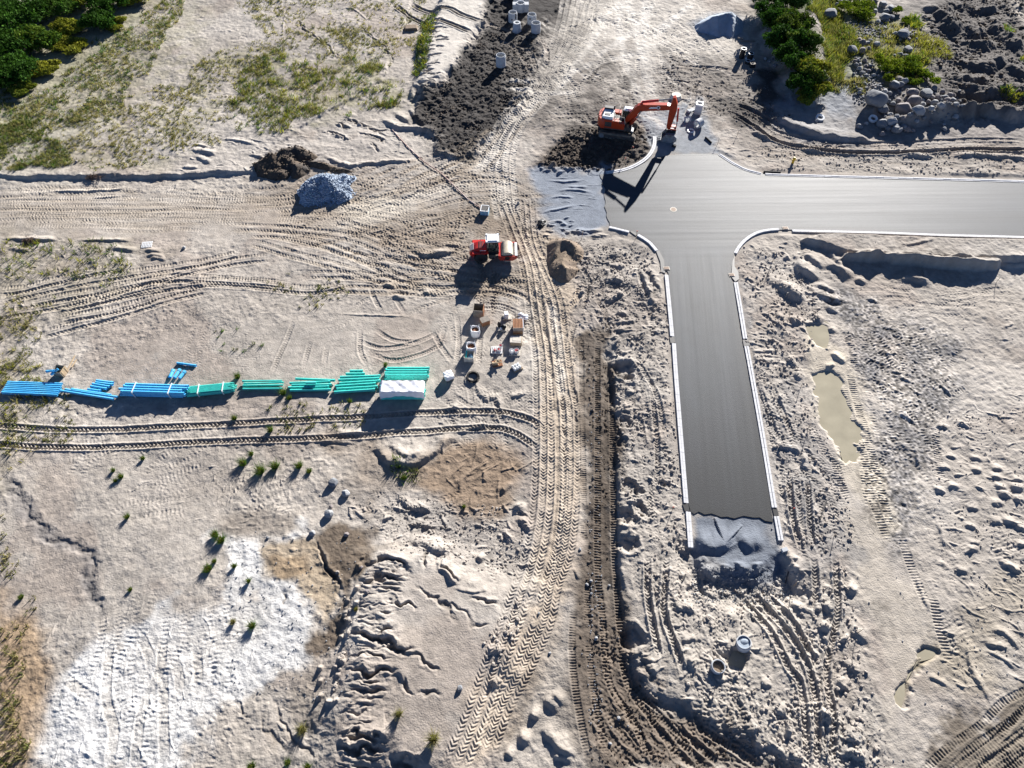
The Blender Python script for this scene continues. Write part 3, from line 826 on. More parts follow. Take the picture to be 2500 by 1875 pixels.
for s in '2322,1118 2385,1122 2307,1148 2385,1153 2436,1148 2433,1169 2483,1175 2294,1204 2328,1194 2445,1194 2483,1196 2452,1213 2436,1234 2376,1245 2487,1223 2370,1289 2433,1278 2464,1277 2493,1292 2379,1330 2376,1346 2496,1334 2300,1047 2350,1040 2460,1385 2480,1395 2350,1400'.split():
    x0, y0 = map(float, s.split(','))
    ridge(P(f'{x0 - 19},{y0 - 6} {x0},{y0 - 5} {x0 + 19},{y0 + 2}'), q_.uniform(.2, .34))
for s in ('2192,919 2243,941', '2173,947 2214,966', '2227,954 2262,970', '2287,935 2332,970', '2192,998 2215,1020 2240,1042', '2150,862 2200,865', '2170,905 2230,915', '2115,875 2160,890', '2195,1010 2230,1035', '2450,800 2480,790'):
    ridge(s, .16)
scuffs('2290,1000 2520,960 2520,1420 2330,1420', 60, -8, 22, (.08, .2), (.8, 2.2), 10)
scuffs('2330,1420 2520,1420 2520,1660 2380,1740 2300,1620', 36, -35, 25, (.06, .16), (1.0, 3.0), 12)
scuffs('2060,760 2320,840 2300,1150 2150,1180', 80, -30, 30, (.04, .1), (.5, 1.6), 13)
# berm and dumped banks north-east
ridge('2150,312 2230,288 2300,282 2390,276 2460,284 2600,282', 1.7, 2.0, 2.4, .5, tl=3)
ridge('2120,300 2133,235 2170,245', 1.2, 1.6, 1.6)
ridge('1873,278 1933,307 2000,330 2097,342 2130,335', .75, .8, 3)
ridge('1936,351 1965,360 2003,373', .45); ridge('1832,320 1860,332 1880,345', .5); ridge('2192,380 2240,381 2290,383', .45); ridge('2313,380 2400,383 2520,389', .45); ridge('1840,300 1870,330', .35)
for s, h in (('2270,30 2300,50 2320,95', 1.2), ('2240,28 2290,32', .8), ('2330,60 2380,80 2410,70', 1.0), ('2340,110 2400,115 2440,105', 1.0), ('2330,150 2390,165 2450,140', 1.1), ('2310,180 2360,200 2420,190', 1.0), ('2320,210 2400,225 2460,205', 1.2), ('2350,250 2420,235 2520,225', 1.2),
             ('2420,40 2440,80 2500,130', .9), ('2360,20 2400,30 2430,15', .8), ('2440,160 2520,190', .9), ('2300,250 2340,262 2370,258', .7), ('2120,190 2170,215 2200,220', .5), ('2400,265 2480,262', .8)):
    ridge(s, h, abs(h) * 1.6, abs(h) * 2.2, .5)
raise_('1835,-40 1975,-40 2010,110 2018,200 1975,250 1940,235 1880,120', 1.3, 1.5, .5)
raise_('2040,-40 2330,-40 2310,120 2380,270 2240,290 2120,240 2060,150', .5, 2, .8)
# dug trench lines under the excavator and loose lumps
scuffs('1310,405 1395,318 1450,320 1470,360 1480,410', 40, 20, 40, (.15, .5), (.6, 1.8), 14)
scuffs('1306,412 1440,405 1470,416 1350,425', 22, 15, 30, (.2, .45), (.7, 1.6), 15)
scuffs('1015,230 1090,205 1180,90 1320,70 1300,230 1140,390 1065,375', 240, 35, 25, (.06, .2), (.6, 2.2), 16)
scuffs('1320,560 1480,562 1470,580 1330,575', 16, 5, 20, (.15, .35), (.8, 2), 17)
scuffs('200,1080 660,1060 740,1260 540,1310 300,1220', 70, 35, 18, (.03, .09), (.6, 2), 18)
scuffs('500,1160 760,1150 740,1260 560,1260', 50, 85, 12, (.04, .12), (.6, 1.6), 19)
scuffs('840,1230 1300,1240 1290,1420 930,1330', 90, -8, 28, (.06, .24), (.5, 2.0), 20)
scuffs('1060,1090 1290,1090 1290,1240 1100,1230', 22, 62, 25, (.08, .2), (1.6, 4.2), 21)
scuffs('1030,1070 1290,1080 1290,1240 1100,1230', 30, -20, 30, (.04, .1), (.5, 1.6), 41)
scuffs('-20,600 330,600 300,740 -20,790', 40, -35, 30, (.06, .18), (.6, 1.8), 22)
scuffs('560,0 1010,0 1000,220 700,290 520,330 440,330', 60, 60, 40, (.05, .16), (1, 3), 23)
scuffs('440,340 640,330 940,290 1060,340 1050,400 640,420 420,425', 70, -12, 18, (.06, .2), (1, 3), 24)
scuffs('1790,280 1900,340 2500,360 2500,425 1900,420 1780,380', 90, -4, 14, (.06, .2), (.8, 3), 25)
scuffs('1640,120 1790,170 1920,290 1820,300 1640,230', 40, -20, 18, (.06, .18), (1.5, 4), 26)
scuffs('1420,150 1640,20 1780,60 1700,200 1560,220', 40, 20, 25, (.05, .14), (1.5, 4), 27)
scuffs('100,1500 420,1460 640,1600 480,1880 90,1880', 90, 88, 22, (.03, .1), (.6, 2.2), 28)
scuffs('640,1650 800,1640 800,1870 500,1870', 30, -50, 20, (.02, .06), (.8, 2.5), 29)
scuffs('0,940 300,960 240,1160 0,1160', 30, 20, 30, (.04, .1), (.6, 2), 30)
scuffs('2040,600 2520,680 2500,960 2200,800', 30, -5, 20, (.03, .1), (.8, 2.5), 31)
scuffs('1310,-10 1440,-10 1420,90 1340,60', 20, 15, 15, (.08, .18), (1, 3), 32)

# --- wheel and crawler marks
LT = (.46, .40, .33)
A1 = '1232,482 1257,545 1292,640 1308,735 1323,830 1330,900 1333,1090 1327,1248 1304,1375 1279,1450 1240,1560 1201,1666 1154,1793 1110,1890'
A2 = '1295,482 1304,577 1327,640 1364,735 1377,830 1393,956 1402,1000 1404,1185 1390,1343 1358,1432 1340,1520 1289,1635 1238,1730 1190,1860'
for o_, kd, pr, cc in ((-1.0, 'c', .36, None), (-.2, 'c', .32, LT), (.55, 'c', .38, LT)):
    track(A1, .62, .05, kd, pr, .075, col=cc, ca=.55, off=o_)
for o_, kd, pr, cc in ((-1.15, 'c', .38, LT), (-.5, 'c', .3, LT), (.2, 'c', .36, None)):
    track(A2, .6, .05, kd, pr, .075, col=cc, ca=.5, off=o_)
track('1322,760 1346,900 1360,1040 1362,1200 1352,1330 1320,1450', .5, .05, 'c', .2, .05, off=0)
track('1340,760 1368,920 1380,1100 1376,1260 1345,1420', .55, .05, 'c', .3, .06, col=LT)
streak('1340,720 1362,820 1368,900 1370,980', .8, (.60, .55, .48), .8)
streak('1210,1640 1260,1530 1300,1500', .5, (.2, .17, .13), .0)
streak('1205,1875 1260,1750 1310,1640 1350,1560', 1.1, (.20, .165, .13), .75)
streak('1130,1890 1180,1780 1215,1690 1260,1590', .6, (.2, .165, .13), .0)
# crawler lane
for s in ('1459,830 1459,1000 1459,1200 1459,1382 1470,1500 1478,1603 1494,1682 1548,1761 1595,1870', '1494,900 1497,1100 1500,1300 1504,1382 1516,1540 1526,1635 1548,1692 1611,1777 1670,1870'):
    track(s, .62, .07, 'b', .26, .10, col=(.145, .115, .088), ca=.6)
for s in ('1418,800 1420,1000 1424,1200 1424,1340', '1400,1480 1396,1600 1410,1720 1440,1870', '1434,1400 1436,1560 1452,1700 1484,1870', '1500,1700 1560,1790 1600,1880', '1445,720 1475,760 1490,850'):
    track(s, .6, .05, 'b', .22, .06, col=(.15, .12, .094), ca=.4, broken=.4)
for s in ('1560,1690 1640,1780 1720,1870', '1600,1740 1680,1800 1780,1880', '1700,1770 1800,1830 1880,1890', '1520,1640 1600,1720 1660,1750'):
    track(s, .65, .1, 'b', .24, .09, rim=1, broken=.35)
scuffs('1440,1700 1560,1690 1800,1810 1850,1890 1450,1890', 60, -38, 25, (.06, .2), (.5, 1.8), 33)
a_ = spline(P('1440,900 1442,1200 1440,1400 1450,1600 1464,1700 1476,1760'), .7)
for p_ in a_:
    if q_.random() < .4: continue
    o_ = q_.normal(size=2) * .35; e_ = q_.uniform(.12, .5)
    ridge(np.array([p_ + o_ - (e_ * .4, e_), p_ + o_, p_ + o_ + (e_ * .3, e_)]), q_.uniform(.04, .22), .2, .3)
# the pair of fresh tractor ruts
TA = '-40,1037 127,1047 285,1047 411,1042 538,1036 700,1028 885,1019 1011,1009 1138,1004 1233,1008 1300,1027 1330,1050'
TB = '-40,1083 127,1091 285,1090 411,1084 570,1076 758,1072 916,1063 1011,1055 1138,1046 1233,1049 1280,1071 1318,1100'
for s in (TA, TB):
    track(s, .6, .10, 'c', .40, .17, col=(.30, .25, .19), ca=.5, rim=.9)
    ridge(s, .08, .3, .5, .2)
# sweeping tyre marks on the west side
for s in ('-20,745 95,719 196,700 316,678 443,659 522,643 601,621', '-20,780 127,757 253,732 348,700 475,668 570,646 664,637', '60,748 221,725 316,703 411,690 538,694 700,706', '140,770 285,735 396,713 506,700 601,703 760,718 860,700',
          '127,795 285,766 411,728 506,703', '98,827 190,804 316,770 443,732 520,716', '-20,720 60,712 150,690 300,660', '200,756 320,722 420,700'):
    track(s, .6, .05, 'c', .42, .085, rim=.8, col=(.30, .255, .20), ca=.4)
    track(s, .5, .03, 'b', .36, .06, off=1.15, rim=.5, col=(.30, .255, .20), ca=.3)
for s, c in (('600,577 727,586 853,627 948,653 1075,672 1200,688 1300,694', (.37, .31, .235)), ('600,596 695,624 822,659 916,687 1043,713 1138,713 1233,719 1280,751', (.37, .31, .235)), ('560,560 700,566 860,590 980,640 1100,660 1210,668', None), ('640,575 760,600 880,640 980,690 1060,700 1180,700 1290,730 1312,800', (.37, .31, .235)),
             ('739,678 820,680 900,684 1000,700', None), ('790,713 900,716 1011,719 1120,722', None), ('800,540 920,580 1020,640 1120,650', None)):
    c = c or (.28, .235, .185); track(s, .6, .035, 'c', .42, .07, col=c, ca=.5, rim=.6); track(s, .55, .03, 'c', .38, .06, off=1.0, col=c, ca=.4)
for s in ('905,690 910,720 935,770', '960,720 975,745 990,770', '850,770 880,740 915,725', '870,830 930,850 1000,840 1060,815 1080,790', '900,860 960,880 1040,860 1090,830', '910,800 960,830 1030,835', '1050,800 1080,850 1110,890', '880,800 880,860 900,900',
          '1115,760 1120,830 1112,900', '1180,750 1172,830 1168,900', '1155,740 1220,745 1280,770', '1150,750 1230,755 1300,800', '1100,960 1160,1000', '1145,930 1150,990 1130,1010', '1200,950 1215,1000 1235,1050', '660,920 700,830 720,780', '740,900 760,830', '790,900 800,840', '1060,870 1090,790'):
    track(s, .55, .05, 'd', .3, .055, rim=.7, broken=.25)
for k, s in enumerate(('-20,492 300,480 500,490 700,500', '-20,505 300,500 700,520 900,540', '-20,520 300,522 600,528 800,540', '-20,535 300,536 640,548 900,575', '-20,548 260,552 560,565 760,585', '0,490 200,487 330,477', '350,485 500,500 640,510', '-20,512 400,512 760,508 1000,530', '400,530 700,540 1000,565 1150,575', '600,520 760,500 900,480 1010,450 1080,420')):
    track(s, .55, .015, 'c' if k % 2 else 'b', .36, .05, rim=.3, broken=.3, col=(.36, .31, .25) if k % 3 else DUST, ca=.3)
    track(s, .5, .015, 'b', .34, .045, rim=.2, broken=.35, off=1.9)
# upper crossing
B1 = '1400,-20 1377,95 1342,158 1304,222 1247,300 1206,380 1190,430'
B2 = '1450,-20 1421,79 1374,158 1327,228 1263,300 1232,380 1235,470 1245,540'
for s in (B1, B2):
    for o_ in (-1.6, -.7, .3, 1.2):
        track(s, .75, .03, 'c', .5, .07, off=o_, col=DUST, ca=.75)
for s in ('1120,470 1200,400 1262,320 1330,240', '1090,440 1160,390 1230,320', '1060,420 1130,390 1200,340', '1010,480 1090,450 1180,420', '1000,470 1100,420 1170,380', '880,520 980,490 1080,440 1150,410', '830,500 950,470 1060,410', '1040,500 1140,470 1240,470', '1010,520 1120,490 1230,480'):
    track(s, .7, .03, 'c', .48, .07, rim=.6, col=(.27, .22, .165), ca=.55); track(s, .65, .03, 'c', .44, .065, off=1.9, rim=.5, col=(.30, .245, .185), ca=.45)
for s in ('1700,200 1690,250 1670,290', '1730,205 1720,245', '1640,160 1730,165 1800,175', '1240,110 1290,130 1310,180', '1280,85 1330,115 1335,160', '1210,100 1260,125 1300,190', '1180,60 1240,80 1300,100'):
    track(s, .8, .08, 'd', .35, .06, col=(.36, .31, .26), ca=.6, rim=.6)
for s in ('1785,275 1830,300 1880,335 1960,358 2080,372 2200,372 2350,366 2520,366', '1790,255 1840,272 1900,305'):
    track(s, .8, .15, 'c', .35, .08, rim=1.0, col=(.20, .165, .13), ca=.75)
    track(s, .7, .08, 'c', .35, .06, rim=.8, off=2.2)
for s in ('1590,270 1610,300 1640,330', '1605,260 1660,320 1720,370', '1570,280 1590,320'):
    streak(s, .35, (.24, .235, .235), .5)
# east side
for s in ('2037,1350 2044,1477 2037,1540 2022,1603 2018,1666 2034,1761 2028,1890', '1985,1350 1992,1440 1990,1500', '1806,1445 1879,1540 1927,1635 1952,1666 1965,1761 1971,1890', '1832,1429 1911,1527 1965,1609 1990,1698 1996,1793 1990,1890', '1860,1430 1930,1510 1975,1590 2000,1640', '1580,1350 1580,1445 1589,1508 1611,1619', '1627,1350 1621,1445 1621,1502 1656,1603 1671,1660', '1970,1160 1976,1260 1985,1350', '1925,1150 1935,1260 1960,1350'):
    track(s, .58, .12, 'c', .32, .1, rim=1.1)
for s in ('2055,930 2072,1000 2098,1080 2125,1180 2140,1240', '2070,900 2100,1010 2130,1120 2160,1240 2180,1300', '2030,1100 2060,1200 2085,1240', '2100,1130 2120,1200 2170,1330', '2190,1290 2230,1400 2270,1500', '2270,1440 2300,1560 2330,1650', '2280,1030 2290,1120 2300,1190', '2060,800 2080,860 2090,920', '1990,880 2020,930'):
    track(s, .8, .03, 'b', .27, .08, rim=.3)
for s in ('2240,1900 2310,1830 2390,1775 2450,1715 2540,1670', '2300,1900 2370,1830 2450,1775 2540,1700', '2360,1890 2440,1830 2540,1760', '2420,1890 2540,1800'):
    track(s, .6, .04, 'b', .28, .07, rim=.6, col=(.16, .135, .105), ca=.4, broken=.3); track(s, .55, .05, 'b', .26, .06, rim=.9, off=-1.3, broken=.4)
for s in ('1830,900 1870,1020 1890,1100', '1850,940 1880,1020 1900,1080', '1880,930 1920,1030 1940,1080', '1880,1150 1900,1180', '1900,1160 1930,1300', '1945,1170 1955,1300', '1540,860 1600,960 1620,1050', '1590,940 1605,1100 1600,1200', '1560,1000 1575,1100', '1660,880 1680,1000', '1410,640 1440,700 1400,800 1390,860', '1440,690 1420,760', '1380,760 1440,700 1470,640', '1555,650 1570,700 1590,740', '1460,760 1520,720 1560,690'):
    track(s, .55, .07, 'c', .3, .08, rim=.8, broken=.25)
# ditches of grey stones in the south-west
for s, w in (('0,1150 25,1178 57,1242 79,1270 127,1321 196,1346 222,1365 215,1406 218,1439 234,1483 269,1511', 1.3),):
    streak(s, w, (.16, .15, .145), .75); groove(s, .12, .4, .5, (.15, .14, .135), .4)
for s in ('400,1540 390,1640 350,1730 330,1890', '395,1585 400,1700 405,1890', '270,1560 260,1700 280,1790 262,1890', '420,1590 440,1660 435,1720', '480,1560 485,1660 478,1690', '140,1640 200,1690 252,1715', '330,1530 365,1600 372,1640'):
    track(s, .8, .025, 'n', rim=.7, col=(.42, .39, .35), ca=.7, broken=.2)
streak('510,1660 530,1700 518,1730', .6, (.36, .28, .2), .7)
for s in ('700,1650 740,1720 780,1800 840,1850', '640,1720 660,1800 690,1880', '730,1640 725,1700 760,1800', '840,1340 960,1340 1040,1320'):
    streak(s, .5, (.27, .235, .195), .6)

# --- rills and gullies
for s, h in (('880,1398 897,1392 926,1372 958,1375 985,1388 1003,1402 1020,1415', .4), ('868,1425 904,1424 935,1415 980,1420 1002,1432', .4), ('835,1557 869,1556 916,1559 942,1572 980,1590 999,1598 1030,1590', .5), ('920,1558 938,1546 965,1540', .3), ('855,1646 904,1649 935,1644 967,1647 983,1657', .45), ('856,1688 904,1700 932,1698 961,1692', .35), ('830,1785 866,1799 904,1801 945,1806 970,1793', .45),
             ('810,1813 853,1828 878,1834 904,1825 942,1821 961,1834', .55), ('945,1850 989,1859 1011,1872 1030,1890', .45), ('961,1467 980,1477 1002,1492 1020,1505', .3), ('1075,1366 1082,1392 1104,1418 1138,1423', .3), ('1000,1600 1040,1628 1080,1660', .2), ('983,1660 1000,1690 1012,1710', .2), ('1000,1435 1045,1466 1085,1482 1100,1510 1120,1545', .15), ('1035,1345 1038,1380 1042,1400', .25), ('1015,1700 1050,1705 1085,1700', .15), ('1060,1480 1130,1500 1170,1550', .1), ('1140,1470 1230,1478', .2), ('1140,1530 1200,1520', .12)):
    groove(s, h, .24 if h > .3 else .16)
for k in range(230):
    y0 = q_.uniform(1375, 1885); xe = np.interp(y0, [1385, 1520, 1700, 1870], [885, 855, 830, 815]); x0 = xe + q_.uniform(0, 70)
    L = q_.uniform(18, 70); s_ = q_.uniform(-.15, .4) if y0 < 1600 else q_.uniform(-.2, .25)
    groove(P(f'{x0:.0f},{y0:.0f} {x0 + L * .35:.0f},{y0 + L * .35 * s_ + q_.uniform(-4, 4):.0f} {x0 + L * .7:.0f},{y0 + L * .7 * s_ + q_.uniform(-4, 4):.0f} {x0 + L:.0f},{y0 + L * s_:.0f}'), q_.uniform(.03, .10), .09, .22, ca=.22, tl=.8)
for s, h in (('771,1311 777,1343 796,1365 806,1390 821,1403 826,1420 831,1432 829,1448 847,1464', .3), ('1043,73 1030,130 1035,175 1012,215', .3), ('720,47 742,73 777,98 809,123 828,152', .2), ('870,60 900,85 940,120 965,160', .2), ('700,1440 690,1490', .1), ('818,304 863,316', .3), ('834,288 870,300 904,313', .3), ('783,323 815,328 840,335 859,351', .3), ('870,322 930,338 948,352', .3), ('880,300 940,330', .2), ('900,345 930,372', .2), ('910,318 950,322', .2), ('930,335 935,350', .2), ('620,1740 660,1800 720,1850', .08), ('560,1710 620,1760', .08), ('660,1700 680,1760 730,1820 800,1870', .1), ('1400,900 1402,1000 1404,1100', .06)):
    groove(s, h, .16)
for k in range(60):     # rilled face of the white bank
    y0 = q_.uniform(60, 250); xe = np.interp(y0, [40, 130, 250], [1050, 1035, 1010]); x0 = xe + q_.uniform(-15, 25)
    L = q_.uniform(15, 45)
    groove(P(f'{x0:.0f},{y0:.0f} {x0 + L * .5:.0f},{y0 - q_.uniform(0, 6):.0f} {x0 + L:.0f},{y0 - q_.uniform(0, 9):.0f}'), q_.uniform(.1, .3), .16, .2, ca=.5, tl=.8)
# --- older wheel marks crossing each other
DK = (.22, .18, .14)
rand_tracks('1330,-10 1680,-10 1780,80 1700,220 1560,260 1420,320 1340,220', 46, 100, 28, 101, per=.55, amp=.1, col=DUST, ca=.5, L=(8, 26))
rand_tracks('1340,120 1560,120 1560,300 1340,320', 16, 60, 40, 102, per=.55, amp=.1, col=(.2, .175, .15), ca=.5)
rand_tracks('700,440 1280,430 1290,600 900,600 700,520', 46, 12, 22, 103, per=.48, amp=.1, col=DK, ca=.45, L=(8, 24))
rand_tracks('-20,470 900,480 900,570 -20,570', 36, 0, 4, 104, per=.46, amp=.06, dep=.015, col=(.26, .22, .175), ca=.3, L=(10, 30), curve=.04, rim=.3)
rand_tracks('880,580 1290,560 1300,740 900,740', 30, -6, 16, 105, per=.44, amp=.09, col=DK, ca=.5, L=(6, 18))
rand_tracks('1000,740 1290,740 1290,1000 1100,1000', 22, 80, 45, 106, per=.42, amp=.06, dep=.02, L=(4, 9))
rand_tracks('1090,960 1300,960 1300,1090 1050,1080', 12, 75, 40, 107, per=.4, amp=.08, L=(3, 8))
rand_tracks('1525,880 1650,880 1680,1330 1545,1330', 24, 92, 10, 108, per=.38, amp=.07, w=.5, L=(4, 12))
rand_tracks('1560,1400 1900,1430 2050,1400 2160,1880 1900,1880 1700,1740', 30, 102, 24, 109, per=.4, amp=.1, dep=.05, L=(4, 12), rim=.8)
rand_tracks('1845,880 1960,900 2050,1200 2100,1350 1930,1340', 26, 104, 9, 110, per=.38, amp=.08, L=(4, 12))
rand_tracks('2060,760 2330,830 2320,1150 2150,1200', 44, 125, 32, 111, 'b', per=.34, amp=.08, dep=.02, L=(3, 10))
rand_tracks('2280,1050 2510,1000 2510,1650 2330,1650 2250,1400', 30, 100, 35, 112, 'b', per=.36, amp=.07, dep=.02, L=(2, 7))
rand_tracks('2100,690 2510,700 2510,820 2250,800', 16, 0, 14, 113, per=.42, amp=.06, L=(4, 12))
rand_tracks('1450,1500 1530,1600 1800,1820 1480,1880', 26, -55, 30, 114, 'b', per=.32, amp=.09, dep=.05, L=(3, 8), col=(.15, .12, .094))
rand_tracks('1850,345 2510,372 2510,430 1850,420', 16, -2, 5, 115, per=.5, amp=.09, L=(6, 18), col=DK, ca=.3)
rand_tracks('1640,120 1930,280 1880,330 1620,230', 22, -25, 20, 116, per=.55, amp=.1, L=(6, 16), col=(.24, .21, .18), ca=.5)
rand_tracks('1020,300 1090,215 1190,90 1320,70 1300,230 1140,385', 26, 52, 15, 117, per=.55, amp=.12, dep=.05, L=(5, 14), col=(.06, .053, .047), ca=.6)
rand_tracks('120,1500 640,1480 560,1870 120,1870', 22, 88, 8, 118, 'b', per=.36, amp=.05, dep=.015, L=(4, 10), rim=.3)
rand_tracks('200,1090 700,1080 740,1250 300,1300', 18, 35, 14, 119, 'b', per=.36, amp=.05, dep=.015, L=(3, 8), rim=.3)
rand_tracks('380,700 900,740 1000,900 420,900', 20, 62, 25, 120, per=.4, amp=.04, dep=.012, L=(4, 12), rim=.3)
rand_tracks('1320,440 1460,430 1470,545 1340,550', 10, 5, 20, 121, per=.45, amp=.04, dep=.012, L=(3, 9), rim=.3)
rand_tracks('840,1230 1290,1240 1280,1420 950,1330', 20, -10, 35, 122, per=.4, amp=.1, dep=.03, L=(2, 6))
rand_tracks('1380,600 1620,640 1640,850 1420,800', 18, 75, 30, 123, per=.42, amp=.1, dep=.05, L=(3, 8), rim=.9)
rand_tracks('1150,620 1290,560 1310,760 1250,760', 10, 85, 14, 124, per=.45, amp=.1, L=(6, 14), col=DK)

for s in ('1510,-10 1516,95 1542,190 1573,253 1625,320', '1530,-10 1560,100 1575,190 1600,255', '1575,-10 1577,126 1589,205 1608,253', '1480,30 1440,110 1400,170 1350,240', '1600,0 1560,60 1500,110 1440,150', '1680,20 1620,70 1570,110', '1500,0 1540,30 1620,40', '1380,180 1480,150 1560,130 1640,90', '1220,200 1300,206 1330,205', '1220,218 1300,226 1420,228', '1440,60 1500,20 1560,-10', '1700,0 1650,40 1590,80'):
    streak(s, 1.0, (.60, .565, .51), .75)
for s in ('1405,0 1370,120 1320,200 1250,300 1205,390', '1450,0 1400,110 1340,210 1260,310', '1490,0 1420,120 1350,220', '1240,420 1240,480 1250,530', '1215,440 1225,520', '800,560 950,520 1000,500 900,490', '880,540 960,500 1060,470 1180,440', '780,500 900,510 980,500'):
    streak(s, 1.6, (.50, .46, .40), .6)
tint('820,500 900,480 990,490 980,530 900,545 820,530', (.47, .42, .345), .6, 2, 2)

tint('1385,225 1460,150 1530,160 1570,250 1555,290 1480,300 1400,330 1330,330 1345,270', (.075, .066, .058), .8, 2, 3, 3, 21, .4, 2)
tint('1690,240 1760,190 1850,180 1930,270 1900,320 1860,330 1790,300', (.085, .075, .066), .8, 2, 2.5, 3, 22, .4, 2)
tint('1560,150 1680,170 1720,220 1640,250 1600,240', (.19, .172, .155), .6, 2, 3, 3, 23, .4, 2)
tint('1270,150 1330,110 1400,60 1440,60 1380,140 1310,240', (.13, .115, .10), .5, 2, 2)

# --- puddles: hollow out level floors
PUD = {}
def puddle(key, poly, z, edge=.35):
    sl, m_ = region(poly, edge, .55, 1.6, 5)
    HH[sl] = HH[sl] * (1 - m_) + (z - .10) * m_
    PUD[key] = (P(poly), z)
puddle('long', '1984,915 2000,905 2030,910 2050,935 2068,985 2082,1020 2108,1050 2110,1072 2086,1080 2094,1100 2086,1122 2070,1120 2064,1135 2052,1090 2030,1065 2010,1030 1995,985 1984,945', -.12)
puddle('north', '1962,795 1985,788 2010,795 2024,810 2016,835 2020,850 1995,838 1978,815', -.10)
puddle('olive', '2268,1590 2286,1588 2262,1622 2236,1638 2216,1690 2205,1722 2194,1712 2198,1680 2218,1640', -.16, .25)
puddle('pit', '1766,1612 1790,1585 1822,1590 1828,1612 1800,1632 1776,1640', -.34, .4)
holes('1745,1625,.0001,0')
puddle('corner', '2330,238 2360,238 2395,260 2400,272 2365,270 2335,256', -.1, .5)

# --- the carriageway bed
ROAD = P('1466,426 1472,449 1479,470 1477,490 1479,512 1482,535 1487,553 1516,558 1551,569 1580,586 1602,608 1615,630 1624,652 1632,668 1645,820 1656,975 1660,1027 1673,1153 1681,1232 1686,1250 1694,1254 1706,1252 1720,1256 1738,1255 1760,1260 1775,1259 1792,1264 1815,1262 1840,1265 1855,1266 1868,1273 1887,1274 1883,1245 1879,1216 1852,1058 1833,950 1823,900 1811,836 1790,695 1783,675 1788,640 1792,622 1801,605 1820,583 1845,569 1874,562 1900,561 1936,561 2148,567 2306,572 2500,577 2760,585 2760,457 2500,442 2275,436 1904,427 1858,423 1820,414 1795,401 1773,389 1754,379 1732,376 1675,376 1640,379 1608,384 1588,388 1577,396 1550,411 1516,421 1482,426')
sl = win(ROAD[:, 0].min() - 4, ROAD[:, 0].max() + 4, ROAD[:, 1].min() - 4, ROAD[:, 1].max() + 4)
_rd = sdf(ROAD, GX[sl], GY[sl])
_m = sst(-1.3, -.55, _rd)
HH[sl] = HH[sl] * (1 - _m) + (-.045) * _m
# gravel formation beyond the tarmac ends lies nearly level too
for poly, z in (('1310,430 1478,430 1486,550 1360,556', -.03), ('1600,340 1700,300 1752,380 1640,378 1592,384', -.04), ('1690,1258 1888,1272 1900,1300 1892,1318 1694,1318', -.06)):
    sl, m_ = region(poly, 1.0, .3)
    HH[sl] = HH[sl] * (1 - m_ * .85) + z * m_ * .85
raise_('1660,1345 1690,1340 1700,1370 1720,1395 1800,1405 1880,1395 1915,1370 1930,1400 1960,1450 1880,1500 1760,1490 1680,1440', -.7, 1.2, .6)
ridge('1693,1326 1720,1331 1745,1337 1768,1332 1785,1350', .6, .9, 2.2, .15, tl=1.0)
ridge('1806,1338 1826,1330 1850,1325 1872,1328', .6, 1.0, 2.2, .15, tl=1.0)
for s, h in (('1695,1350 1712,1375 1722,1415', .4), ('1722,1378 1735,1400 1752,1412', .35), ('1765,1375 1766,1395', .3), ('1800,1368 1808,1395', .3), ('1840,1370 1850,1400', .4), ('1900,1330 1925,1370 1945,1420', .55), ('1925,1350 1950,1400', .4), ('1705,1425 1740,1445 1765,1460', .4), ('1430,500 1480,498 1520,505', .0)):
    if h: ridge(s, h)
scuffs('1690,1380 1800,1410 1920,1390 1940,1460 1850,1470 1720,1440', 40, 0, 50, (.08, .22), (.4, 1.0), 34)
for s in ('1340,484 1370,480 1405,485', '1355,466 1400,464 1450,470', '1380,456 1440,458', '1310,520 1360,512 1410,500', '1330,545 1365,540 1385,552', '1330,440 1380,445 1430,440'):
    ridge(s, .17)
scuffs('1320,430 1460,430 1470,500 1340,530', 26, 0, 12, (.04, .12), (1, 3.5), 35)
scuffs('1335,525 1400,530 1400,560 1340,560', 12, 20, 30, (.1, .3), (.6, 1.4), 36)

CC *= (1 + .09 * fbm(GX, GY, .9, 3, 77))[..., None]
np.clip(CC, .012, .8, out=CC)

def hz(x, y):
    j = np.interp(y, Yr, np.arange(NY)); u = (x / Wd(y) + 1) / 2 * (NX - 1)
    j0, i0 = int(min(max(j, 0), NY - 2)), int(min(max(u, 0), NX - 2))
    fj, fi = min(max(j - j0, 0), 1), min(max(u - i0, 0), 1)
    return float(HH[j0, i0] * (1 - fj) * (1 - fi) + HH[j0, i0 + 1] * (1 - fj) * fi + HH[j0 + 1, i0] * fj * (1 - fi) + HH[j0 + 1, i0 + 1] * fj * fi)

def at(px, py, dz=0.0):
    z = 0.0
    for _ in range(4):
        x, y = G(px, py, z)
        z = hz(x, y)
    return Vector((x, y, z + dz))

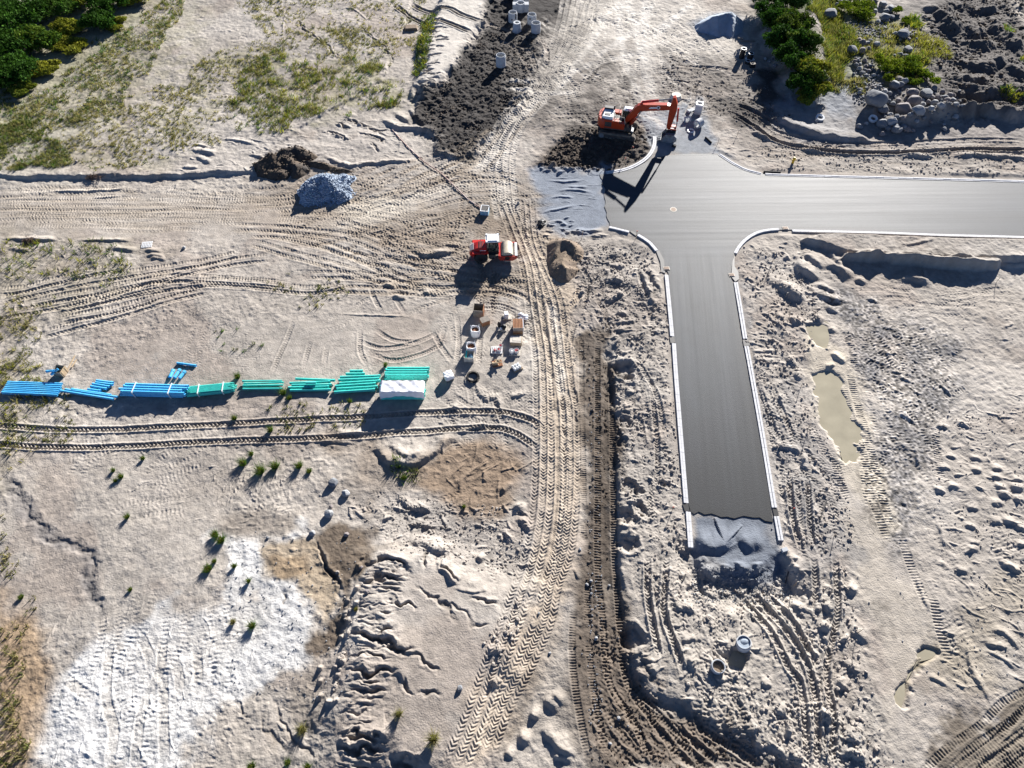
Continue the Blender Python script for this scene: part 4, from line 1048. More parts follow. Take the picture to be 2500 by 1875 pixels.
def build_ground():
    ou = np.array([1.03, 1.1, 1.25, 1.6, 2.4, 4, 8, 20]); oy0 = np.array([-4000, -1200, -300, -90, -30, -10, -3]); oy1 = np.array([145, 160, 200, 300, 500, 900, 1800, 4500])
    U2 = np.concatenate([-ou[::-1], Uc, ou]); Y2 = np.concatenate([oy0, Yr, oy1])
    n0, n1 = len(oy0), len(ou)
    W2 = 42.0 + 0.5 * np.clip(Y2, 0, 150)
    far = 1 + np.clip(np.abs(Y2 - 70) - 90, 0, None) / 60.0
    X = (W2 * far)[:, None] * U2[None, :]
    Yg = np.repeat(Y2[:, None], len(U2), 1)
    H = np.zeros_like(X); C = np.ones((*X.shape, 4)); C[..., :3] = SAND
    jj = np.clip(np.arange(len(Y2)) - n0, 0, NY - 1); ii = np.clip(np.arange(len(U2)) - n1, 0, NX - 1)
    H[:] = HH[jj][:, ii]; C[..., :3] = CC[jj][:, ii]
    ny, nx = X.shape
    me = bpy.data.meshes.new('ground')
    co = np.stack([X, Yg, H], -1).reshape(-1, 3).astype(np.float32)
    a = (np.arange(ny - 1)[:, None] * nx + np.arange(nx - 1)[None, :]).ravel()
    idx = np.stack([a, a + 1, a + nx + 1, a + nx], 1).astype(np.int32)
    me.vertices.add(len(co)); me.vertices.foreach_set('co', co.ravel())
    me.loops.add(idx.size); me.loops.foreach_set('vertex_index', idx.ravel())
    me.polygons.add(len(idx)); me.polygons.foreach_set('loop_start', np.arange(0, idx.size, 4, dtype=np.int32))
    me.update(calc_edges=True)
    ca = me.color_attributes.new('soil', 'FLOAT_COLOR', 'POINT')
    ca.data.foreach_set('color', C.reshape(-1).astype(np.float32))
    me.materials.append(M['ground'])
    me.shade_smooth()
    o = bpy.data.objects.new('ground', me)
    COL.objects.link(o)
    return tag(o, 'pale sandy construction ground with tyre tracks, ruts and patches of dark soil', kind='structure')
build_ground()
# ------------------------------------------------------------------ tarmac, kerbs, water
def build_road():
    import mathutils.geometry as mg
    lo, hi = ROAD.min(0), ROAD.max(0)
    # fine sheet cut to the outline: inner grid points plus the outline itself
    ed = []
    for k in range(len(ROAD)):
        a, b = ROAD[k], ROAD[(k + 1) % len(ROAD)]
        n = max(1, int(np.hypot(*(b - a)) / .5))
        ed += [a + (b - a) * t / n for t in range(n)]
    ed = np.array(ed)
    jag = np.random.default_rng(2)
    for i, p_ in enumerate(ed):      # the hand-raked tarmac ends are ragged
        west = p_[0] < 13.6 and 66 < p_[1] < 78
        south = p_[1] < 29.4
        if west: ed[i, 0] += jag.uniform(-.22, .22)
        if south: ed[i, 1] += jag.uniform(-.14, .14)
    gx, gy = np.meshgrid(np.arange(lo[0], hi[0], .8), np.arange(lo[1], hi[1], .8))
    gx, gy = gx.ravel(), gy.ravel()
    keep = sdf(ed, gx, gy) > .35
    pts = [tuple(p_) for p_ in ed] + list(zip(gx[keep], gy[keep]))
    n = len(ed)
    V, E_, F, *_ = mg.delaunay_2d_cdt([Vector(p_) for p_ in pts], [], [list(range(n))], 1, 1e-4)
    W = np.array([(v[0], v[1], .035) for v in V])
    me = bpy.data.meshes.new('road')
    # top sheet and a skirt 9 cm deep all round
    nv = len(W)
    cnt = {}
    for f in F:
        for a, b in zip(f, list(f[1:]) + [f[0]]):
            cnt[(a, b)] = 1
    rim = [(a, b) for (a, b) in cnt if (b, a) not in cnt]
    low = {}
    VV = [tuple(w) for w in W]
    for a, b in rim:
        for q in (a, b):
            if q not in low:
                low[q] = len(VV); VV.append((W[q][0], W[q][1], -.12))
    FF = [tuple(f) for f in F] + [(b, a, low[a], low[b]) for a, b in rim]
    me.from_pydata(VV, [], FF)
    x, y = np.array([v[0] for v in VV]), np.array([v[1] for v in VV])
    c = np.tile(np.array((.025, .031, .040)), (len(VV), 1))
    # passes of the paver: faint lengthwise bands; dead end coloured darker to mimic its weaker sun glare
    arm = sst(60, 64, y)
    along = np.where(arm > .5, 0, 1)
    xr = x - np.interp(y, [28, 62], [13.15, 18.3])
    band = .16 * vn(xr * 1.6, y * .03, 81) * along + .14 * vn(y * .9, x * .03, 82) * (1 - along) + .08 * fbm(x, y, 5, 3, 83)
    less_glare = sst(46, 27, y)
    c *= (1 + band)[:, None]
    c *= (1 - .55 * less_glare)[:, None]
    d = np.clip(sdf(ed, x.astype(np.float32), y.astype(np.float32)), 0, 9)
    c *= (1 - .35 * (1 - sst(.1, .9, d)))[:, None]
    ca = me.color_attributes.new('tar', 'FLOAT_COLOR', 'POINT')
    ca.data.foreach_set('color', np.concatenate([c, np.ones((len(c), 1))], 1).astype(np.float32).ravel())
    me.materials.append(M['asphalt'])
    me.shade_smooth(); me.set_sharp_from_angle(angle=math.radians(40))
    o = bpy.data.objects.new('road', me)
    COL.objects.link(o)
    tag(o, 'new grey asphalt road meeting in a junction, freshly laid and unmarked', kind='structure')
build_road()

def kerb(s, w=.42, h=.12):
    q = spline(P(s), .6)
    t = np.gradient(q, axis=0); t /= np.linalg.norm(t, axis=1)[:, None]
    n = np.stack([-t[:, 1], t[:, 0]], 1)
    m_ = MB()
    # a stone kerb with a lower channel course beside it, joints left open
    dist = np.concatenate([[0], np.cumsum(np.hypot(*np.diff(q, axis=0).T))])
    L = dist[-1]; k = 0.0
    road = sdf(ROAD, (q[:, 0] + n[:, 0] * .5).astype(np.float32), (q[:, 1] + n[:, 1] * .5).astype(np.float32)).mean() > sdf(ROAD, (q[:, 0] - n[:, 0] * .5).astype(np.float32), (q[:, 1] - n[:, 1] * .5).astype(np.float32)).mean()
    sg = 1 if road else -1
    while k < L - .05:
        e = min(k + 1.0, L)
        f = lambda s_: (np.interp(s_, dist, q[:, 0]), np.interp(s_, dist, q[:, 1]))
        a, b = np.array(f(k + .012)), np.array(f(e - .012))
        d = (b - a) / (np.linalg.norm(b - a) + 1e-9); nn = np.array([-d[1], d[0]]) * sg
        for o0, o1, z in ((-w / 2, -w * .05, h), (w * .02, w / 2, h * .62)):
            z += random.uniform(-.006, .006)
            c = [a + nn * o0, b + nn * o0, b + nn * o1, a + nn * o1]
            if sg < 0: c = c[::-1]
            m_.add([(p_[0], p_[1], -.2) for p_ in c] + [(p_[0], p_[1], z) for p_ in c], [(4, 5, 6, 7), (0, 1, 5, 4), (1, 2, 6, 5), (2, 3, 7, 6), (3, 0, 4, 7)])
        k = e
    o = m_.build('kerb', 'kerb_stone', None, 0)
    return tag(o, 'pale concrete kerb stones along the new asphalt', kind='structure')
for s, w in (('1598,334 1598,350 1592,369 1577,388 1548,406 1516,417 1480,422', .5), ('1487,555 1514,561 1536,567', .35), ('1557,574 1580,588 1590,597 1603,613', .4), ('1627,672 1641,822', .44), ('1645,839 1650,915 1661,1055 1675,1229', .44), ('1680,1250 1686,1337', .46),
             ('1796,690 1808,760 1819,828', .46), ('1822,846 1833,905 1860,1058 1890,1240', .46), ('1895,1261 1906,1320', .46), ('1795,619 1804,603 1822,584 1847,569 1875,562 1901,560', .4), ('1934,564 2148,569 2306,575 2500,580 2740,588', .4),
             ('1756,378 1774,390 1797,404 1822,416 1858,425', .4), ('1868,426 1906,428 2275,438 2500,444 2740,452', .4)):
    kerb(s, w)
# bare tarred gaps in the kerb runs
def gap(s):
    poly = P(s)
    m_ = MB(); n = len(poly)
    m_.add([(x, y, -.1) for x, y in poly] + [(x, y, .05) for x, y in poly], [tuple(range(n, 2 * n))[::-1]] + [(k, (k + 1) % n, n + (k + 1) % n, n + k) for k in range(n)])
    o = m_.build('kerb_gap', 'black_plastic', None, 0)
    return tag(o, 'black tarred gap left between two lengths of kerb', kind='structure')
for s in ('1634,823 1646,822 1649,837 1637,838', '1813,830 1827,829 1831,844 1816,846', '1666,1231 1680,1229 1683,1248 1672,1249', '1886,1243 1897,1241 1901,1259 1890,1261', '1538,566 1544,565 1557,572 1552,576', '1602,614 1609,612 1621,635 1624,668 1614,664 1612,640', '1793,622 1788,640 1785,676 1795,688 1804,682 1802,664 1793,650'):
    gap(s)

def water(key, label):
    poly, z = PUD[key]
    q = spline(np.vstack([poly, poly[:1]]), .6)[:-1]
    c = q.mean(0); q = c + (q - c) * 1.0
    d = q - c; L = np.linalg.norm(d, axis=1)[:, None]
    q = q + d / L * .9
    m_ = MB(); n = len(q)
    m_.add([(x, y, z) for x, y in q], [tuple(range(n))])
    o = m_.build('puddle', 'muddy_water', None, 0)
    me = o.data
    if me.polygons[0].normal.z < 0: me.flip_normals()
    return tag(o, label, kind='structure')
for k, l in (('long', 'long shallow puddle of beige muddy water'), ('north', 'small muddy puddle among wheel marks'), ('olive', 'winding trickle of olive water in the sand'), ('pit', 'murky water between two sunken concrete rings'), ('corner', 'pale puddle beside the boulders')):
    water(k, l)

# ------------------------------------------------------------------ ironwork in the road
def inlet(px, py, rz, label, w=.75, d=.55):
    x, y = G(px, py)
    t = thing('storm_drain', label, 'drain', (x, y, .035), rz, 'storm drains in the road edge')
    fr = MB().box((0, 0, .02), (w, d, .06)); fr.build('frame', 'pale_timber', t, 0)
    g_ = MB().box((0, 0, .062), (w - .16, d - .14, .03))
    for k in range(5): g_.box((-(w - .3) / 2 + (w - .3) * k / 4, 0, .08), (.04, d - .16, .02))
    g_.build('grate', 'cast_iron', t, 0)
inlet(1627, 656, .05, 'square drain cover at the west kerb of the side road')
inlet(1786, 672, .05, 'square drain cover in the dark patch by the east kerb', .7)
inlet(1917, 558, 0, 'square drain cover beside the kerb of the wide road', .75)
x, y = G(1644, 512)
t = thing('manhole_cover', 'round brown manhole cover in the middle of the junction', 'manhole cover', (x, y, .037))
m_ = MB(); m_.tube((0, 0, 0), (0, 0, .012), .45, .33, 24); m_.build('frame', 'pale_timber', t)
m_ = MB().cyl((0, 0, 0), (0, 0, .016), .32, n=24)
for k in range(-2, 3): m_.box((k * .11, 0, .018), (.03, .44, .01))
m_.build('lid', 'cast_iron', t)

# ------------------------------------------------------------------ excavator
def excavator():
    x, y = 15.35, 86.75
    z = hz(x, y)
    t = thing('excavator', 'large orange crawler excavator with its arm reaching over the unfinished road', 'excavator', (x, y, 0.0), math.radians(-13))
    for sy in (-1.62, 1.62):
        m_ = MB()
        prof = []
        for k in range(9): prof.append((2.15 + .5 * math.sin(math.pi * k / 8), .5 - .5 * math.cos(math.pi * k / 8)))
        for k in range(9): prof.append((-2.15 - .5 * math.sin(math.pi * k / 8), .5 + .5 * math.cos(math.pi * k / 8)))
        m_.prism(prof, sy - .31, sy + .31)
        for k in range(25): m_.box((-2.3 + k * 4.6 / 24, sy, 1.02), (.06, .62, .05))
        for k in range(25): m_.box((-2.3 + k * 4.6 / 24, sy, -.02), (.06, .62, .05))
        for sx in (-1, 1):
            for k in range(1, 6):
                a = math.pi * k / 6
                m_.box((sx * (2.15 + .52 * math.sin(a)), sy, .5 - .52 * math.cos(a)), (.07, .62, .06), ry=(a if sx < 0 else -a) + 0)
        b = m_.build('track', 'mud_steel', t)
        side = sy + (-.33 if sy < 0 else .33)
        r_ = MB()
        r_.box((0, side, .52), (3.6, .06, .34))
        for k in range(7): r_.cyl((-1.7 + k * .56, side - .05, .3), (-1.7 + k * .56, side + .05, .3), .14, n=10)
        r_.build('track_frame', 'dark_steel', b)
        s_ = MB().cyl((-2.15, side - .06, .5), (-2.15, side + .06, .5), .34, n=14); s_.build('sprocket', 'worn_steel', b)
        s_ = MB().cyl((2.15, side - .06, .5), (2.15, side + .06, .5), .32, n=14); s_.build('idler_wheel', 'dark_steel', b)
    MB().box((0, 0, .75), (1.9, 2.7, .5)).cyl((0, 0, .9), (0, 0, 1.3), .75, n=20).build('undercarriage', 'dark_steel', t)
    # revolving house
    MB().box((-.55, 0, 1.42), (4.6, 2.9, .2)).box((1.35, -1.0, 1.62), (1.1, .8, .5)).build('deck', 'dark_steel', t)
    cw = []
    for k in range(9):
        a = math.pi / 2 + math.pi * k / 8
        cw.append((-2.35 + .85 * math.cos(a) * .9, 1.52 * math.sin(a)))
    m_ = MB(); n = len(cw)
    pts = cw + [(-2.0, -1.52), (-2.0, 1.52)]
    n = len(pts)
    m_.add([(a, b, 1.38) for a, b in pts] + [(a, b, 2.6) for a, b in pts] + [(-2.2 + (a + 2.2) * .9, b * .94, 2.74) for a, b in pts],
           [tuple(range(n))[::-1], tuple(range(2 * n, 3 * n))] + [(k, (k + 1) % n, n + (k + 1) % n, n + k) for k in range(n)] + [(n + k, n + (k + 1) % n, 2 * n + (k + 1) % n, 2 * n + k) for k in range(n)])
    m_.build('counterweight', 'orange_paint', t)
    m_ = MB().box((-1.0, -1.05, 2.1), (2.1, .9, 1.16)).box((-1.0, 1.1, 2.1), (2.1, .8, 1.16)).box((.45, -1.15, 1.95), (.8, .7, .86))
    sp = m_.build('side_panel', 'orange_paint', t, 0)
    g_ = MB().box((-1.45, -1.512, 2.1), (.95, .02, .72))
    for k in range(7): g_.box((-1.86 + k * .137, -1.53, 2.1), (.03, .03, .7))
    g_.build('grille', 'dark_steel', sp, 0)
    MB().box((-1.62, -.15, 2.86), (1.5, 2.1, .36), top=.9).box((-2.2, 0, 2.8), (.5, 2.2, .22), top=.9).build('engine_hood', 'white_paint', t, 0)
    MB().box((-1.75, -.55, 3.06), (.8, .46, .05)).build('hood_vent', 'black_plastic', t, 0)
    MB().box((-1.75, .95, 3.0), (1.3, .62, .5), top=.95).cyl((-1.0, .9, 3.0), (-1.0, .9, 3.55), .1, n=10).build('air_cleaner', 'black_plastic', t)
    m_ = MB()
    for k in range(6):
        for r_ in range(2): m_.box((-.75 + k * .2, -1.3 + r_ * .5, 2.70), (.09, .34, .03))
    m_.build('tread_plate', 'pale_timber', t, 0)
    MB().box((-.35, -.25, 2.45), (1.1, .7, .5)).box((.5, .1, 1.9), (.7, .5, .8)).build('hydraulic_block', 'dark_steel', t, 0)
    # cab on the far side
    c = MB()
    c.box((1.15, 1.0, 1.72), (1.75, 1.0, .42))
    for px, py in ((.3, .53), (.3, 1.47), (1.0, .53), (1.0, 1.47), (1.95, .53), (1.95, 1.47)): c.box((px, py, 2.5), (.09, .09, 1.6))
    cab = c.build('cab', 'black_plastic', t, 0)
    MB().box((1.15, 1.0, 3.3), (1.72, 1.02, .16), top=.84).box((1.05, 1.0, 3.42), (1.1, .7, .12), top=.8).build('cab_roof', 'white_paint', cab)
    MB().box((1.12, .5, 2.55), (1.6, .02, 1.3)).box((1.12, 1.5, 2.55), (1.6, .02, 1.3)).box((2.02, 1.0, 2.55), (.02, .9, 1.3)).build('window', 'glass', cab, 0)
    MB().box((.9, 1.0, 2.1), (.5, .5, .15)).box((.68, 1.0, 2.5), (.12, .5, .8)).build('seat', 'seat_fabric', cab, 0)
    r_ = MB()
    for py in (1.45,):
        r_.path([(-2.6, py, 2.7), (-2.6, py, 3.6), (-.2, py, 3.6), (-.2, py, 2.7)], .03)
        r_.path([(-2.6, py, 3.15), (-.2, py, 3.15)], .025)
    r_.build('handrail', 'pale_timber', t); r_ = MB()
    r_.path([(-.7, -1.45, 2.7), (-.7, -1.45, 3.5), (.7, -1.45, 3.4), (.9, -1.45, 2.4)], .03).path([(-.7, -.8, 2.7), (-.7, -.8, 3.5), (-.7, -1.45, 3.5)], .03)
    r_.build('handrail', 'pale_timber', t); MB().path([(2.1, 1.6, 1.6), (2.1, 1.6, 3.0)], .03).build('grab_bar', 'pale_timber', t); r_ = MB().path([(-.2, 1.45, 3.6), (-.2, .4, 3.6), (-.2, .4, 2.7)], .03)
    r_.build('handrail', 'pale_timber', t)
    MB().box((1.0, -1.62, 2.6), (.05, .3, .4)).build('mirror', 'black_plastic', t, 0); MB().box((2.2, 1.66, 2.9), (.05, .3, .4)).build('mirror', 'black_plastic', t, 0)
    MB().box((1.75, -1.0, 1.42), (.7, .9, .12)).box((2.1, -1.0, 1.3), (.2, .9, .3)).build('step', 'worn_steel', t, 0)
    # boom, stick and bucket, all in one upright plane
    bo = MB().prism([(.45, 1.75), (.95, 1.75), (2.55, 3.75), (3.1, 4.05), (6.65, 4.72), (6.85, 5.0), (6.7, 5.3), (6.2, 5.42), (2.75, 4.98), (2.2, 4.75), (1.8, 4.3)], -.33, .33)
    boom = bo.build('boom', 'orange_paint', t, 0)
    for sy in (-.335, .335):
        s_ = MB().add([(3.75, sy, 4.52), (4.85, sy, 4.70), (4.85, sy, 4.94), (3.95, sy, 4.80)], [(0, 1, 2, 3) if sy < 0 else (3, 2, 1, 0)])
        lg = s_.build('marking', 'white_paint', boom, 0)
        for k in range(6): pass
        e_ = MB().tube((5.05, sy - .004, 4.86), (5.05, sy + .004, 4.86), .25, .15, 20); e_.build('emblem', 'white_paint', boom)
        e_ = MB().cyl((5.05, sy - .006, 4.86), (5.05, sy + .006, 4.86), .15, n=16).box((4.98, sy, 4.86), (.05, .014, .1)); e_.build('emblem_centre', 'black_plastic', boom)
    for sy in (-.5, .5):
        c = MB().cyl((1.45, sy, 1.55), (2.3, sy, 2.95), .16, n=12); cy_ = c.build('boom_cylinder', 'orange_paint', t)
        MB().cyl((2.3, sy, 2.95), (2.78, sy, 4.1), .085, n=10).build('piston_rod', 'worn_steel', cy_)
    c = MB().cyl((2.7, 0, 5.2), (4.9, 0, 5.75), .17, n=12).box((2.7, 0, 5.1), (.35, .4, .3)); cy_ = c.build('stick_cylinder', 'red_paint', t)
    MB().cyl((4.9, 0, 5.75), (6.85, 0, 6.35), .09, n=10).build('piston_rod', 'worn_steel', cy_)
    st = MB().prism([(6.55, 4.75), (6.75, 6.55), (7.05, 6.65), (7.5, 5.6), (7.6, 4.7), (7.25, 1.95), (6.85, 1.75), (6.65, 2.05)], -.29, .29)
    stick = st.build('stick', 'orange_paint', t, 0)
    c = MB().cyl((7.75, 0, 5.0), (7.95, 0, 3.0), .13, n=12); cy_ = c.build('bucket_cylinder', 'red_paint', t)
    MB().cyl((7.95, 0, 3.0), (8.0, 0, 1.75), .075, n=10).build('piston_rod', 'worn_steel', cy_)
    MB().box((7.5, -.3, 1.85), (1.15, .08, .16)).box((7.5, .3, 1.85), (1.15, .08, .16)).box((7.55, 0, 2.2), (1.0, .5, .1)).build('linkage', 'orange_paint', t, 0)
    MB().box((7.3, 0, 1.35), (1.1, .7, .5)).box((7.9, 0, 1.45), (.4, .5, .7)).cyl((6.95, -.4, 1.35), (6.95, .4, 1.35), .22, n=12).build('coupler', 'black_plastic', t)
    # bucket: curved shell with side plates
    outer = [(6.75, 1.25), (7.9, 1.3), (8.35, .95), (8.4, .45), (8.05, .1), (7.4, -.02), (6.55, .05), (6.15, .28)]
    inner = [(6.17, .36), (6.6, .15), (7.38, .08), (7.98, .18), (8.3, .5), (8.25, .9), (7.85, 1.2), (6.8, 1.15)]
    b = MB().prism(outer + inner, -.85, .85)
    b.prism(outer, -.9, -.84); b.prism(outer, .84, .9)
    bk = b.build('bucket', 'worn_steel', t)
    for k in range(5):
        MB().prism([(6.18, .24), (6.18, .38), (5.75, .22)], -.82 + k * .41 - .09, -.82 + k * .41 + .09).build('tooth', 'worn_steel', bk, 0)
excavator()

# ------------------------------------------------------------------ road roller
def roller():
    t = thing('road_roller', 'red single drum road roller with a white cab roof', 'roller', (-2.25, 61.5, 0.02), math.radians(2))
    MB().cyl((1.65, -1.06, .78), (1.65, 1.06, .78), .78, n=40).build('drum', 'drum_steel', t)
    f = MB()
    for s in (-1, 1):
        f.prism([(.55, .95), (.75, .45), (2.3, .35), (2.85, .75), (2.85, 1.05), (2.3, 1.1), (.8, 1.12)], s * 1.2 - .06, s * 1.2 + .06)
    f.box((2.74, 0, .88), (.3, 2.3, .42)).box((.72, 0, .9), (.3, 2.3, .4))
    fr = f.build('drum_frame', 'red_paint', t, 0)
    MB().box((2.74, 0, 1.1), (.3, 2.3, .03)).build('top_strip', 'white_paint', fr, 0)
    MB().box((1.65, -1.275, .72), (.9, .03, .12), ry=-.5).cyl((1.65, -1.28, .78), (1.65, -1.13, .78), .3, n=14).build('drum_hub', 'black_plastic', fr)
    MB().box((2.42, 0, 1.0), (.1, 2.1, .25)).build('scraper', 'dark_steel', fr, 0)
    MB().box((.3, 0, .8), (.9, .7, .5)).cyl((.35, 0, .4), (.35, 0, 1.2), .2, n=12).build('articulation_joint', 'dark_steel', t)
    for s in (-1, 1):
        w = MB().tube((-1.55, s * .72, .78), (-1.55, s * 1.22, .78), .78, .36, 28)
        for k in range(20):
            a = 2 * math.pi * k / 20
            w.box((-1.55 + .785 * math.cos(a), s * .97, .78 + .785 * math.sin(a)), (.09, .46, .07), ry=-a)
        wh = w.build('wheel', 'rubber', t)
        MB().cyl((-1.55, s * .78, .78), (-1.55, s * 1.12, .78), .37, n=18).build('rim', 'black_plastic', wh)
    hd = MB()
    sec = [(-2.95, .72, 1.25, .55), (-2.7, .8, 1.62, .72), (-1.9, .82, 1.95, .78), (-.85, .82, 2.05, .8)]
    vs_, fs = [], []
    for sx, z0, z1, hw in sec:
        vs_ += [(sx, -hw, z0), (sx, -hw, z1 - .18), (sx, -hw + .2, z1), (sx, hw - .2, z1), (sx, hw, z1 - .18), (sx, hw, z0)]
    for k in range(3):
        for j in range(6):
            a, b = k * 6 + j, k * 6 + (j + 1) % 6
            fs.append((a, a + 6, b + 6, b))
    fs += [(0, 1, 2, 3, 4, 5), (23, 22, 21, 20, 19, 18)]
    hd.add(vs_, fs)
    hood = hd.build('hood', 'red_paint', t)
    for s in (-1, 1): MB().box((-1.6, s * .97, 1.56), (1.9, .5, .1)).box((-2.55, s * .97, 1.3), (.1, .5, .5)).build('mudguard', 'red_paint', hood, 0)
    g_ = MB()
    for k in range(5): g_.box((-2.86 + k * .1, 0, 1.5 + k * .065), (.05, 1.15, .04))
    g_.build('grille', 'grey_paint', hood, 0)
    v = MB()
    for k in range(5): v.box((-1.75 + k * .17, 0, 2.0), (.07, 1.1, .05))
    v.build('vent', 'black_plastic', hood, 0)
    MB().box((-1.3, -.815, 1.72), (.75, .01, .07)).build('marking', 'white_paint', hood, 0)
    c = MB().box((-.1, 0, 1.15), (1.5, 1.3, .3))
    for px, py in ((-.8, -.62), (-.8, .62), (.55, -.62), (.55, .62)): c.box((px, py, 2.05), (.09, .09, 1.7))
    c.box((-.1, -.62, 1.4), (1.4, .06, .2))
    cab = c.build('cab', 'black_plastic', t, 0)
    r_ = MB().box((-.12, 0, 2.93), (1.62, 1.42, .1)).box((-.12, 0, 3.02), (1.4, 1.2, .1), top=.9)
    for px, py in ((-.8, -.6), (-.8, .6), (.56, -.6), (.56, .6)): r_.cyl((px, py, 2.9), (px, py, 3.06), .14, n=10)
    r_.build('cab_roof', 'white_paint', cab, 30)
    MB().box((-.1, -.64, 2.2), (1.26, .02, 1.3)).box((-.1, .64, 2.2), (1.26, .02, 1.3)).box((.58, 0, 2.2), (.02, 1.16, 1.3)).box((-.83, 0, 2.2), (.02, 1.16, 1.2)).build('window', 'glass', cab, 0)
    MB().box((-.25, 0, 1.55), (.5, .5, .14)).box((-.48, 0, 1.95), (.12, .5, .8)).box((.3, 0, 1.7), (.2, .4, .5)).build('seat', 'seat_fabric', cab, 0)
    MB().box((-.2, -.85, .9), (.9, .35, .5)).box((-.2, -.9, .5), (.6, .2, .06)).build('step', 'dark_steel', t, 0)
    MB().path([(.5, -.75, 1.2), (.55, -.8, 2.3)], .025).box((.62, -.95, 2.3), (.06, .22, .3)).build('mirror', 'black_plastic', t)
roller()

# ------------------------------------------------------------------ pipes
def pipe(name, label, cat, a, b, r, m, group=None, parent=None, wall=.012, socket=True, n=14):
    """a plastic pipe lying between two points (x,y,z of its axis), wider at the socket end"""
    a, b = Vector(a), Vector(b)
    d = (b - a).normalized()
    k = MB().tube(a, b, r, r - wall - .012, n)
    if socket: k.tube(a - d * .14, a + d * .12, r * 1.14, r - .004, n)
    o = k.build(name, m, parent, 50)
    if label: tag(o, label, cat, group)
    return o

ORD = ['first', 'second', 'third', 'fourth', 'fifth', 'sixth', 'seventh', 'eighth', 'ninth', 'tenth']
def pipe_row(ends, r, m, fmt, group, zf, flip=False, beam=True, tail='back'):
    for k, (p0, p1) in enumerate(ends):
        a, b = at(*p0), at(*p1)
        z = max(a.z, b.z) * .5 + min(a.z, b.z) * .5
        za = zf(k)
        A, B = (a.x, a.y, z + za + r), (b.x, b.y, z + za + r)
        if flip: A, B = B, A
        pipe('pipe', fmt.format(ORD[k]) if '{' in fmt else fmt, 'pipe', A, B, r, m, group)
# row furthest west: a shallow two layer pile
g1 = 'blue pipes in the westernmost pile'
rows = [((27 - 2.4 * k, 937 + 4.3 * k), (157 - 2 * k, 941.5 + 4.5 * k)) for k in range(7)]
pipe_row(rows, .10, 'blue_pipe', 'long blue pipe, {} from the back of the westernmost pile', g1, lambda k: .26, k % 2 if False else False)
pipe_row([((22 - 2.0 * k, 944 + 3.6 * k), (152 - 2 * k, 949 + 3.8 * k)) for k in range(6)], .115, 'blue_pipe', 'long blue pipe lying under the westernmost pile', g1, lambda k: .03)
g2 = 'blue pipes lying skew beside the westernmost pile'
pipe_row([((181, 954), (273, 967)), ((166, 955), (289, 972)), ((154, 958), (280, 977.5))], .125, 'blue_pipe', 'long blue pipe lying askew, {} from the back', g2, lambda k: .12)
pipe_row([((238, 932), (276, 937)), ((228, 940), (268, 947)), ((224, 946), (261, 952)), ((217, 953), (246, 957)), ((236, 937), (275, 942))], .13, 'blue_pipe', 'short blue offcut pipe in the stepped group, {} listed', g2, lambda k: .1, True)
for k in range(5):
    for o in bpy.data.objects:
        if o.get('label', '').startswith('short blue offcut pipe in the stepped group, ' + ORD[k]):
            o['label'] = ['short blue offcut pipe at the back of the stepped group', 'short blue offcut pipe in the middle of the stepped group', 'short blue offcut pipe just before the foremost of the stepped group', 'shortest blue offcut pipe, foremost of the stepped group', 'short blue offcut pipe, next to the rearmost of the stepped group'][k]

def bundle(label, c0, c1, cols, layers, r, m, strap=None, group=None, jit=.12, nst=2, bands=True, tilt=0.0):
    a, b = at(*c0), at(*c1)
    L = math.hypot(b.x - a.x, b.y - a.y); rz = math.atan2(b.y - a.y, b.x - a.x)
    c = (a + b) / 2
    t = thing('pipe_bundle', label, 'pipe bundle', (c.x, c.y, min(hz(a.x, a.y), hz(b.x, b.y))), rz, group)
    w = (cols - 1) * r * 2.06
    q = np.random.default_rng(cols * 7 + layers)
    base = .1
    for l in range(layers):
        for k in range(cols):
            if layers > 3 and l == layers - 1 and k in (0, cols - 1): continue
            y = -w / 2 + k * r * 2.06 + (r if l % 2 else 0) * .0
            j = q.normal() * jit
            e = L / 2
            s = 1 if (k + l) % 2 else -1
            pipe('pipe', None, None, (s * e + j, y, base + r + l * r * 2.04), (-s * e + j, y, base + r + l * r * 2.04), r, m, parent=t, n=10 if r < .1 else 14)
    H = base + layers * r * 2.04
    for k in range(nst):
        x = (-.29 + .58 * k / max(1, nst - 1)) * L
        if strap:
            MB().box((x, 0, H + .02), (.1, w + 2 * r + .1, .04)).box((x, -w / 2 - r - .05, H / 2 + .03), (.1, .04, H)).box((x, w / 2 + r + .05, H / 2 + .03), (.1, .04, H)).build('strap', strap, t, 0)
        MB().box((x, 0, .05), (.1, w + 2 * r, .1)).build('bearer', 'timber', t, 0)
    return t, L, w, H
bundle('strapped blue pipe bundle in three layers, the largest blue stack', (306, 958), (454, 961), 4, 3, .15, 'blue_pipe', 'strap_white', jit=.22)
bundle('bundle of thin teal pipes tied with two white straps', (468, 960), (570, 950), 10, 5, .055, 'teal_pipe', 'strap_white', jit=.2)
pipe_row([((424, 908), (417, 924)), ((440, 907), (428, 925)), ((452, 911), (440, 926))], .19, 'blue_pipe', 'short wide blue pipe, {} of the three laid side by side', 'short wide blue pipes', lambda k: 0.02)
a, b = at(433, 888), at(477, 894)
pipe('pipe', 'single short blue pipe lying apart behind the wide offcuts', 'pipe', (b.x, b.y, b.z + .13), (a.x, a.y, a.z + .13), .12, 'blue_pipe')
pipe_row([((597, 934), (690, 933)), ((600, 940), (694, 937)), ((598, 945), (693, 943)), ((598, 953), (692, 952))], .10, 'teal_pipe', 'thin teal pipe, {} from the back of the small group of four', 'small group of four teal pipes', lambda k: .16)
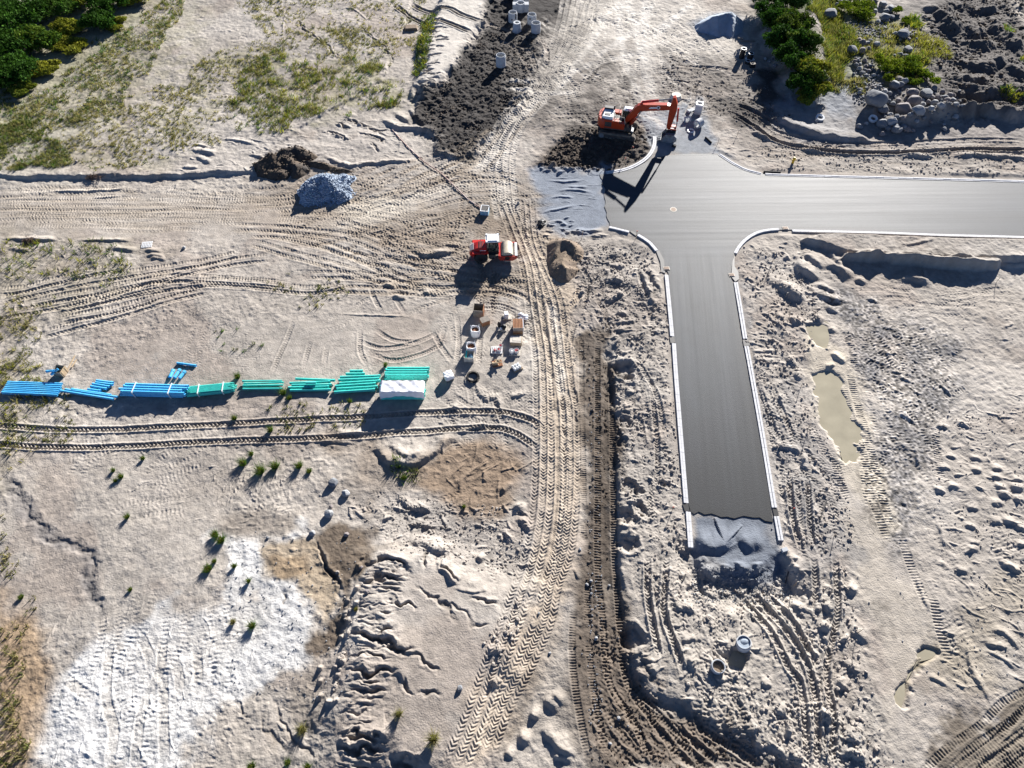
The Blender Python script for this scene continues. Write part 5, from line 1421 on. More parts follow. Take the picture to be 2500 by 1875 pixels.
pipe_row([((723, 928), (816, 933)), ((709, 939), (805, 936)), ((714, 944), (808, 943)), ((706, 950), (802, 948)), ((710, 957), (806, 955))], .14, 'teal_pipe', 'teal pipe, {} from the back of the group lying near weeds', 'teal pipes near the weeds', lambda k: .14, True)
a, b = at(750, 942), at(775, 942)
pipe('pipe', 'short teal offcut pipe resting on top of the group near weeds', 'pipe', (a.x, a.y, a.z + .55), (b.x, b.y, a.z + .55), .13, 'teal_pipe', socket=False)
pipe_row([((856, 911), (884, 911)), ((846, 918), (889, 918)), ((832, 926), (927, 923)), ((828, 933), (924, 929)), ((831, 941), (927, 935)), ((820, 948), (916, 942)), ((824, 955), (920, 949)), ((818, 963), (914, 956))], .155, 'teal_pipe', 'thick teal pipe, {} from the back of the loose stepped row', 'loose stepped row of thick teal pipes', lambda k: .22, True)
bundle('teal pipe stack behind the white sheet, uncovered and in three layers', (944, 917), (1044, 919), 4, 3, .15, 'teal_pipe', None, jit=.1)
tb, L_, w_, H_ = bundle('tall teal pipe stack under the white tarpaulin', (936, 965), (1036, 966), 4, 5, .155, 'teal_pipe', None, jit=.05)
def tarp():
    nx, ny = 46, 26
    vs_, fs = [], []
    hw, hl = w_ / 2 + .24, L_ / 2 + .16
    for j in range(ny):
        s = j / (ny - 1) * 2 - 1
        for i in range(nx):
            u = i / (nx - 1) * 2 - 1
            dip = .55 + .35 * math.cos(u * 2.9)           # hem lower at the ends, lifted in the middle
            arc = s * (hw + .9)
            over = max(0, abs(arc) - hw)
            y = math.copysign(min(abs(arc), hw + over * .10), arc)
            z = H_ + .05 - over * (1.0 if s > 0 else 1.25 - .65 * dip)
            f = .05 * math.sin(9 * u + 3 * s) * math.sin(5 * s + 1.3) + .045 * math.sin(17 * u - 6 * s + 1) + .05 * math.exp(-(s * 6) ** 2) * math.sin(12 * u)
            x = u * hl
            e = max(0, abs(u) - .93) / .07
            vs_.append((x, y + f * (.6 if over else 0), z + (f + .06 if not over else 0) - e * .25))
    for j in range(ny - 1):
        for i in range(nx - 1):
            a = j * nx + i
            fs.append((a, a + 1, a + nx + 1, a + nx))
    o = MB().add(vs_, fs).build('tarpaulin', 'white_sheet', None, 60)
    o.location = tb.location; o.rotation_euler = tb.rotation_euler
    tag(o, 'crumpled white tarpaulin draped over the tall teal pipe stack', 'tarpaulin')
tarp()

# ------------------------------------------------------------------ concrete manhole parts
def ring(name, label, px, py, r, h, group=None, cone=False, slot=None, dz=0.0, wall=.13, sink=0.0):
    p_ = at(px, py)
    t = thing(name, label, 'manhole ring', (p_.x, p_.y, p_.z - sink + dz), 0, group)
    b = MB()
    if cone:
        b.tube((0, 0, 0), (0, 0, h), r, r - wall, 28, r * .78, r * .42)
    else:
        b.tube((0, 0, 0), (0, 0, h * .88), r, r - wall, 28)
        b.tube((0, 0, h * .88), (0, 0, h), r * .93, r - wall, 28)
    b.build('wall', 'concrete', t)
    if slot is not None:
        a = slot
        MB().box((math.cos(a) * (r + .005), math.sin(a) * (r + .005), h * .72), (.05, .16, h * .56), rz=a).build('step_iron', 'black_plastic', t, 0)
    return t
rg = 'concrete manhole rings on the dark soil'
ring('concrete_ring', 'lone concrete manhole ring standing apart on dark soil', 1223, 163, .78, 1.75, rg, slot=2.0)
t = ring('concrete_ring', 'concrete ring with a round black pipe hole, rear of the west pair', 1252, 52, .76, 1.55, rg, slot=-.9)
MB().cyl((-.15, -.755, .62), (-.15, -.775, .62), .13, n=14).build('pipe_hole', 'black_plastic', t)
t = ring('concrete_ring', 'concrete ring with a dark notch, rear of the east pair', 1298, 57, .76, 1.55, rg)
MB().box((-.3, -.71, 1.1), (.3, .06, .22), rz=-.35).build('pipe_hole', 'dark_steel', t, 0)
ring('concrete_cone', 'tapered concrete manhole cone with a narrow mouth', 1262, 77, .78, 1.5, rg, cone=True)
ring('concrete_ring', 'concrete ring beside the cone with black rubber at its rim', 1308, 78, .78, 1.55, rg, slot=2.6)
def tee(label, px, py):
    p_ = at(px, py)
    t = thing('concrete_tee', label, 'manhole base', tuple(p_), 0, 'concrete manhole bases with side sockets')
    MB().tube((0, 0, 0), (0, 0, 1.45), .75, .6, 28).build('wall', 'concrete', t)
    for s in (-1, 1):
        MB().box((s * 1.0, 0, .66), (.75, 1.0, 1.32)).build('side_socket', 'concrete', t, 0)
tee('concrete manhole base with two square side sockets, front one', 1271, 27)
tee('concrete manhole base partly cut by the frame edge', 1272, 7)
tee('concrete manhole base hidden behind the other two', 1258, -6)
# two half buried rings with sand in them
t = ring('sunken_ring', 'sand filled concrete ring beside the flooded pit', 1751, 1630, .58, .62, 'half buried concrete rings', wall=.09, sink=.12)
MB().cyl((0, 0, .1), (0, 0, .38), .50, n=24).rock((.1, .1, .36), (.3, .25, .09), 4).build('sand_fill', 'brown_sand', t)
t = ring('sunken_ring', 'tilted concrete ring at the shaded rim of the flooded pit', 1816, 1575, .62, .8, 'half buried concrete rings', wall=.09, sink=.2)
t.rotation_euler = (math.radians(-8), math.radians(-9), 0)
MB().cyl((0, 0, .1), (0, 0, .66), .54, n=24).rock((.12, .12, .64), (.35, .28, .12), 9).build('sand_fill', 'fine_gravel', t)

# black inspection pipes on a pad near the hedge
def chamber(label, px, py, r, h, base=False, m='black_plastic'):
    p_ = at(px, py)
    t = thing('inspection_chamber', label, 'chamber', tuple(p_), 0, 'black plastic chambers near the hedge')
    b = MB().tube((0, 0, 0), (0, 0, h), r, r - .06, 20)
    for k in range(int(h / .25)): b.tube((0, 0, .1 + k * .25), (0, 0, .2 + k * .25), r + .04, r, 20)
    b.build('wall', m, t)
    MB().tube((0, 0, h), (0, 0, h + .05), r + .03, r - .08, 20).build('rim', 'grey_paint', t)
    if base: MB().box((0, 0, .06), (1.3, 1.0, .12), rz=.3).build('base_plate', 'white_paint', t, 0)
chamber('tall black corrugated chamber standing on end', 1810, 141, .42, 1.5)
chamber('black chamber standing on a white square plate', 1830, 145, .42, 1.0, True)
chamber('low black chamber ring in front of the other two', 1825, 155, .4, .45)
p_ = at(1836, 164)
t = thing('crate', 'small dark crate nearest the camera among black chambers', 'crate', tuple(p_), .1)
MB().box((0, 0, .3), (.75, .55, .6)).build('body', 'black_plastic', t, 0)
MB().box((0, 0, .615), (.8, .6, .03)).build('lid', 'grey_timber', t, 0)

# square surround pieces, rings and slab beside the excavator arm
cf = 'square concrete surround pieces in the stack'
p_ = at(1703, 276)
for k in range(6):
    b = MB(); z = k * .27; w = .5
    for s in (-1, 1):
        b.box((0, s * (w - .09), z + .13), (2 * w, .18, .255)); b.box((s * (w - .09), 0, z + .13), (.18, 2 * w - .362, .255))
    o = b.build('concrete_surround', 'concrete' if k < 5 else 'white_paint', None, 0)
    o.location = (p_.x, p_.y, p_.z + .02); o.rotation_euler = (0, 0, -.25 + .02 * (k % 2))
    tag(o, ['lowest', 'second lowest', 'third', 'fourth', 'fifth', 'topmost'][k] + ' square concrete surround in the stack by the excavator arm', 'concrete surround', cf)
def lone_frame(label, px, py, w, rz, ry=0.0):
    p_ = at(px, py)
    b = MB()
    for s in (-1, 1):
        b.box((0, s * (w - .1), .12), (2 * w, .2, .24)); b.box((s * (w - .1), 0, .12), (.2, 2 * w - .402, .24))
    o = b.build('concrete_surround', 'concrete', None, 0)
    o.location = p_ + Vector((0, 0, .02)); o.rotation_euler = (ry, 0, rz)
    tag(o, label, 'concrete surround')
lone_frame('single square concrete surround leaning on rubble', 1678, 294, .5, .1, .9)
p_ = at(1686, 272)
o = MB().box((0, 0, .12), (1.3, .6, .18)).box((-.45, 0, .3), (.4, .6, .2)).build('concrete_slab', 'concrete', None, 0)
o.location = p_; o.rotation_euler = (0, 0, .7); tag(o, 'pale concrete slab behind the leaning square surround', 'slab')
p_ = at(1704, 310)
t = thing('concrete_ring', 'concrete ring tipped on its side near the slab', 'manhole ring', (p_.x, p_.y, p_.z + .62), math.radians(40))
MB().tube((-.45, 0, 0), (.45, 0, 0), .62, .44, 28).tube((-.5, 0, 0), (-.44, 0, 0), .5, .38, 28).build('wall', 'concrete', t)
p_ = at(1686, 320)
o = MB().tube((0, 0, .02), (0, 0, .12), .52, .34, 28).build('spacer_ring', 'white_paint'); o.location = p_
tag(o, 'flat white spacer ring on blue gravel beside the tipped ring', 'ring')
p_ = at(1650, 238)
o = MB().cyl((0, 0, 0), (0, 0, .5), .95, .7, n=24).build('round_plate', 'pale_timber'); o.location = p_
tag(o, 'round cream coloured plate on the ground behind the excavator arm', 'plate')
p_ = at(1645, 359)
o = MB().cyl((-.3, 0, .16), (.3, 0, .16), .17, n=12).box((.1, 0, .2), (.3, .36, .3)).build('rubber_block', 'rubber'); o.location = p_; o.rotation_euler = (0, 0, -.3)
tag(o, 'small black rubber block on the blue gravel', 'block')

# ------------------------------------------------------------------ the materials yard
def yard(name, label, cat, px, py, rz=0.0, group=None):
    p_ = at(px, py)
    return thing(name, label, cat, (p_.x, p_.y, p_.z - .01), rz, group)
def pallet_mesh(w, d, m='timber', h=.14):
    b = MB()
    for k in range(3): b.box((0, -d / 2 + .05 + k * (d - .1) / 2, h / 2 - .01), (w, .1, h - .04))
    n = 7
    for k in range(n): b.box((-w / 2 + .06 + k * (w - .12) / (n - 1), 0, h), (.11, d, .022))
    return b
def bag(label, px, py, w, h, rz):
    t = yard('bulk_bag', label, 'bulk bag', px, py, rz, 'open white bulk bags')
    n, rings = 28, 7
    vs_, fs = [], []
    for k in range(rings):
        z = h * k / (rings - 1); bul = .5 * w * (1.0 + .10 * math.sin(math.pi * k / (rings - 1)))
        for i in range(n):
            a = 2 * math.pi * i / n
            sq = (abs(math.cos(a)) ** 3 + abs(math.sin(a)) ** 3) ** (-1 / 3)
            rr = bul * (1 + (sq - 1) * .7) * (1 + .03 * math.sin(7 * a + k))
            vs_.append((rr * math.cos(a), rr * math.sin(a), z + (.07 * math.sin(3 * a + 1) if k == rings - 1 else 0)))
    for k in range(rings - 1):
        for i in range(n): fs.append((k * n + i, k * n + (i + 1) % n, (k + 1) * n + (i + 1) % n, (k + 1) * n + i))
    o = len(vs_)     # inner lip
    for i in range(n):
        v = vs_[(rings - 1) * n + i]; vs_.append((v[0] * .86, v[1] * .86, v[2] - .02))
    for i in range(n):
        v = vs_[o + i]; vs_.append((v[0] * .9, v[1] * .9, h * .62))
    for i in range(n):
        fs.append(((rings - 1) * n + i, (rings - 1) * n + (i + 1) % n, o + (i + 1) % n, o + i))
        fs.append((o + i, o + (i + 1) % n, o + n + (i + 1) % n, o + n + i))
    MB().add(vs_, fs).build('bag_wall', 'bag_fabric', t, 50)
    c = MB().cyl((0, 0, h * .55), (0, 0, h * .74), w * .46, w * .40, n=20)
    for k in range(8): c.rock((random.uniform(-.25, .25) * w, random.uniform(-.25, .25) * w, h * .74), (.14, .12, .08), 30 + k)
    c.build('filling', 'rust_fill', t)
    l_ = MB()
    for sx in (-1, 1):
        for sy in (-1, 1): l_.path([(sx * w * .4, sy * w * .42, h * .9), (sx * w * .5, sy * w * .5, h * 1.08), (sx * w * .5, sy * w * .42, h * .9)], .02, 5)
    l_.build('lifting_loop', 'strap_white', t)
bag('open white bulk bag with rusty filling, behind the second bag', 1161, 817, .98, 1.1, .1)
bag('open white bulk bag with rusty filling, next to the white crate', 1151, 858, 1.02, 1.15, .15)
t = yard('crate', 'dark weathered plywood crate with a brown end, rearmost in the yard', 'crate', 1169, 766, -.1)
b = MB().box((0, -.55, .6), (1.15, .04, 1.1)).box((0, .55, .6), (1.15, .04, 1.1)).box((-.56, 0, .6), (.04, 1.06, 1.1)).box((0, 0, .1), (1.1, 1.06, .06)); b.build('walls', 'grey_timber', t, 0)
MB().box((.58, 0, .62), (.05, 1.14, 1.15)).box((.62, -.4, .62), (.03, .1, 1.15)).box((.62, .4, .62), (.03, .1, 1.15)).build('end_panel', 'red_timber', t, 0)
pallet_mesh(1.2, 1.1, 'timber', .06).build('skid', 'timber', t, 0)
t = yard('crate', 'closed wooden crate with a flat grey lid beside the bulk bag', 'crate', 1184, 790, .45)
MB().box((0, 0, .42), (.95, .75, .66)).build('body', 'red_timber', t, 0)
MB().box((0, 0, .77), (1.02, .82, .04)).build('lid', 'grey_timber', t, 0)
pallet_mesh(1.0, .8, 'timber', .08).build('skid', 'timber', t, 0)
t = yard('crate', 'open white slatted crate holding a teal pipe end', 'crate', 1146, 876, -.05)
b = MB()
for s in (-1, 1):
    for k in range(4):
        b.box((0, s * .5, .16 + k * .19), (1.05, .03, .15)); b.box((s * .52, 0, .16 + k * .19), (.03, 1.0, .15))
    for k in (-1, 1): b.box((k * .5, s * .47, .42), (.07, .07, .84))
b.box((0, 0, .08), (1.0, .98, .04)); b.build('slats', 'pale_timber', t, 0)
x, y, z = t.location
o = pipe('pipe', 'short teal pipe standing in the white slatted crate', 'pipe', (x - .34, y - .38, z + .72), (x - .28, y + .42, z + .9), .09, 'teal_pipe', socket=False)
for k, (bx, by) in enumerate(((.15, .1), (.3, -.25), (.0, -.2))):
    o = MB().rock((0, 0, 0), (.22, .2, .16), 60 + k).build('blue_bag', 'blue_cloth', None, 60); o.location = (x + bx, y + by, z + .55)
    tag(o, ['pale blue bag in the white crate, rearmost', 'pale blue bag at the side of the white crate', 'pale blue bag at the front of the white crate'][k], 'bag', 'blue bags in the white crate')
def on_pallet(label, px, py, w=1.1, d=.8, rz=0.0, m='timber', name='pallet'):
    p_ = at(px, py)
    o = pallet_mesh(w, d).build(name, m, None, 0)
    o.location = (p_.x, p_.y, p_.z); o.rotation_euler = (0, 0, rz)
    tag(o, label, 'pallet', 'pallets in the materials yard')
    return p_ + Vector((0, 0, .155))
c = on_pallet('pallet under the single white block', 1238, 775, 1.0, .8, .05, 'pale_timber')
o = MB().box((-.1, 0, .3), (.45, .6, .6)).box((-.1, 0, .62), (.4, .5, .04)).build('white_block', 'white_sheet', None, 0); o.location = c; o.rotation_euler = (0, 0, .1)
tag(o, 'white wrapped block standing alone on its pallet', 'block')
c = on_pallet('pallet holding the black sacks', 1225, 802, 1.1, .85, -.05, 'pale_timber')
for k, (bx, by, s, l) in enumerate(((-.28, .18, (.22, .2, .42), 'upright black sack on a pale pallet'), (.22, -.05, (.3, .34, .28), 'slumped black sack on a pale pallet'))):
    o = MB().rock((0, 0, s[2] * .85), s, 70 + k, sub=2).build('sack', 'black_plastic', None, 60); o.location = c + Vector((bx, by, 0)); tag(o, l, 'sack', 'black sacks')
o = MB().rock((0, 0, .15), (.25, .14, .16), 75).build('white_bag', 'white_sheet', None, 60); o.location = c + Vector((-.05, -.28, 0)); o.rotation_euler = (0, 0, .6)
tag(o, 'small white bag in front of the black sacks', 'bag')
t = yard('bag_heap', 'heap of crumpled white bags at the yard corner', 'bags', 1277, 776)
b = MB()
for k in range(9): b.rock((random.uniform(-.45, .45), random.uniform(-.4, .4), random.uniform(.12, .42)), (.3, .24, .17), 80 + k, rz=k)
b.build('bags', 'white_sheet', t, 60)
t = yard('pallet_stack', 'tall frame of stacked pallets with a white side sheet', 'pallet stack', 1264, 806, .02)
for k in range(8):
    b = pallet_mesh(1.1, 1.35, 'timber', .13); o = b.build('pallet', 'red_timber' if k % 2 else 'timber', t, 0); o.location = (0, 0, k * .155)
MB().box((.6, 0, .62), (.06, 1.4, 1.25)).build('side_sheet', 'white_sheet', t, 0)
b = MB()
for k in range(8): b.box((-.49 + k * .14, -.7, .95), (.07, .04, .6))
b.build('upright_slats', 'pale_timber', t, 0)
t = yard('box', 'tan wooden box with a pale lid in the yard', 'box', 1260, 838, -.05)
MB().box((0, 0, .38), (1.3, .85, .62)).build('body', 'timber', t, 0)
MB().box((0, 0, .71), (1.36, .92, .04)).box((.1, .05, .74), (1.0, .6, .02)).build('lid', 'pale_timber', t, 0)
MB().box((.62, 0, .74), (.06, .94, .03)).build('batten', 'timber', t, 0)
def bucket_(label, c, dx, dy, r, fill):
    t = thing('tub', label, 'tub', (c.x + dx, c.y + dy, c.z), 0, 'white tubs on the pallets')
    MB().tube((0, 0, 0), (0, 0, .4), r * .85, r * .76, 18, r, r * .9).cyl((0, 0, .01), (0, 0, .05), r * .76, n=18).build('wall', 'white_paint', t)
    b = MB()
    for k in range(5): b.rock((random.uniform(-.4, .4) * r, random.uniform(-.4, .4) * r, .33), (.1, .09, .08), 90 + k)
    b.build('fill', fill, t)
c = on_pallet('white topped pallet with red parts spilling on it', 1213, 856, 1.25, .95, -.03, 'white_paint')
bucket_('white tub of red parts at the pallet centre, rear one', c, .42, .35, .2, 'red_plastic'); bucket_('white tub of red parts at the front of the white pallet', c, .25, -.18, .22, 'red_plastic')
t = thing('red_parts', 'loose red pipe fittings spilled on the white pallet', 'fittings', (c.x, c.y, c.z))
b = MB()
for k in range(10): b.rock((random.uniform(-.3, .4), random.uniform(-.25, .3), .09), (.12, .09, .08), 100 + k)
b.build('fittings', 'red_plastic', t)
c = on_pallet('pallet with two tubs side by side', 1257, 863, 1.2, .75, -.05, 'pale_timber')
bucket_('white tub with speckled fill, west of the red one', c, -.35, 0, .28, 'white_sheet'); bucket_('white tub filled with bright red parts', c, .18, .08, .28, 'red_plastic')
c = on_pallet('pallet with an orange edge under the split logs', 1214, 889, 1.1, .8, .2, 'red_timber')
t = thing('wood_heap', 'heap of brown split timber offcuts on a pallet', 'timber', (c.x, c.y, c.z), .2)
b = MB()
for k in range(14): b.box((random.uniform(-.4, .3), random.uniform(-.25, .25), random.uniform(.08, .45)), (random.uniform(.3, .6), .12, .1), rz=random.uniform(-1, 1), ry=random.uniform(-.5, .5))
b.build('offcuts', 'timber', t, 0)
c = on_pallet('tilted pallet under six white containers', 1262, 899, 1.05, .85, .55, 'timber')
for k in range(6):
    o = MB().box((0, 0, .15), (.26, .3, .3), top=.92).cyl((0, 0, .3), (0, 0, .34), .06, n=8).build('container', 'white_paint', None, 0)
    d = Matrix.Rotation(.55, 3, 'Z') @ Vector((-.38 + .32 * (k % 3), -.18 + .38 * (k // 3), 0))
    o.location = c + d; o.rotation_euler = (0, 0, .55)
    tag(o, 'small white plastic container on the tilted pallet', 'container', 'white containers on the tilted pallet')
# coil, wrapped cube, loose pallet
t = yard('hose_coil', 'coil of black hose lying on the sand', 'hose', 1154, 922)
b = MB()
for k in range(9):
    r = .52 + .022 * k; z = .06 + .07 * (k % 4)
    q = [(r * math.cos(a) + .03 * (k % 3), r * math.sin(a) + .02 * (k % 2), z) for a in np.linspace(0, 2 * math.pi, 29)]
    b.path(q, .028, 6)
b.path([(-.6, .1, .06), (-.85, .05, .04), (-.95, -.3, .04), (-.93, -.5, .04)], .025)
b.build('hose', 'rubber', t)
t = yard('wrapped_cube', 'cube shaped load under a crumpled white sheet', 'wrapped load', 1096, 924, .45)
MB().box((0, 0, .32), (.86, .86, .6)).build('load', 'grey_timber', t, 0)
V, F = ICO[3]
vs_ = []
for i, v in enumerate(V):
    s = max(abs(v[0]), abs(v[1]), abs(v[2]))
    q = [c_ / s * .5 * (1 + .06 * math.sin(9 * v[0] + 7 * v[1] + 5 * v[2])) for c_ in v]
    vs_.append((q[0] * .95, q[1] * .95, .5 + q[2] * .7 if q[2] > -.15 else .36 + .06 * math.sin(7 * v[0] + 9 * v[1])))
MB().add(vs_, F).build('sheet', 'white_sheet', t, 60)
p_ = at(360, 599)
o = pallet_mesh(1.25, .95).build('pallet', 'white_paint', None, 0); o.location = p_ + Vector((0, 0, .03)); o.rotation_euler = (.05, 0, .12)
tag(o, 'lone white pallet lying beside the sandy bank', 'pallet')
# box with blue fittings near the western pipes
t = yard('open_box', 'open wooden box standing by the western blue pipes', 'box', 152, 912, -.15)
MB().box((0, -.5, .45), (1.0, .04, .85)).box((0, .5, .45), (1.0, .04, .85)).box((-.5, 0, .45), (.04, .98, .85)).build('walls', 'grey_timber', t, 0)
MB().box((.5, 0, .45), (.05, .98, .88)).box((.54, -.3, .45), (.03, .1, .88)).box((.54, .3, .45), (.03, .1, .88)).build('end_panel', 'timber', t, 0)
c = t.location
for k, (a, b) in enumerate((((-1.1, -.25, .75), (-.3, -.3, .95)), ((-.5, -.55, .7), (.1, -.1, .98)))):
    pipe('pipe', ['blue pipe fitting poking west out of the open wooden box', 'blue pipe fitting slanting over the rim of the open wooden box'][k], 'pipe', tuple(c + Vector(a)), tuple(c + Vector(b)), .13, 'blue_pipe')
# fresh boards behind it
for k, (a, b) in enumerate((((183, 868), (166, 905)), ((187, 878), (176, 898)))):
    A, B = at(*a), at(*b)
    L = math.hypot(B.x - A.x, B.y - A.y)
    o = MB().box((0, 0, .06), (L, .14, .05)).build('board', 'timber', None, 0); o.location = (A + B) / 2; o.rotation_euler = (0, 0, math.atan2(B.y - A.y, B.x - A.x))
    tag(o, ['long pale board leaning away behind the open box', 'shorter pale board behind the open box'][k], 'board')
# steel chamber with a pole, and the long rusty rod that runs to it
t = yard('junction_box', 'pale blue steel box with a dark lid in a muddy hollow', 'steel box', 1184, 519, -.12)
MB().box((0, 0, .35), (1.05, 1.15, .7)).build('body', 'blue_cloth', t, 0)
b = MB()
for s in (-1, 1): b.box((s * .5, 0, .72), (.1, 1.2, .06)).box((0, s * .56, .72), (.9, .1, .06))
b.build('rim', 'white_paint', t, 0)
MB().box((0, 0, .715), (.9, 1.0, .02)).build('lid', 'dark_steel', t, 0)
MB().path([(.55, .6, 0), (.55, .6, 1.3)], .03).build('marker_pole', 'stake_wood', t)
q = [at(*p_) for p_ in ((958, 318), (975, 338), (1000, 364), (1035, 396), (1075, 423), (1110, 456), (1142, 488), (1163, 502), (1174, 509))]
o = MB().path([tuple(p_ + Vector((0, 0, .1))) for p_ in q], .065, 8).build('long_pipe', 'rusty_rod'); tag(o, 'long thin rusty pipe lying diagonally across the dirt crossing', 'pipe')
# ------------------------------------------------------------------ heaps tipped on the site
def heap(name, label, cat, outline, crests, m, foot=.9, namp=.25, lam=1.2, stones=0, srange=(.1, .2), seed=1, res=.16, mean=.5):
    """outline on the ground, crest lines as (marks, height)"""
    poly = P(outline)
    lo, hi = poly.min(0) - .6, poly.max(0) + .6
    xs, ys = np.arange(lo[0], hi[0], res), np.arange(lo[1], hi[1], res)
    x, y = np.meshgrid(xs, ys); x = x.astype(np.float32); y = y.astype(np.float32)
    d = sdf(poly, x, y) + namp * 1.0 * fbm(x, y, lam * 2, 3, seed + 3)
    base = np.array([[hz(a, b) for a in xs] for b in ys])
    h = np.full(x.shape, -.3)
    for marks, hh in crests:
        q = spline(P(marks), .5)
        D = np.full(x.shape, 1e6)
        for k in range(len(q) - 1):
            a, b = q[k], q[k + 1]; e = b - a; L2 = (e * e).sum() + 1e-9
            t = np.clip(((x - a[0]) * e[0] + (y - a[1]) * e[1]) / L2, 0, 1)
            D = np.minimum(D, np.hypot(x - a[0] - t * e[0], y - a[1] - t * e[1]))
        D = D * (1 + .18 * fbm(x, y, lam * 2.5, 2, seed + 5))
        h = np.maximum(h, hh - D * mean)
    h = np.minimum(h, d * foot) + np.clip(d, 0, .5) * namp * fbm(x, y, lam, 4, seed)
    z = base + np.where(d > -.1, np.maximum(h, -.15), -.3)
    inside = d > -.35
    idx = -np.ones(x.shape, int); vs_ = []
    for j, i in zip(*np.nonzero(inside)):
        idx[j, i] = len(vs_); vs_.append((x[j, i], y[j, i], z[j, i]))
    fs = []
    for j in range(x.shape[0] - 1):
        for i in range(x.shape[1] - 1):
            q = (idx[j, i], idx[j, i + 1], idx[j + 1, i + 1], idx[j + 1, i])
            if min(q) >= 0: fs.append(q)
    c = poly.mean(0); cz = hz(*c)
    b = MB().add([(v[0] - c[0], v[1] - c[1], v[2] - cz) for v in vs_], fs)
    top = np.argwhere(d > .05)
    q = np.random.default_rng(seed)
    for k in range(stones):
        j, i = top[q.integers(len(top))]
        r = q.uniform(*srange)
        b.rock((x[j, i] - c[0] + q.uniform(-.1, .1), y[j, i] - c[1] + q.uniform(-.1, .1), z[j, i] - cz + r * .3), (r, r * q.uniform(.7, 1), r * q.uniform(.6, .9)), seed * 1000 + k % 40, sub=0, rz=q.uniform(0, 6))
    o = b.build(name, m, None, 30 if stones else 60)
    o.location = (c[0], c[1], cz)
    return tag(o, label, cat)
heap('gravel_heap', 'steep heap of blue grey crushed stone by the sandy track', 'gravel heap', '728,470 740,450 760,436 790,428 830,428 872,432 860,445 850,455 872,470 860,482 830,496 805,500 790,508 768,506 745,500 728,490', (('758,470 790,455 806,462', 1.9), ('806,462 840,452 855,440', 1.3), ('806,462 835,480', 1.1)), 'crushed_rock', 1.0, .3, .9, 1500, (.09, .2), 3, .2, .75)
heap('gravel_heap', 'smooth blue heap of fine gravel near the hedge', 'gravel heap', '1696,62 1730,40 1790,34 1818,55 1812,78 1790,92 1758,92 1730,82 1700,76', (('1730,70 1760,62 1782,56', 1.9), ('1775,56 1796,76', 1.5)), 'fine_gravel', .75, .08, 2, 0, seed=4, mean=.55)
heap('soil_heap', 'dark brown heap of dug soil with a curved crest', 'soil heap', '620,408 640,390 690,368 740,362 765,375 790,395 760,415 738,430 700,440 660,440 628,430', (('628,408 670,392 720,372 745,372', 1.5), ('700,392 730,420', .9), ('650,420 690,428', .7)), 'dark_soil', .9, .3, 1.0, 160, (.08, .2), 5, .2, .6)
heap('soil_heap', 'small brown soil ridge pushed up beside the curved crest heap', 'soil heap', '735,392 790,398 850,412 868,420 830,424 770,412 740,402', (('745,396 800,404 855,416', .6),), 'dark_soil', .8, .2, 1.0, 20, (.06, .14), 6, .2, .6)
heap('sand_heap', 'brown sand heap with two crests next to the haul road', 'sand heap', '1336,600 1345,586 1375,584 1412,594 1426,615 1420,650 1405,672 1385,690 1362,692 1342,680 1338,640', (('1345,618 1372,606 1395,612', 1.35), ('1380,628 1372,660 1390,672', 1.0)), 'brown_sand', .9, .12, 1.5, 60, (.05, .12), 7, .16, .6)
heap('tar_heap', 'small black heap of leftover asphalt near the gravel edge', 'asphalt heap', '1312,542 1322,534 1335,536 1332,552 1322,562 1312,556', (('1322,545 1325,550', .5),), 'black_plastic', .8, .2, .8, 40, (.05, .12), 8, .12, .6)
for px, py, r, l in ((75, 589, 1.5, 'brown heap of dry brush on the western bank edge'), (230, 434, 1.3, 'dark heap of dry brush on the long sandy bank')):
    p_ = at(px, py)
    b = MB()
    for k in range(90):
        a, q = random.uniform(0, 6.3), random.uniform(0, r)
        c = Vector((q * math.cos(a), q * .5 * math.sin(a), random.uniform(.05, .4) * (1.2 - q / r)))
        d = Vector((random.uniform(-1, 1), random.uniform(-1, 1), random.uniform(-.3, .5))).normalized() * random.uniform(.2, .5)
        b.cyl(c - d, c + d, .025, n=4)
    o = b.build('brush_heap', 'brush', None, 0); o.location = p_; tag(o, l, 'brush heap')

# ------------------------------------------------------------------ boulders
BM = {}
for k in range(12):
    m_ = ['boulder_grey', 'boulder_grey', 'boulder_pink', 'boulder_pale'][k % 4]
    b = MB().rock((0, 0, 0), (.5, .42, .36), 200 + k, sub=3 if k < 8 else 2, amp=.07)
    o = b.build('boulder', m_, None, 55)
    BM[k] = o.data
    bpy.data.objects.remove(o)
def boulder(px, py, s, label, group=None, k=None, rz=None, lift=.0, asp=None, name='boulder'):
    p_ = at(px, py)
    k = random.randrange(12) if k is None else k
    o = bpy.data.objects.new(name, BM[k])
    COL.objects.link(o)
    a = asp or (random.uniform(.9, 1.1), random.uniform(.9, 1.15), random.uniform(.9, 1.2))
    s *= .84
    o.scale = (s * a[0], s * a[1], s * a[2])
    o.rotation_euler = (random.uniform(-.2, .2), random.uniform(-.2, .2), random.uniform(0, 6.3) if rz is None else rz)
    o.location = (p_.x, p_.y, p_.z + s * .24 + lift)
    return tag(o, label, 'boulder' if name == 'boulder' else 'stone', group)
gA = 'boulders in the grassy northern rows'
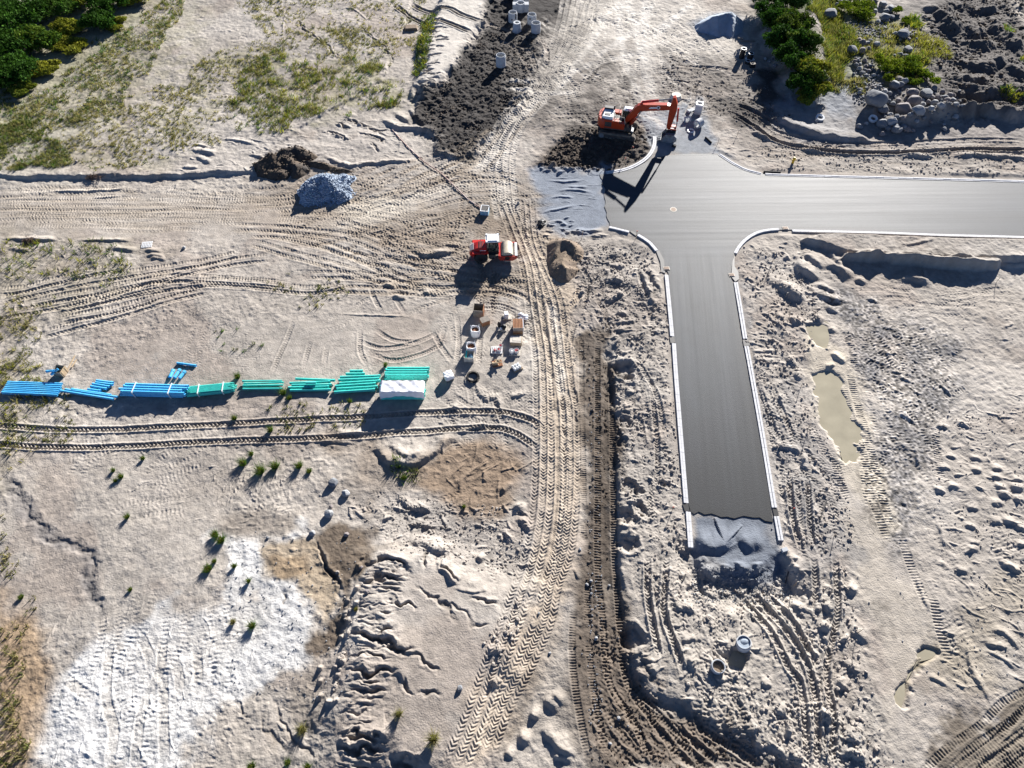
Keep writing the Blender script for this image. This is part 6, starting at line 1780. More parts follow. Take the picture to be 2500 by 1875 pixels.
big = [(2026, 42, 2.7, 'big smooth grey boulder alone in yellow grass', 0, .4), (2078, 128, 2.2, 'rounded pale grey boulder at the west end of the middle row', 0, 2.3), (2103, 110, 1.7, 'pinkish boulder leaning behind the rounded pale grey one', 2, 1.5), (2139, 112, 1.3, 'flat white slab stone in pale grass', 3, .1),
       (2154, 16, 1.8, 'boulder at the top of the grey boulder column', 1, .2), (2171, 27, 2.0, 'easternmost large boulder of the grey boulder column', 4, .7), (2156, 48, 2.2, 'largest low boulder of the grey boulder column', 5, .9), (2203, 90, 2.3, 'broad boulder topped by small stones in the grass clearing', 0, .3),
       (2214, 127, 2.0, 'pointed upright boulder above two round ones', 1, .8), (2181, 213, 1.9, 'bluish boulder at the foot of the bright bushes', 4, 1.1), (2207, 202, 1.5, 'pale boulder tucked under the bright bushes', 7, .4),
       (2133, 252, 3.8, 'huge dark blocky boulder west of the rock tip', 5, 1.2), (2225, 232, 2.1, 'tan boulder at the top of the rock tip', 2, .3), (2227, 256, 2.7, 'long brown boulder in the middle of the rock tip', 2, .5), (2203, 276, 3.1, 'largest pink boulder in the rock tip, half in shade', 6, 1.9), (2239, 275, 2.3, 'pale flat topped boulder right of the pink one', 3, .2),
       (2152, 271, 2.2, 'greenish grey boulder west of the pink one', 0, .9), (2178, 297, 2.0, 'long pale boulder low on the tip face', 7, .3), (2196, 302, 1.9, 'dark boulder on the shaded tip face', 1, 1.2), (2184, 320, 1.8, 'square boulder near the foot of the tip', 4, .9), (2149, 308, 2.1, 'shadowed grey boulder near the ditch', 5, 2.2), (2258, 236, 2.3, 'dark flat boulder below the puddle', 1, .5)]
for px, py, s, l, k, rz in big: boulder(px, py, s, l, None, k, rz)
for s in '2096,103,1.3 2104,128,1.4 2116,108,1.1 2118,122,1 2122,102,1 2161,33,1.4 2163,55,1.1 2175,45,1.2 2135,8,1.3 2137,21,1 2136,30,1 2142,57,1.2 2186,86,1.2 2209,78,1.2 2228,80,.8 2227,89,.8 2217,98,.9 2196,100,.8 2236,98,.7 2220,84,.8 2234,86,.8 2194,138,1.3 2209,143,1.3 2182,140,.9 2194,197,1.4 2195,211,1.3 2168,183,.9 2050,8,1.2 2042,14,1 2062,6,1.1 2075,2,1 2090,4,1.3 2108,6,1.2 2122,3,1.4'.split():
    px, py, z = map(float, s.split(',')); boulder(px, py, z, 'grey boulder in the loose northern rows among grass', gA)
for s in '2167,315,1.2 2212,320,1.4 2227,321,1 2152,330,1.1 2278,256,1.4 2272,241,1.2 2263,253,1.1 2250,258,1.1 2250,248,1 2296,260,1.3 2289,241,1.2 2280,219,1.2 2311,249,1.4 2270,270,1.1 2253,273,1 2286,274,.9 2192,248,1.1 2178,256,1.1 2166,250,1.1 2159,228,1 2169,232,1 2115,218,.8 2098,222,1 2097,229,1 2130,215,.8 2305,318,.9 2244,284,.9 2258,282,.8 2219,286,.9 2201,295,.9 2113,304,.8 2097,312,1.1 2300,228,1 2316,236,1.2 2329,262,1 2340,272,1.2 2330,228,1 2235,244,1.1 2214,258,1.1 2241,262,1 2212,296,1.3 2188,288,1 2220,308,1.2 2172,283,1 2322,250,1.1 2268,228,1 2306,240,1'.split():
    px, py, z = map(float, s.split(',')); boulder(px, py, z, 'grey boulder dumped in the rock tip above the dirt berm', 'boulders in the rock tip')
for s in '2087,152,.8 2090,161,.9 2097,170,1 2104,181,.9 2113,188,.9 2099,158,.7 2113,164,.8 2124,163,.9 2111,150,.9 2109,207,.8 2116,215,.7 2118,195,.6 2094,148,.7 2120,176,.8 2128,172,.7 2132,186,.8 2103,192,.7 1990,160,.6 2020,213,1 2022,205,.8 2014,220,.9 2024,210,.7 1878,152,.9 1868,146,.8 1893,156,.9 1885,148,.7'.split():
    px, py, z = map(float, s.split(',')); boulder(px, py, z, 'small rounded stone strewn down the slope between shrubs and boulders', 'small stones on the boulder slope')
for px, py, s, l, k in ((815, 1180, 1.05, 'round grey boulder, uppermost of those beside the wet hollow', 0), (845, 1206, .95, 'pale angular boulder on the lip of the wet hollow', 7), (808, 1238, .5, 'small reddish stone touching a pale boulder', 2), (804, 1256, 1.05, 'pale flat sided boulder casting a long shadow over the wet hollow', 3), (846, 1306, .65, 'elongated pinkish stone standing on the wet sand', 2), (763, 1303, .7, 'flat pale stone at the white chalk edge', 3),
                        (882, 1386, .4, 'small stone on the gully rim beside wet sand', 2), (896, 1445, .5, 'pinkish stone on the eroded gully slope', 2), (1123, 1681, .62, 'lone dark boulder on pale sand near the haul road', 0), (1433, 1428, .38, 'round stone on the dirt ridge of the crawler lane, northern one', 3), (1443, 1419, .32, 'smaller round stone touching the northern ridge stone', 7), (1455, 1560, .4, 'pale round stone halfway down the crawler lane', 3), (1487, 1430, .28, 'white pebble between the crawler marks', 7), (1443, 1450, .3, 'grey stone on the ridge beside crawler marks', 0), (1315, 1498, .28, 'grey stone on the haul road tread marks', 0), (1510, 1754, .4, 'stone on the southern clods', 3), (1489, 1816, .34, 'white stone near the south frame edge', 7), (1342, 1595, .3, 'pale stone where the two tracks part', 3), (1416, 1092 + 250, .35, 'white stone on the crawler lane edge', 7), (1416, 793, .35, 'white stone among tyre marks west of the kerb', 7), (450, 606, .6, 'pale stone on the sandy bank beside the pallet', 3), (187, 396, .45, 'pinkish stone in thin grass', 2), (1265, 497, .5, 'white stone near the muddy hollow', 7), (654, 1314, .4, 'dark stone at the chalk margin', 0), (2303, 245 + 60, .6, 'single stone on the berm face', 3), (1993, 297, .7, 'stone below the white tyre ring', 7)):
    boulder(px, py, s, l, None, k, name='stone' if s < .6 else 'boulder')
# cobbles too many to count
b = MB()
q = np.random.default_rng(8)
for k in range(900):
    t_ = q.random()
    if t_ < .45: px, py = q.uniform(2052, 2160), q.uniform(60, 100)
    elif t_ < .75: px, py = q.uniform(2080, 2150), q.uniform(150, 260)
    else: px, py = q.uniform(2150, 2340), q.uniform(225, 300)
    x, y = G(px, py); r = q.uniform(.10, .28)
    b.rock((x, y, hz(x, y) + r * .3), (r, r * .85, r * .7), 300 + k % 50, sub=0, rz=q.uniform(0, 6))
tag(b.build('cobbles', 'boulder_grey', None, 30), 'grey cobbles and rubble scattered between the boulders', kind='stuff')
b = MB()
for k in range(1500):
    t_ = q.random()
    if t_ < .35: px, py = q.uniform(1690, 1940), q.uniform(1385, 1470)
    elif t_ < .5: px, py = q.uniform(1435, 1470), q.uniform(900, 1780)
    elif t_ < .65: px, py = q.uniform(560, 900), q.uniform(1300, 1720)
    elif t_ < .8: px, py = q.uniform(1860, 1960), q.uniform(140, 330)
    else: px, py = q.uniform(1380, 2500), q.uniform(600, 1860)
    x, y = G(px, py); r = q.uniform(.03, .10)
    if sdf(ROAD, np.array([x]), np.array([y]))[0] > -.4: continue
    b.rock((x, y, hz(x, y) + r * .3), (r, r * .85, r * .7), 300 + k % 50, sub=0, rz=q.uniform(0, 6))
tag(b.build('gravel_stones', 'boulder_grey', None, 30), 'small loose stones scattered over the sand', kind='stuff')

def clods(name, label, m, spec, seed):
    q = np.random.default_rng(seed); b = MB()
    for poly, n, r0, r1 in spec:
        pl = P(poly); lo, hi = pl.min(0), pl.max(0)
        X_ = q.uniform(lo[0], hi[0], n * 4); Y_ = q.uniform(lo[1], hi[1], n * 4)
        ok = (sdf(pl, X_, Y_) > 0) & (sdf(ROAD, X_, Y_) < -.5) & (vn(X_ / 2.5, Y_ / 2.5, 95) + q.normal(size=len(X_)) * .5 > 0)
        for x, y in list(zip(X_[ok], Y_[ok]))[:n]:
            r = r0 + (r1 - r0) * q.random() ** 3
            b.rock((x, y, hz(x, y) + r * .25), (r, r * q.uniform(.6, 1), r * q.uniform(.5, .8)), 300 + int(q.integers(50)), sub=0, rz=q.uniform(0, 6))
    o = b.build(name, m, None, 25)
    return tag(o, label, kind='stuff')
clods('sand_clods', 'crumbled lumps of pale sand along the churned verges', 'sand_clod', [('1400,590 1620,600 1640,860 1690,1350 1560,1400 1515,1300 1500,880', 1400, .05, .22), ('1560,1400 1900,1430 2060,1380 2180,1880 1900,1880 1700,1740', 1300, .05, .2), ('1800,600 1960,620 2010,780 1960,900 2060,1180 2100,1350 1930,1340 1890,1100 1820,850', 1100, .05, .22),
    ('840,1200 1280,1240 1270,1420 930,1340', 500, .05, .18), ('1290,560 1420,700 1430,900 1330,900', 200, .05, .12), ('2250,1000 2500,1000 2500,1650 2330,1650', 500, .04, .12), ('1790,290 1900,340 2500,365 2500,430 1900,415', 600, .06, .2), ('820,1360 870,1480 850,1600 810,1720 840,1600', 120, .08, .25), ('1180,1560 1290,1440 1250,1600 1200,1700', 80, .08, .25)], 21)
clods('soil_clods', 'crumbled lumps of dark soil in the dug and tracked ground', 'dark_soil', [('1310,405 1395,318 1560,305 1590,345 1548,404 1480,418', 450, .08, .3), ('1420,820 1500,900 1512,1300 1535,1560 1600,1710 1850,1880 1450,1880 1400,1600 1440,1200', 1300, .04, .16), ('1015,230 1090,205 1180,90 1320,70 1300,230 1140,390 1065,375', 700, .08, .24), ('2230,60 2340,0 2500,0 2500,270 2340,280', 500, .1, .4), ('1640,120 1930,280 1880,330 1620,230', 200, .08, .22)], 22)

# ------------------------------------------------------------------ posts and pegs of the survey
def stake(px, py, h, label, red=False):
    p_ = at(px, py)
    t = thing('survey_stake', label, 'stake', tuple(p_), 0, None)
    a = random.uniform(-.06, .06)
    MB().cyl((0, 0, -.1), (a, a * .5, h), .028, n=6).build('post', 'stake_wood', t)
    MB().box((a, a * .5 - .03, h - .06), (.16, .04, .12)).build('flag', 'flag_red' if red else 'pale_timber', t, 0)
for px, py, h, l, r in ((1551, 585, 1.5, 'survey stake with red mark in the kerb curve', True), (1885, 640, 1.7, 'survey stake on the sand beside the east kerb curve', False), (1916, 728, 1.0, 'survey stake beside the dark spoil pit', False), (1926, 775, .9, 'survey stake on the muddy slope near the small puddle', False), (2432, 690, 1.0, 'survey stake by the eastern end of the stepped cut', False),
                        (1955, 945, .9, 'survey stake above the long puddle bank', False), (1973, 1045, 1.1, 'survey stake west of the long puddle', False), (1929, 1252, 1.2, 'red tipped survey stake near the end of the east kerb', True), (2035, 1310, .9, 'survey stake on the sand below the gravel creek', False), (1641, 1246, .9, 'survey stake near the end of the west kerb', True), (1512, 1545, .8, 'stake standing on the crawler lane bank', False),
                        (1757, 1642, 1.0, 'iron rod standing at the sand filled ring', False), (1936, 1432, 1.3, 'stake standing below the gravel spill', False), (2094, 1545, 1.1, 'stake in the churned dark hollow', False), (1752, 352, 1.0, 'stake at the gravel end of the north arm', False), (1544, 371, .9, 'survey stake with red mark in the dug soil', True), (1524, 400, 1.0, 'survey stake just inside the north west kerb', True), (1420, 583, 1.2, 'stake north of the churned sand', False), (1800, 330, .9, 'stake on the bank above the north east kerb', False)):
    stake(px, py, h, l, r)
for a, b_, l in (((2018, 1222), (2002, 1268), 'dark post lying on the sand beside tracks'), ((1674, 1402), (1665, 1420), 'dark metal bar lying below the west kerb end'), ((1922, 1398), (1917, 1425), 'dark bar half under the gravel spill')):
    A, B = at(*a, .08), at(*b_, .08)
    o = MB().cyl(tuple(A), tuple(B), .06, n=8).build('bar', 'dark_steel'); tag(o, l, 'bar')
a, b_ = at(1864, 421, .12), at(1905, 423, .12)
pipe('drain_hose', 'black drain hose lying behind the north kerb', 'hose', tuple(a), tuple(b_), .14, 'rubber', socket=False)
a, b_ = at(1722, 337, .12), at(1736, 350, .12)
pipe('drain_hose', 'short black pipe piece lying on the gravel slope', 'pipe', tuple(a), tuple(b_), .14, 'rubber', socket=False)
p_ = at(1935, 398)
t = thing('hydrant', 'small yellow hydrant standing in the sandy verge', 'hydrant', tuple(p_))
MB().cyl((0, 0, 0), (0, 0, .75), .17, n=12).cyl((0, 0, .75), (0, 0, .95), .22, .1, n=12).build('body', 'yellow_paint', t)
MB().cyl((-.34, 0, .55), (.34, 0, .55), .1, n=10).build('outlet', 'yellow_paint', t)
for px, py, l, ry in ((2001, 290, 'white ring lying on the grey slope beside the ditch', .2), (2130, 292, 'white ring lying below the greenish boulder', .3)):
    p_ = at(px, py)
    o = MB().tube((0, 0, 0), (0, 0, .3), .62, .38, 24).build('white_ring', 'white_paint'); o.location = p_ + Vector((0, 0, .05)); o.rotation_euler = (ry, 0, 0); tag(o, l, 'ring')
p_ = at(1914, 1344)
o = MB().box((0, 0, .15), (.55, .35, .3), rz=.3).build('concrete_block', 'concrete', None, 0); o.location = p_; tag(o, 'single pale concrete block beside the east kerb end', 'block')
p_ = at(1004, 70)
o = MB().box((0, 0, .2), (2.2, 1.4, .4), rz=.1, top=.85).build('soil_pad', 'brown_sand', None, 0); o.location = p_; tag(o, 'small square earth mound in the northern grass', 'earth mound')
for k, (a, b_) in enumerate((((1800, 94), (1815, 97)), ((1808, 101), (1842, 101)))):
    A, B = at(*a, .1), at(*b_, .1)
    o = MB().box(tuple((A + B) / 2), ((B - A).length, .3, .2), rz=math.atan2(B.y - A.y, B.x - A.x)).build('beam', 'grey_timber', None, 0)
    tag(o, ['shorter timber beam below the fine gravel heap', 'longer timber beam reaching towards the hedge'][k], 'beam')

# ------------------------------------------------------------------ plants
GREEN, LIME, STRAW, DEEP = (.075, .13, .025), (.24, .24, .03), (.30, .26, .12), (.024, .060, .010)
LMAT = M['leaf']
def leaf_object(name, V, F, C, parent=None, m=None):
    me = bpy.data.meshes.new(name)
    V = np.asarray(V, np.float32); F = np.asarray(F, np.int32)
    me.vertices.add(len(V)); me.vertices.foreach_set('co', V.ravel())
    me.loops.add(F.size); me.loops.foreach_set('vertex_index', F.ravel())
    me.polygons.add(len(F)); me.polygons.foreach_set('loop_start', np.arange(0, F.size, F.shape[1], dtype=np.int32))
    me.update(calc_edges=True)
    ca = me.color_attributes.new('leaf', 'FLOAT_COLOR', 'POINT')
    ca.data.foreach_set('color', np.concatenate([C, np.ones((len(C), 1))], 1).astype(np.float32).ravel())
    me.materials.append(m or LMAT)
    o = bpy.data.objects.new(name, me); COL.objects.link(o); o.parent = parent
    return o
def blades(q, n, spread, h, w, c, lean=.5, base=None):
    """n grass blades as triangles round the origin"""
    a = q.uniform(0, 2 * np.pi, n); r = spread * np.sqrt(q.random(n))
    bx, by = r * np.cos(a), r * np.sin(a)
    hh = h * q.uniform(.5, 1.15, n)
    l_ = lean * hh * q.uniform(.2, 1.2, n); la = a + q.normal(size=n) * .7
    ta = q.uniform(0, 2 * np.pi, n)
    wx, wy = np.cos(ta) * w, np.sin(ta) * w
    z = np.zeros(n)
    p0 = np.stack([bx - wx, by - wy, z - .03], 1); p1 = np.stack([bx + wx, by + wy, z - .03], 1)
    p2 = np.stack([bx + l_ * np.cos(la), by + l_ * np.sin(la), hh], 1)
    V = np.stack([p0, p1, p2], 1).reshape(-1, 3)
    col = np.clip(np.array(c) * q.uniform(.75, 1.3, (n, 1)) + q.normal(size=(n, 3)) * .006, .005, .6)
    return V, np.repeat(col, 3, 0)
def leaves(q, n, centre, rad, size, c, c2=None, shell=.55, drop=0.0):
    """n leaf quads through an uneven crown"""
    d = q.normal(size=(n, 3)); d /= np.linalg.norm(d, axis=1)[:, None]
    d[:, 2] = np.abs(d[:, 2]) * 1.0 - .15
    r = shell + (1 - shell) * q.random(n) ** .6
    lob = 1 + .22 * np.sin(3 * np.arctan2(d[:, 1], d[:, 0]) + rad[0] * 7) + .16 * np.sin(5 * d[:, 0] + 4 * d[:, 2] + rad[1] * 3)
    c0 = np.array(centre) + d * np.array(rad) * (r * lob)[:, None]
    t1 = q.normal(size=(n, 3)); t1 /= np.linalg.norm(t1, axis=1)[:, None]
    t2 = np.cross(t1, q.normal(size=(n, 3))); t2 /= np.linalg.norm(t2, axis=1)[:, None] + 1e-9
    s = size * q.uniform(.6, 1.3, (n, 1))
    V = np.stack([c0 - t1 * s, c0 + t2 * s * .5, c0 + t1 * s, c0 - t2 * s * .5], 1).reshape(-1, 3)
    mixv = q.random((n, 1)) if c2 is not None else np.zeros((n, 1))
    col = np.array(c) * (1 - mixv) + np.array(c2 if c2 is not None else c) * mixv
    col = np.clip(col * q.uniform(.7, 1.35, (n, 1)), .004, .6)
    return V, np.repeat(col, 4, 0)

def tuft_field(name, label, specs, seed):
    """thin grass over outlines: (outline, how many, height, spread, colours, clump)"""
    q = np.random.default_rng(seed)
    VV, CV = [], []
    for poly, n, h, sp, cols, clump in specs:
        pl = P(poly); lo, hi = pl.min(0), pl.max(0)
        X_ = q.uniform(lo[0], hi[0], n * 12); Y_ = q.uniform(lo[1], hi[1], n * 12)
        ok = sdf(pl, X_, Y_) + 2.0 * vn(X_ / 3, Y_ / 3, 91) > 0
        den = fbm(X_, Y_, 3.2, 4, 93 + seed)
        ok &= den > clump + q.normal(size=len(X_)) * .55
        X_, Y_ = X_[ok][:n], Y_[ok][:n]
        for x, y in zip(X_, Y_):
            c = np.array(cols[q.integers(len(cols))]) * q.uniform(.8, 1.2)
            s = q.uniform(.6, 1.35)
            V, C = blades(q, int(q.integers(4, 10)), sp * s * .8, h * s * .85, .03 + .025 * s, c, .8)
            VV.append(V + np.array((x, y, hz(x, y)))); CV.append(C)
    V = np.concatenate(VV); C = np.concatenate(CV)
    o = leaf_object(name, V, np.arange(len(V)).reshape(-1, 3), C)
    return tag(o, label, kind='stuff')
OL, YO = (.125, .135, .05), (.22, .20, .085)
tuft_field('bank_grass', 'thin green and straw coloured grass growing on the north western sand', [
    ('-30,180 90,240 200,140 330,60 420,-10 470,-10 400,120 300,240 160,330 60,380 -30,420', 2600, .42, .30, (OL, YO, GREEN, STRAW), -.35),
    ('60,330 300,240 480,200 620,240 560,330 440,380 300,420 40,420', 1500, .35, .22, (OL, YO, STRAW, STRAW), -.1),
    ('-30,300 160,330 240,420 40,425 -30,425', 900, .4, .28, (OL, YO, GREEN), -.2),
    ('600,160 700,120 860,140 980,180 1000,240 880,270 720,300 640,345 540,335 560,220', 1700, .55, .36, (OL, YO, YO, LIME, GREEN), .05),
    ('480,140 620,100 760,60 960,80 1020,120 960,200 700,130 560,230 440,240', 1200, .35, .25, (YO, OL, STRAW), .0),
    ('560,-10 1040,-10 1030,90 900,120 760,80 640,90', 900, .35, .25, (YO, OL, STRAW), .1),
    ('1040,30 1070,40 1050,130 1030,200 1005,210 1022,120', 420, .5, .3, (OL, LIME, GREEN), -.5)], 1)
tuft_field('weeds', 'sparse weeds and straw grass on the western sand', [
    ('0,585 170,588 320,590 330,650 250,690 100,700 0,690', 170, .6, .36, (OL, YO, LIME, GREEN), -.1), ('-20,690 120,720 90,790 60,900 -20,900', 150, .5, .3, (YO, OL, STRAW), -.1), ('-20,900 60,880 110,1000 80,1100 20,1180 -20,1200', 190, .5, .32, (YO, OL, STRAW, LIME), -.1),
    ('40,950 200,960 180,1060 40,1080', 120, .4, .25, (YO, OL), .0), ('-20,1250 60,1330 80,1480 40,1600 -20,1640', 60, .35, .25, (YO, OL, STRAW), .0), ('-20,1560 80,1640 90,1760 50,1885 -20,1885', 170, .4, .28, (YO, OL, STRAW), -.2), ('560,690 700,660 860,720 740,760', 60, .35, .2, (YO, OL), .1), ('640,990 920,985 900,1050 700,1060', 80, .4, .2, (OL, YO), -.1),
    ('500,780 600,770 640,860 540,880', 14, .45, .18, (OL, GREEN), -1), ('960,1120 1020,1150 1010,1180 960,1180', 34, .5, .3, (OL, GREEN), -1), ('2440,60 2480,90 2500,150 2470,120', 40, .7, .5, (LIME, GREEN), -1), ('2440,230 2500,240 2500,262 2450,262', 60, .6, .4, (GREEN, LIME), -1), ('2225,600 2240,560 2300,575 2280,600', 0, .3, .2, (YO,), 0)], 2)
tuft_field('tall_grass', 'yellow green tall grass on the north eastern slope between boulders', [
    ('1960,-20 2050,-20 2075,60 2080,130 2050,190 2000,240 1975,245 2015,190 2000,100', 2400, .8, .5, (LIME, YO, OL, GREEN), -.8), ('2055,30 2180,60 2260,110 2240,160 2150,150 2100,130', 700, .6, .4, (YO, LIME, STRAW, OL), -.2), ('2240,90 2310,110 2300,150 2260,150', 160, .8, .5, (LIME, YO), -.6), ('2130,130 2260,150 2240,215 2160,190', 600, .7, .45, (LIME, GREEN, YO), -.5), ('2195,40 2240,60 2230,80 2200,70', 90, .7, .4, (LIME, GREEN), -1), ('2010,200 2110,200 2100,235 2040,235', 250, .5, .35, (YO, STRAW, OL), .0)], 3)

# single weeds one can point at
def weed(px, py, r, h, label, col=GREEN):
    q = np.random.default_rng(int(px * 7 + py))
    p_ = at(px, py)
    t = thing('weed_plant', label, 'plant', tuple(p_), 0, 'single green weeds on the southern sand')
    n = int(90 + 300 * r)
    V, C = blades(q, n, r * .55, h, .028, col, .7)
    V2, C2 = leaves(q, n // 2, (0, 0, h * .5), (r * .8, r * .8, h * .5), .06, col, LIME, .2)
    V2 = V2.reshape(-1, 4, 3)[:, :3].reshape(-1, 3); C2 = C2.reshape(-1, 4, 3)[:, :3].reshape(-1, 3)
    V = np.concatenate([V, V2]); C = np.concatenate([C, C2])
    leaf_object('foliage', V, np.arange(len(V)).reshape(-1, 3), C, t)
    b = MB()
    for k in range(4): b.cyl((0, 0, -.05), (q.uniform(-.5, .5) * r, q.uniform(-.5, .5) * r, h * .7), .018, n=4)
    b.build('stem', 'stem', t, 0)
W = [(581, 922, .36, .6, 'round green weed behind the gap between two teal pipe groups'), (573, 1023, .30, .55, 'green weed just above the northern tractor rut'), (661, 1052, .26, .7, 'green weed between the two tractor ruts'), (615, 1110, .2, .55, 'small weed just south of the tractor ruts'), (595, 1134, .34, 1.0, 'tall weed with a long shadow, west of the bushiest one'), (637, 1153, .46, 1.15, 'bushiest dark green weed with the longest shadow'), (673, 1141, .4, .9, 'spreading weed just east of the bushiest one'), (350, 1121, .18, .5, 'lone thin weed south of the ruts on bare sand'), (278, 1150, .17, .45, 'small thin weed above a close pair'), (297, 1166, .24, .55, 'upper weed of the close pair on western sand'), (283, 1175, .17, .4, 'lower weed of the close pair on western sand'), (312, 1264, .2, .55, 'lone weed in the middle of the western sand'), (527, 1308, .36, .7, 'weed touching another just above the chalk edge'), (541, 1321, .42, .8, 'larger weed of the touching couple above the chalk edge'), (508, 1391, .5, .55, 'broad spiky weed west of the chalk band'), (524, 1372, .2, .4, 'little weed above the broad spiky one'), (573, 1384, .14, .55, 'thin stalk with a long shadow near the chalk'), (608, 1421, .13, .55, 'thin stalk at the inner chalk edge'), (731, 1140, .34, .7, 'weed west of the grey boulders'), (755, 1152, .32, .35, 'low weed close to the grey boulders'), (986, 1168, .34, .4, 'low weed patch below the curved sand bank'), (692, 962, .28, .8, 'weed at the end of the four teal pipes'), (707, 973, .26, .45, 'weed in front of the group near weeds'), (855, 982, .16, .55, 'thin weed in the shadow of the stepped teal row'), (1133, 1238, .18, .3, 'weed on the sand ridge by the haul road'), (617, 1530, .26, .8, 'weed with long shadow on white chalk'), (570, 1520, .2, .5, 'yellowish weed on white chalk'), (615, 1872, .36, .5, 'weed at the south frame edge on wet sand'), (739, 1783, .36, .8, 'straw tipped weed in the pale wash'), (1059, 1806, .3, 1.2, 'tall straw plant with a long shadow near the haul road'), (704, 1862, .24, .5, 'small weed beside the gully foot at the frame edge'), (752, 1873, .26, .5, 'weed cut by the south frame edge'), (974, 1745, .22, .8, 'dry stalk on the eroded shelf'), (869, 1488, .24, .25, 'dry weed on the gully lip'), (941, 894, .16, .6, 'thin weed behind the uncovered teal stack'), (319, 1440, .2, .3, 'small weed by the stone ditch'), (53, 1459, .25, .4, 'weed on the sand of the far west edge')]
for px, py, r, h, l in W:
    weed(px, py, r, h, l, YO if 'straw' in l or 'dry' in l or 'yellowish' in l else GREEN)

# shrubs: crown of leaves over a few stems
def shrub(px, py, rad, h, label, c=DEEP, c2=GREEN, n=2600, size=.17, group=None, name='shrub'):
    q = np.random.default_rng(int(abs(px) * 13 + abs(py) * 3 + 5))
    p_ = at(px, py)
    t = thing(name, label, 'shrub', tuple(p_), 0, group)
    VV, CV = [], []
    m_ = max(5, int(rad * 4))
    for k in range(m_):
        a = q.uniform(0, 6.28); rr = rad * .75 * math.sqrt(q.random())
        ch = h * q.uniform(.3, .75); cr = rad * q.uniform(.3, .5)
        lim = q.random() < .35
        V, C = leaves(q, n // m_, (rr * math.cos(a), rr * math.sin(a), ch), (cr, cr, h * q.uniform(.28, .45)), size, c2 if lim else c, c2, .35)
        VV.append(V); CV.append(C)
    V = np.concatenate(VV); C = np.concatenate(CV)
    V[:, 2] = np.maximum(V[:, 2], .02)
    leaf_object('foliage', V, np.arange(len(V)).reshape(-1, 4), C, t, M['shrub_leaf'])
    b = MB()
    for k in range(5):
        a = q.uniform(0, 6.28)
        b.cyl((0, 0, -.1), (rad * .5 * math.cos(a), rad * .5 * math.sin(a), h * .6), .05, .02, n=5)
    b.build('stem', 'stem', t, 0)
gw = 'shrubs of the north western thicket'
GR2 = (.045, .105, .015)
for px, py, r, h, l, a, b_ in ((-20, 40, 5.5, 3.2, 'dark shrub at the upper corner of the thicket', DEEP, GR2), (60, 60, 5.0, 3.4, 'tall dark green shrub in the thicket middle', DEEP, GR2), (140, 30, 4.8, 3.0, 'grass green shrub near the top of the thicket', GR2, GREEN), (20, 130, 5.0, 3.2, 'large dark shrub on the western edge of the thicket', DEEP, GR2), (100, 120, 4.2, 2.8, 'bright topped shrub at the thicket belly', GR2, (.1, .15, .02)), (40, 195, 4.0, 2.6, 'shrub at the southern foot of the thicket', DEEP, GR2), (-30, 190, 4.5, 2.8, 'shrub cut by the frame at the thicket foot', DEEP, GR2), (170, 75, 2.8, 1.6, 'yellow green low shrub between two dark ones', (.13, .16, .02), LIME), (250, 70, 3.2, 2.6, 'round dark shrub standing apart on the thicket east side', DEEP, GR2), (275, 15, 4.2, 2.8, 'dark shrub at the top edge east of the thicket', DEEP, GR2), (335, 5, 3.0, 1.6, 'lime green shrub at the top edge by the path', (.13, .15, .02), LIME), (200, 10, 3.4, 1.8, 'lime shrub near the top between dark ones', (.12, .15, .02), LIME),
                               (110, 175, 2.6, 1.1, 'low yellow shrub fringing the thicket', (.14, .15, .03), LIME), (170, 120, 2.8, 1.0, 'low yellow green shrub fringing the thicket near the sand gap', (.14, .15, .03), LIME), (290, 65, 2.2, .9, 'small lime shrub at the foot of the round dark shrub', (.14, .15, .03), LIME), (55, 225, 2.0, 1.0, 'small green shrub at the last tip of the thicket', GREEN, LIME)):
    shrub(px, py, r, h, l, a, b_, int(3600 + 900 * r), .22, gw)
ge = 'shrubs of the north eastern hedge'
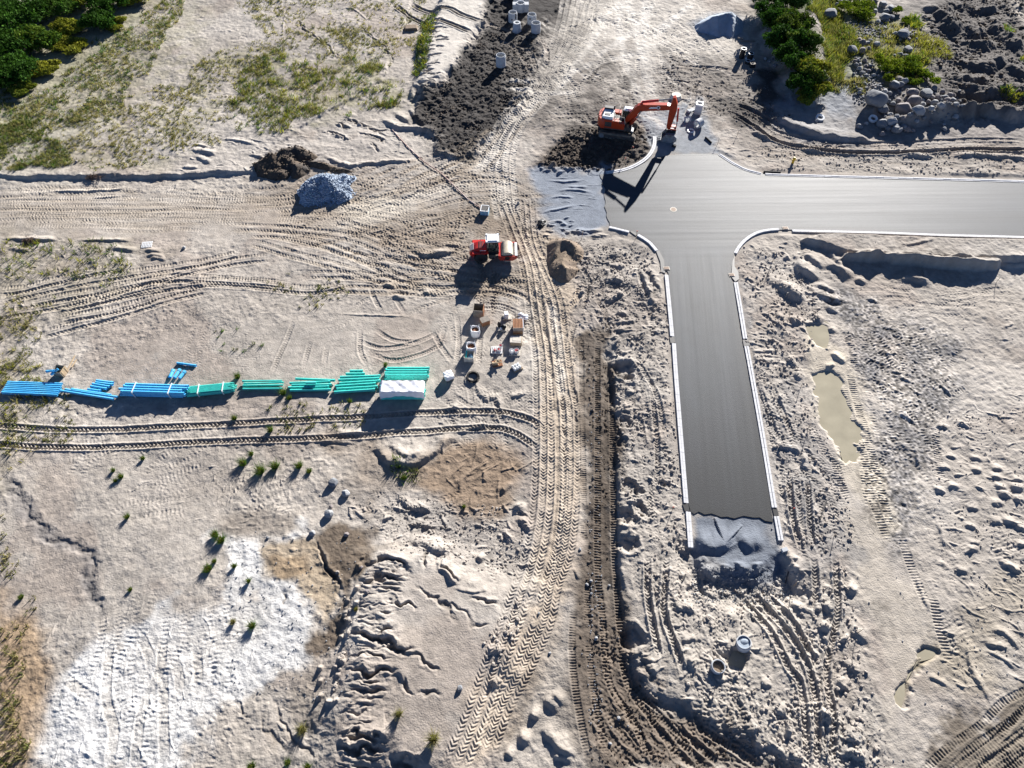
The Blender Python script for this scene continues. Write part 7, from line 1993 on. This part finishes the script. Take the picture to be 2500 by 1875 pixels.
for px, py, r, h, l, a, b_ in ((1870, 10, 3.6, 3.2, 'hedge shrub at the top edge, taller than its neighbours', DEEP, GR2), (1920, 15, 3.2, 2.8, 'hedge shrub at the top edge beside the yellow grass', GR2, GREEN), (1880, 65, 3.4, 3.2, 'dark hedge shrub beside the gravel path', DEEP, GR2), (1930, 75, 3.4, 3.0, 'bright topped hedge shrub facing the slope', GR2, (.09, .13, .02)), (1905, 120, 3.2, 3.2, 'dark hedge shrub next to the black chambers', DEEP, GR2), (1955, 125, 3.0, 2.8, 'hedge shrub with pale crown, halfway along', GR2, (.09, .13, .02)), (1930, 170, 3.0, 3.0, 'dark hedge shrub low on the bank', DEEP, GR2), (1975, 180, 3.0, 2.6, 'lime sided hedge shrub over the slope', GR2, LIME), (1955, 215, 2.6, 2.2, 'second last hedge shrub', DEEP, GR2), (1985, 222, 2.2, 1.6, 'last lime hedge shrub above the stones', GREEN, LIME), (1960, 244, 1.6, 1.2, 'tiny shrub ending the hedge', GREEN, LIME)):
    shrub(px, py, r, h, l, a, b_, int(3800 + 1000 * r), .2, ge)
gb = 'bright green bushes among the boulders'
BG, BL = (.085, .15, .015), (.19, .24, .02)
for px, py, r, h, l in ((2092, 32, 3.0, 1.8, 'broad bright bush north of the cobbles'), (2112, 42, 2.2, 1.5, 'bright bush beside the grey boulder column'), (2070, 25, 1.8, 1.3, 'bright bush close to the lone smooth boulder'), (2160, 165, 2.2, 1.5, 'bright bush in front of the pointed boulder'), (2178, 180, 1.7, 1.2, 'bright bush leaning over bluish boulders'), (2215, 165, 2.0, 1.6, 'tall bright bush right of the stone gap'), (2232, 180, 1.9, 1.5, 'bright bush on the clearing side'), (2172, 200, 1.1, .8, 'small bright bush just above the rock tip'), (2262, 198, 1.8, .9, 'low lime bush nearest the dark topsoil'), (2232, 200, 1.3, .8, 'low lime bush between two taller bright ones'), (2187, 30, 1.3, .9, 'bright bush behind the column of boulders'), (2215, 58, 1.2, .7, 'small bright bush on the topsoil margin')):
    shrub(px, py, r, h, l, BG, BL, int(1000 + 500 * r), .15, gb)
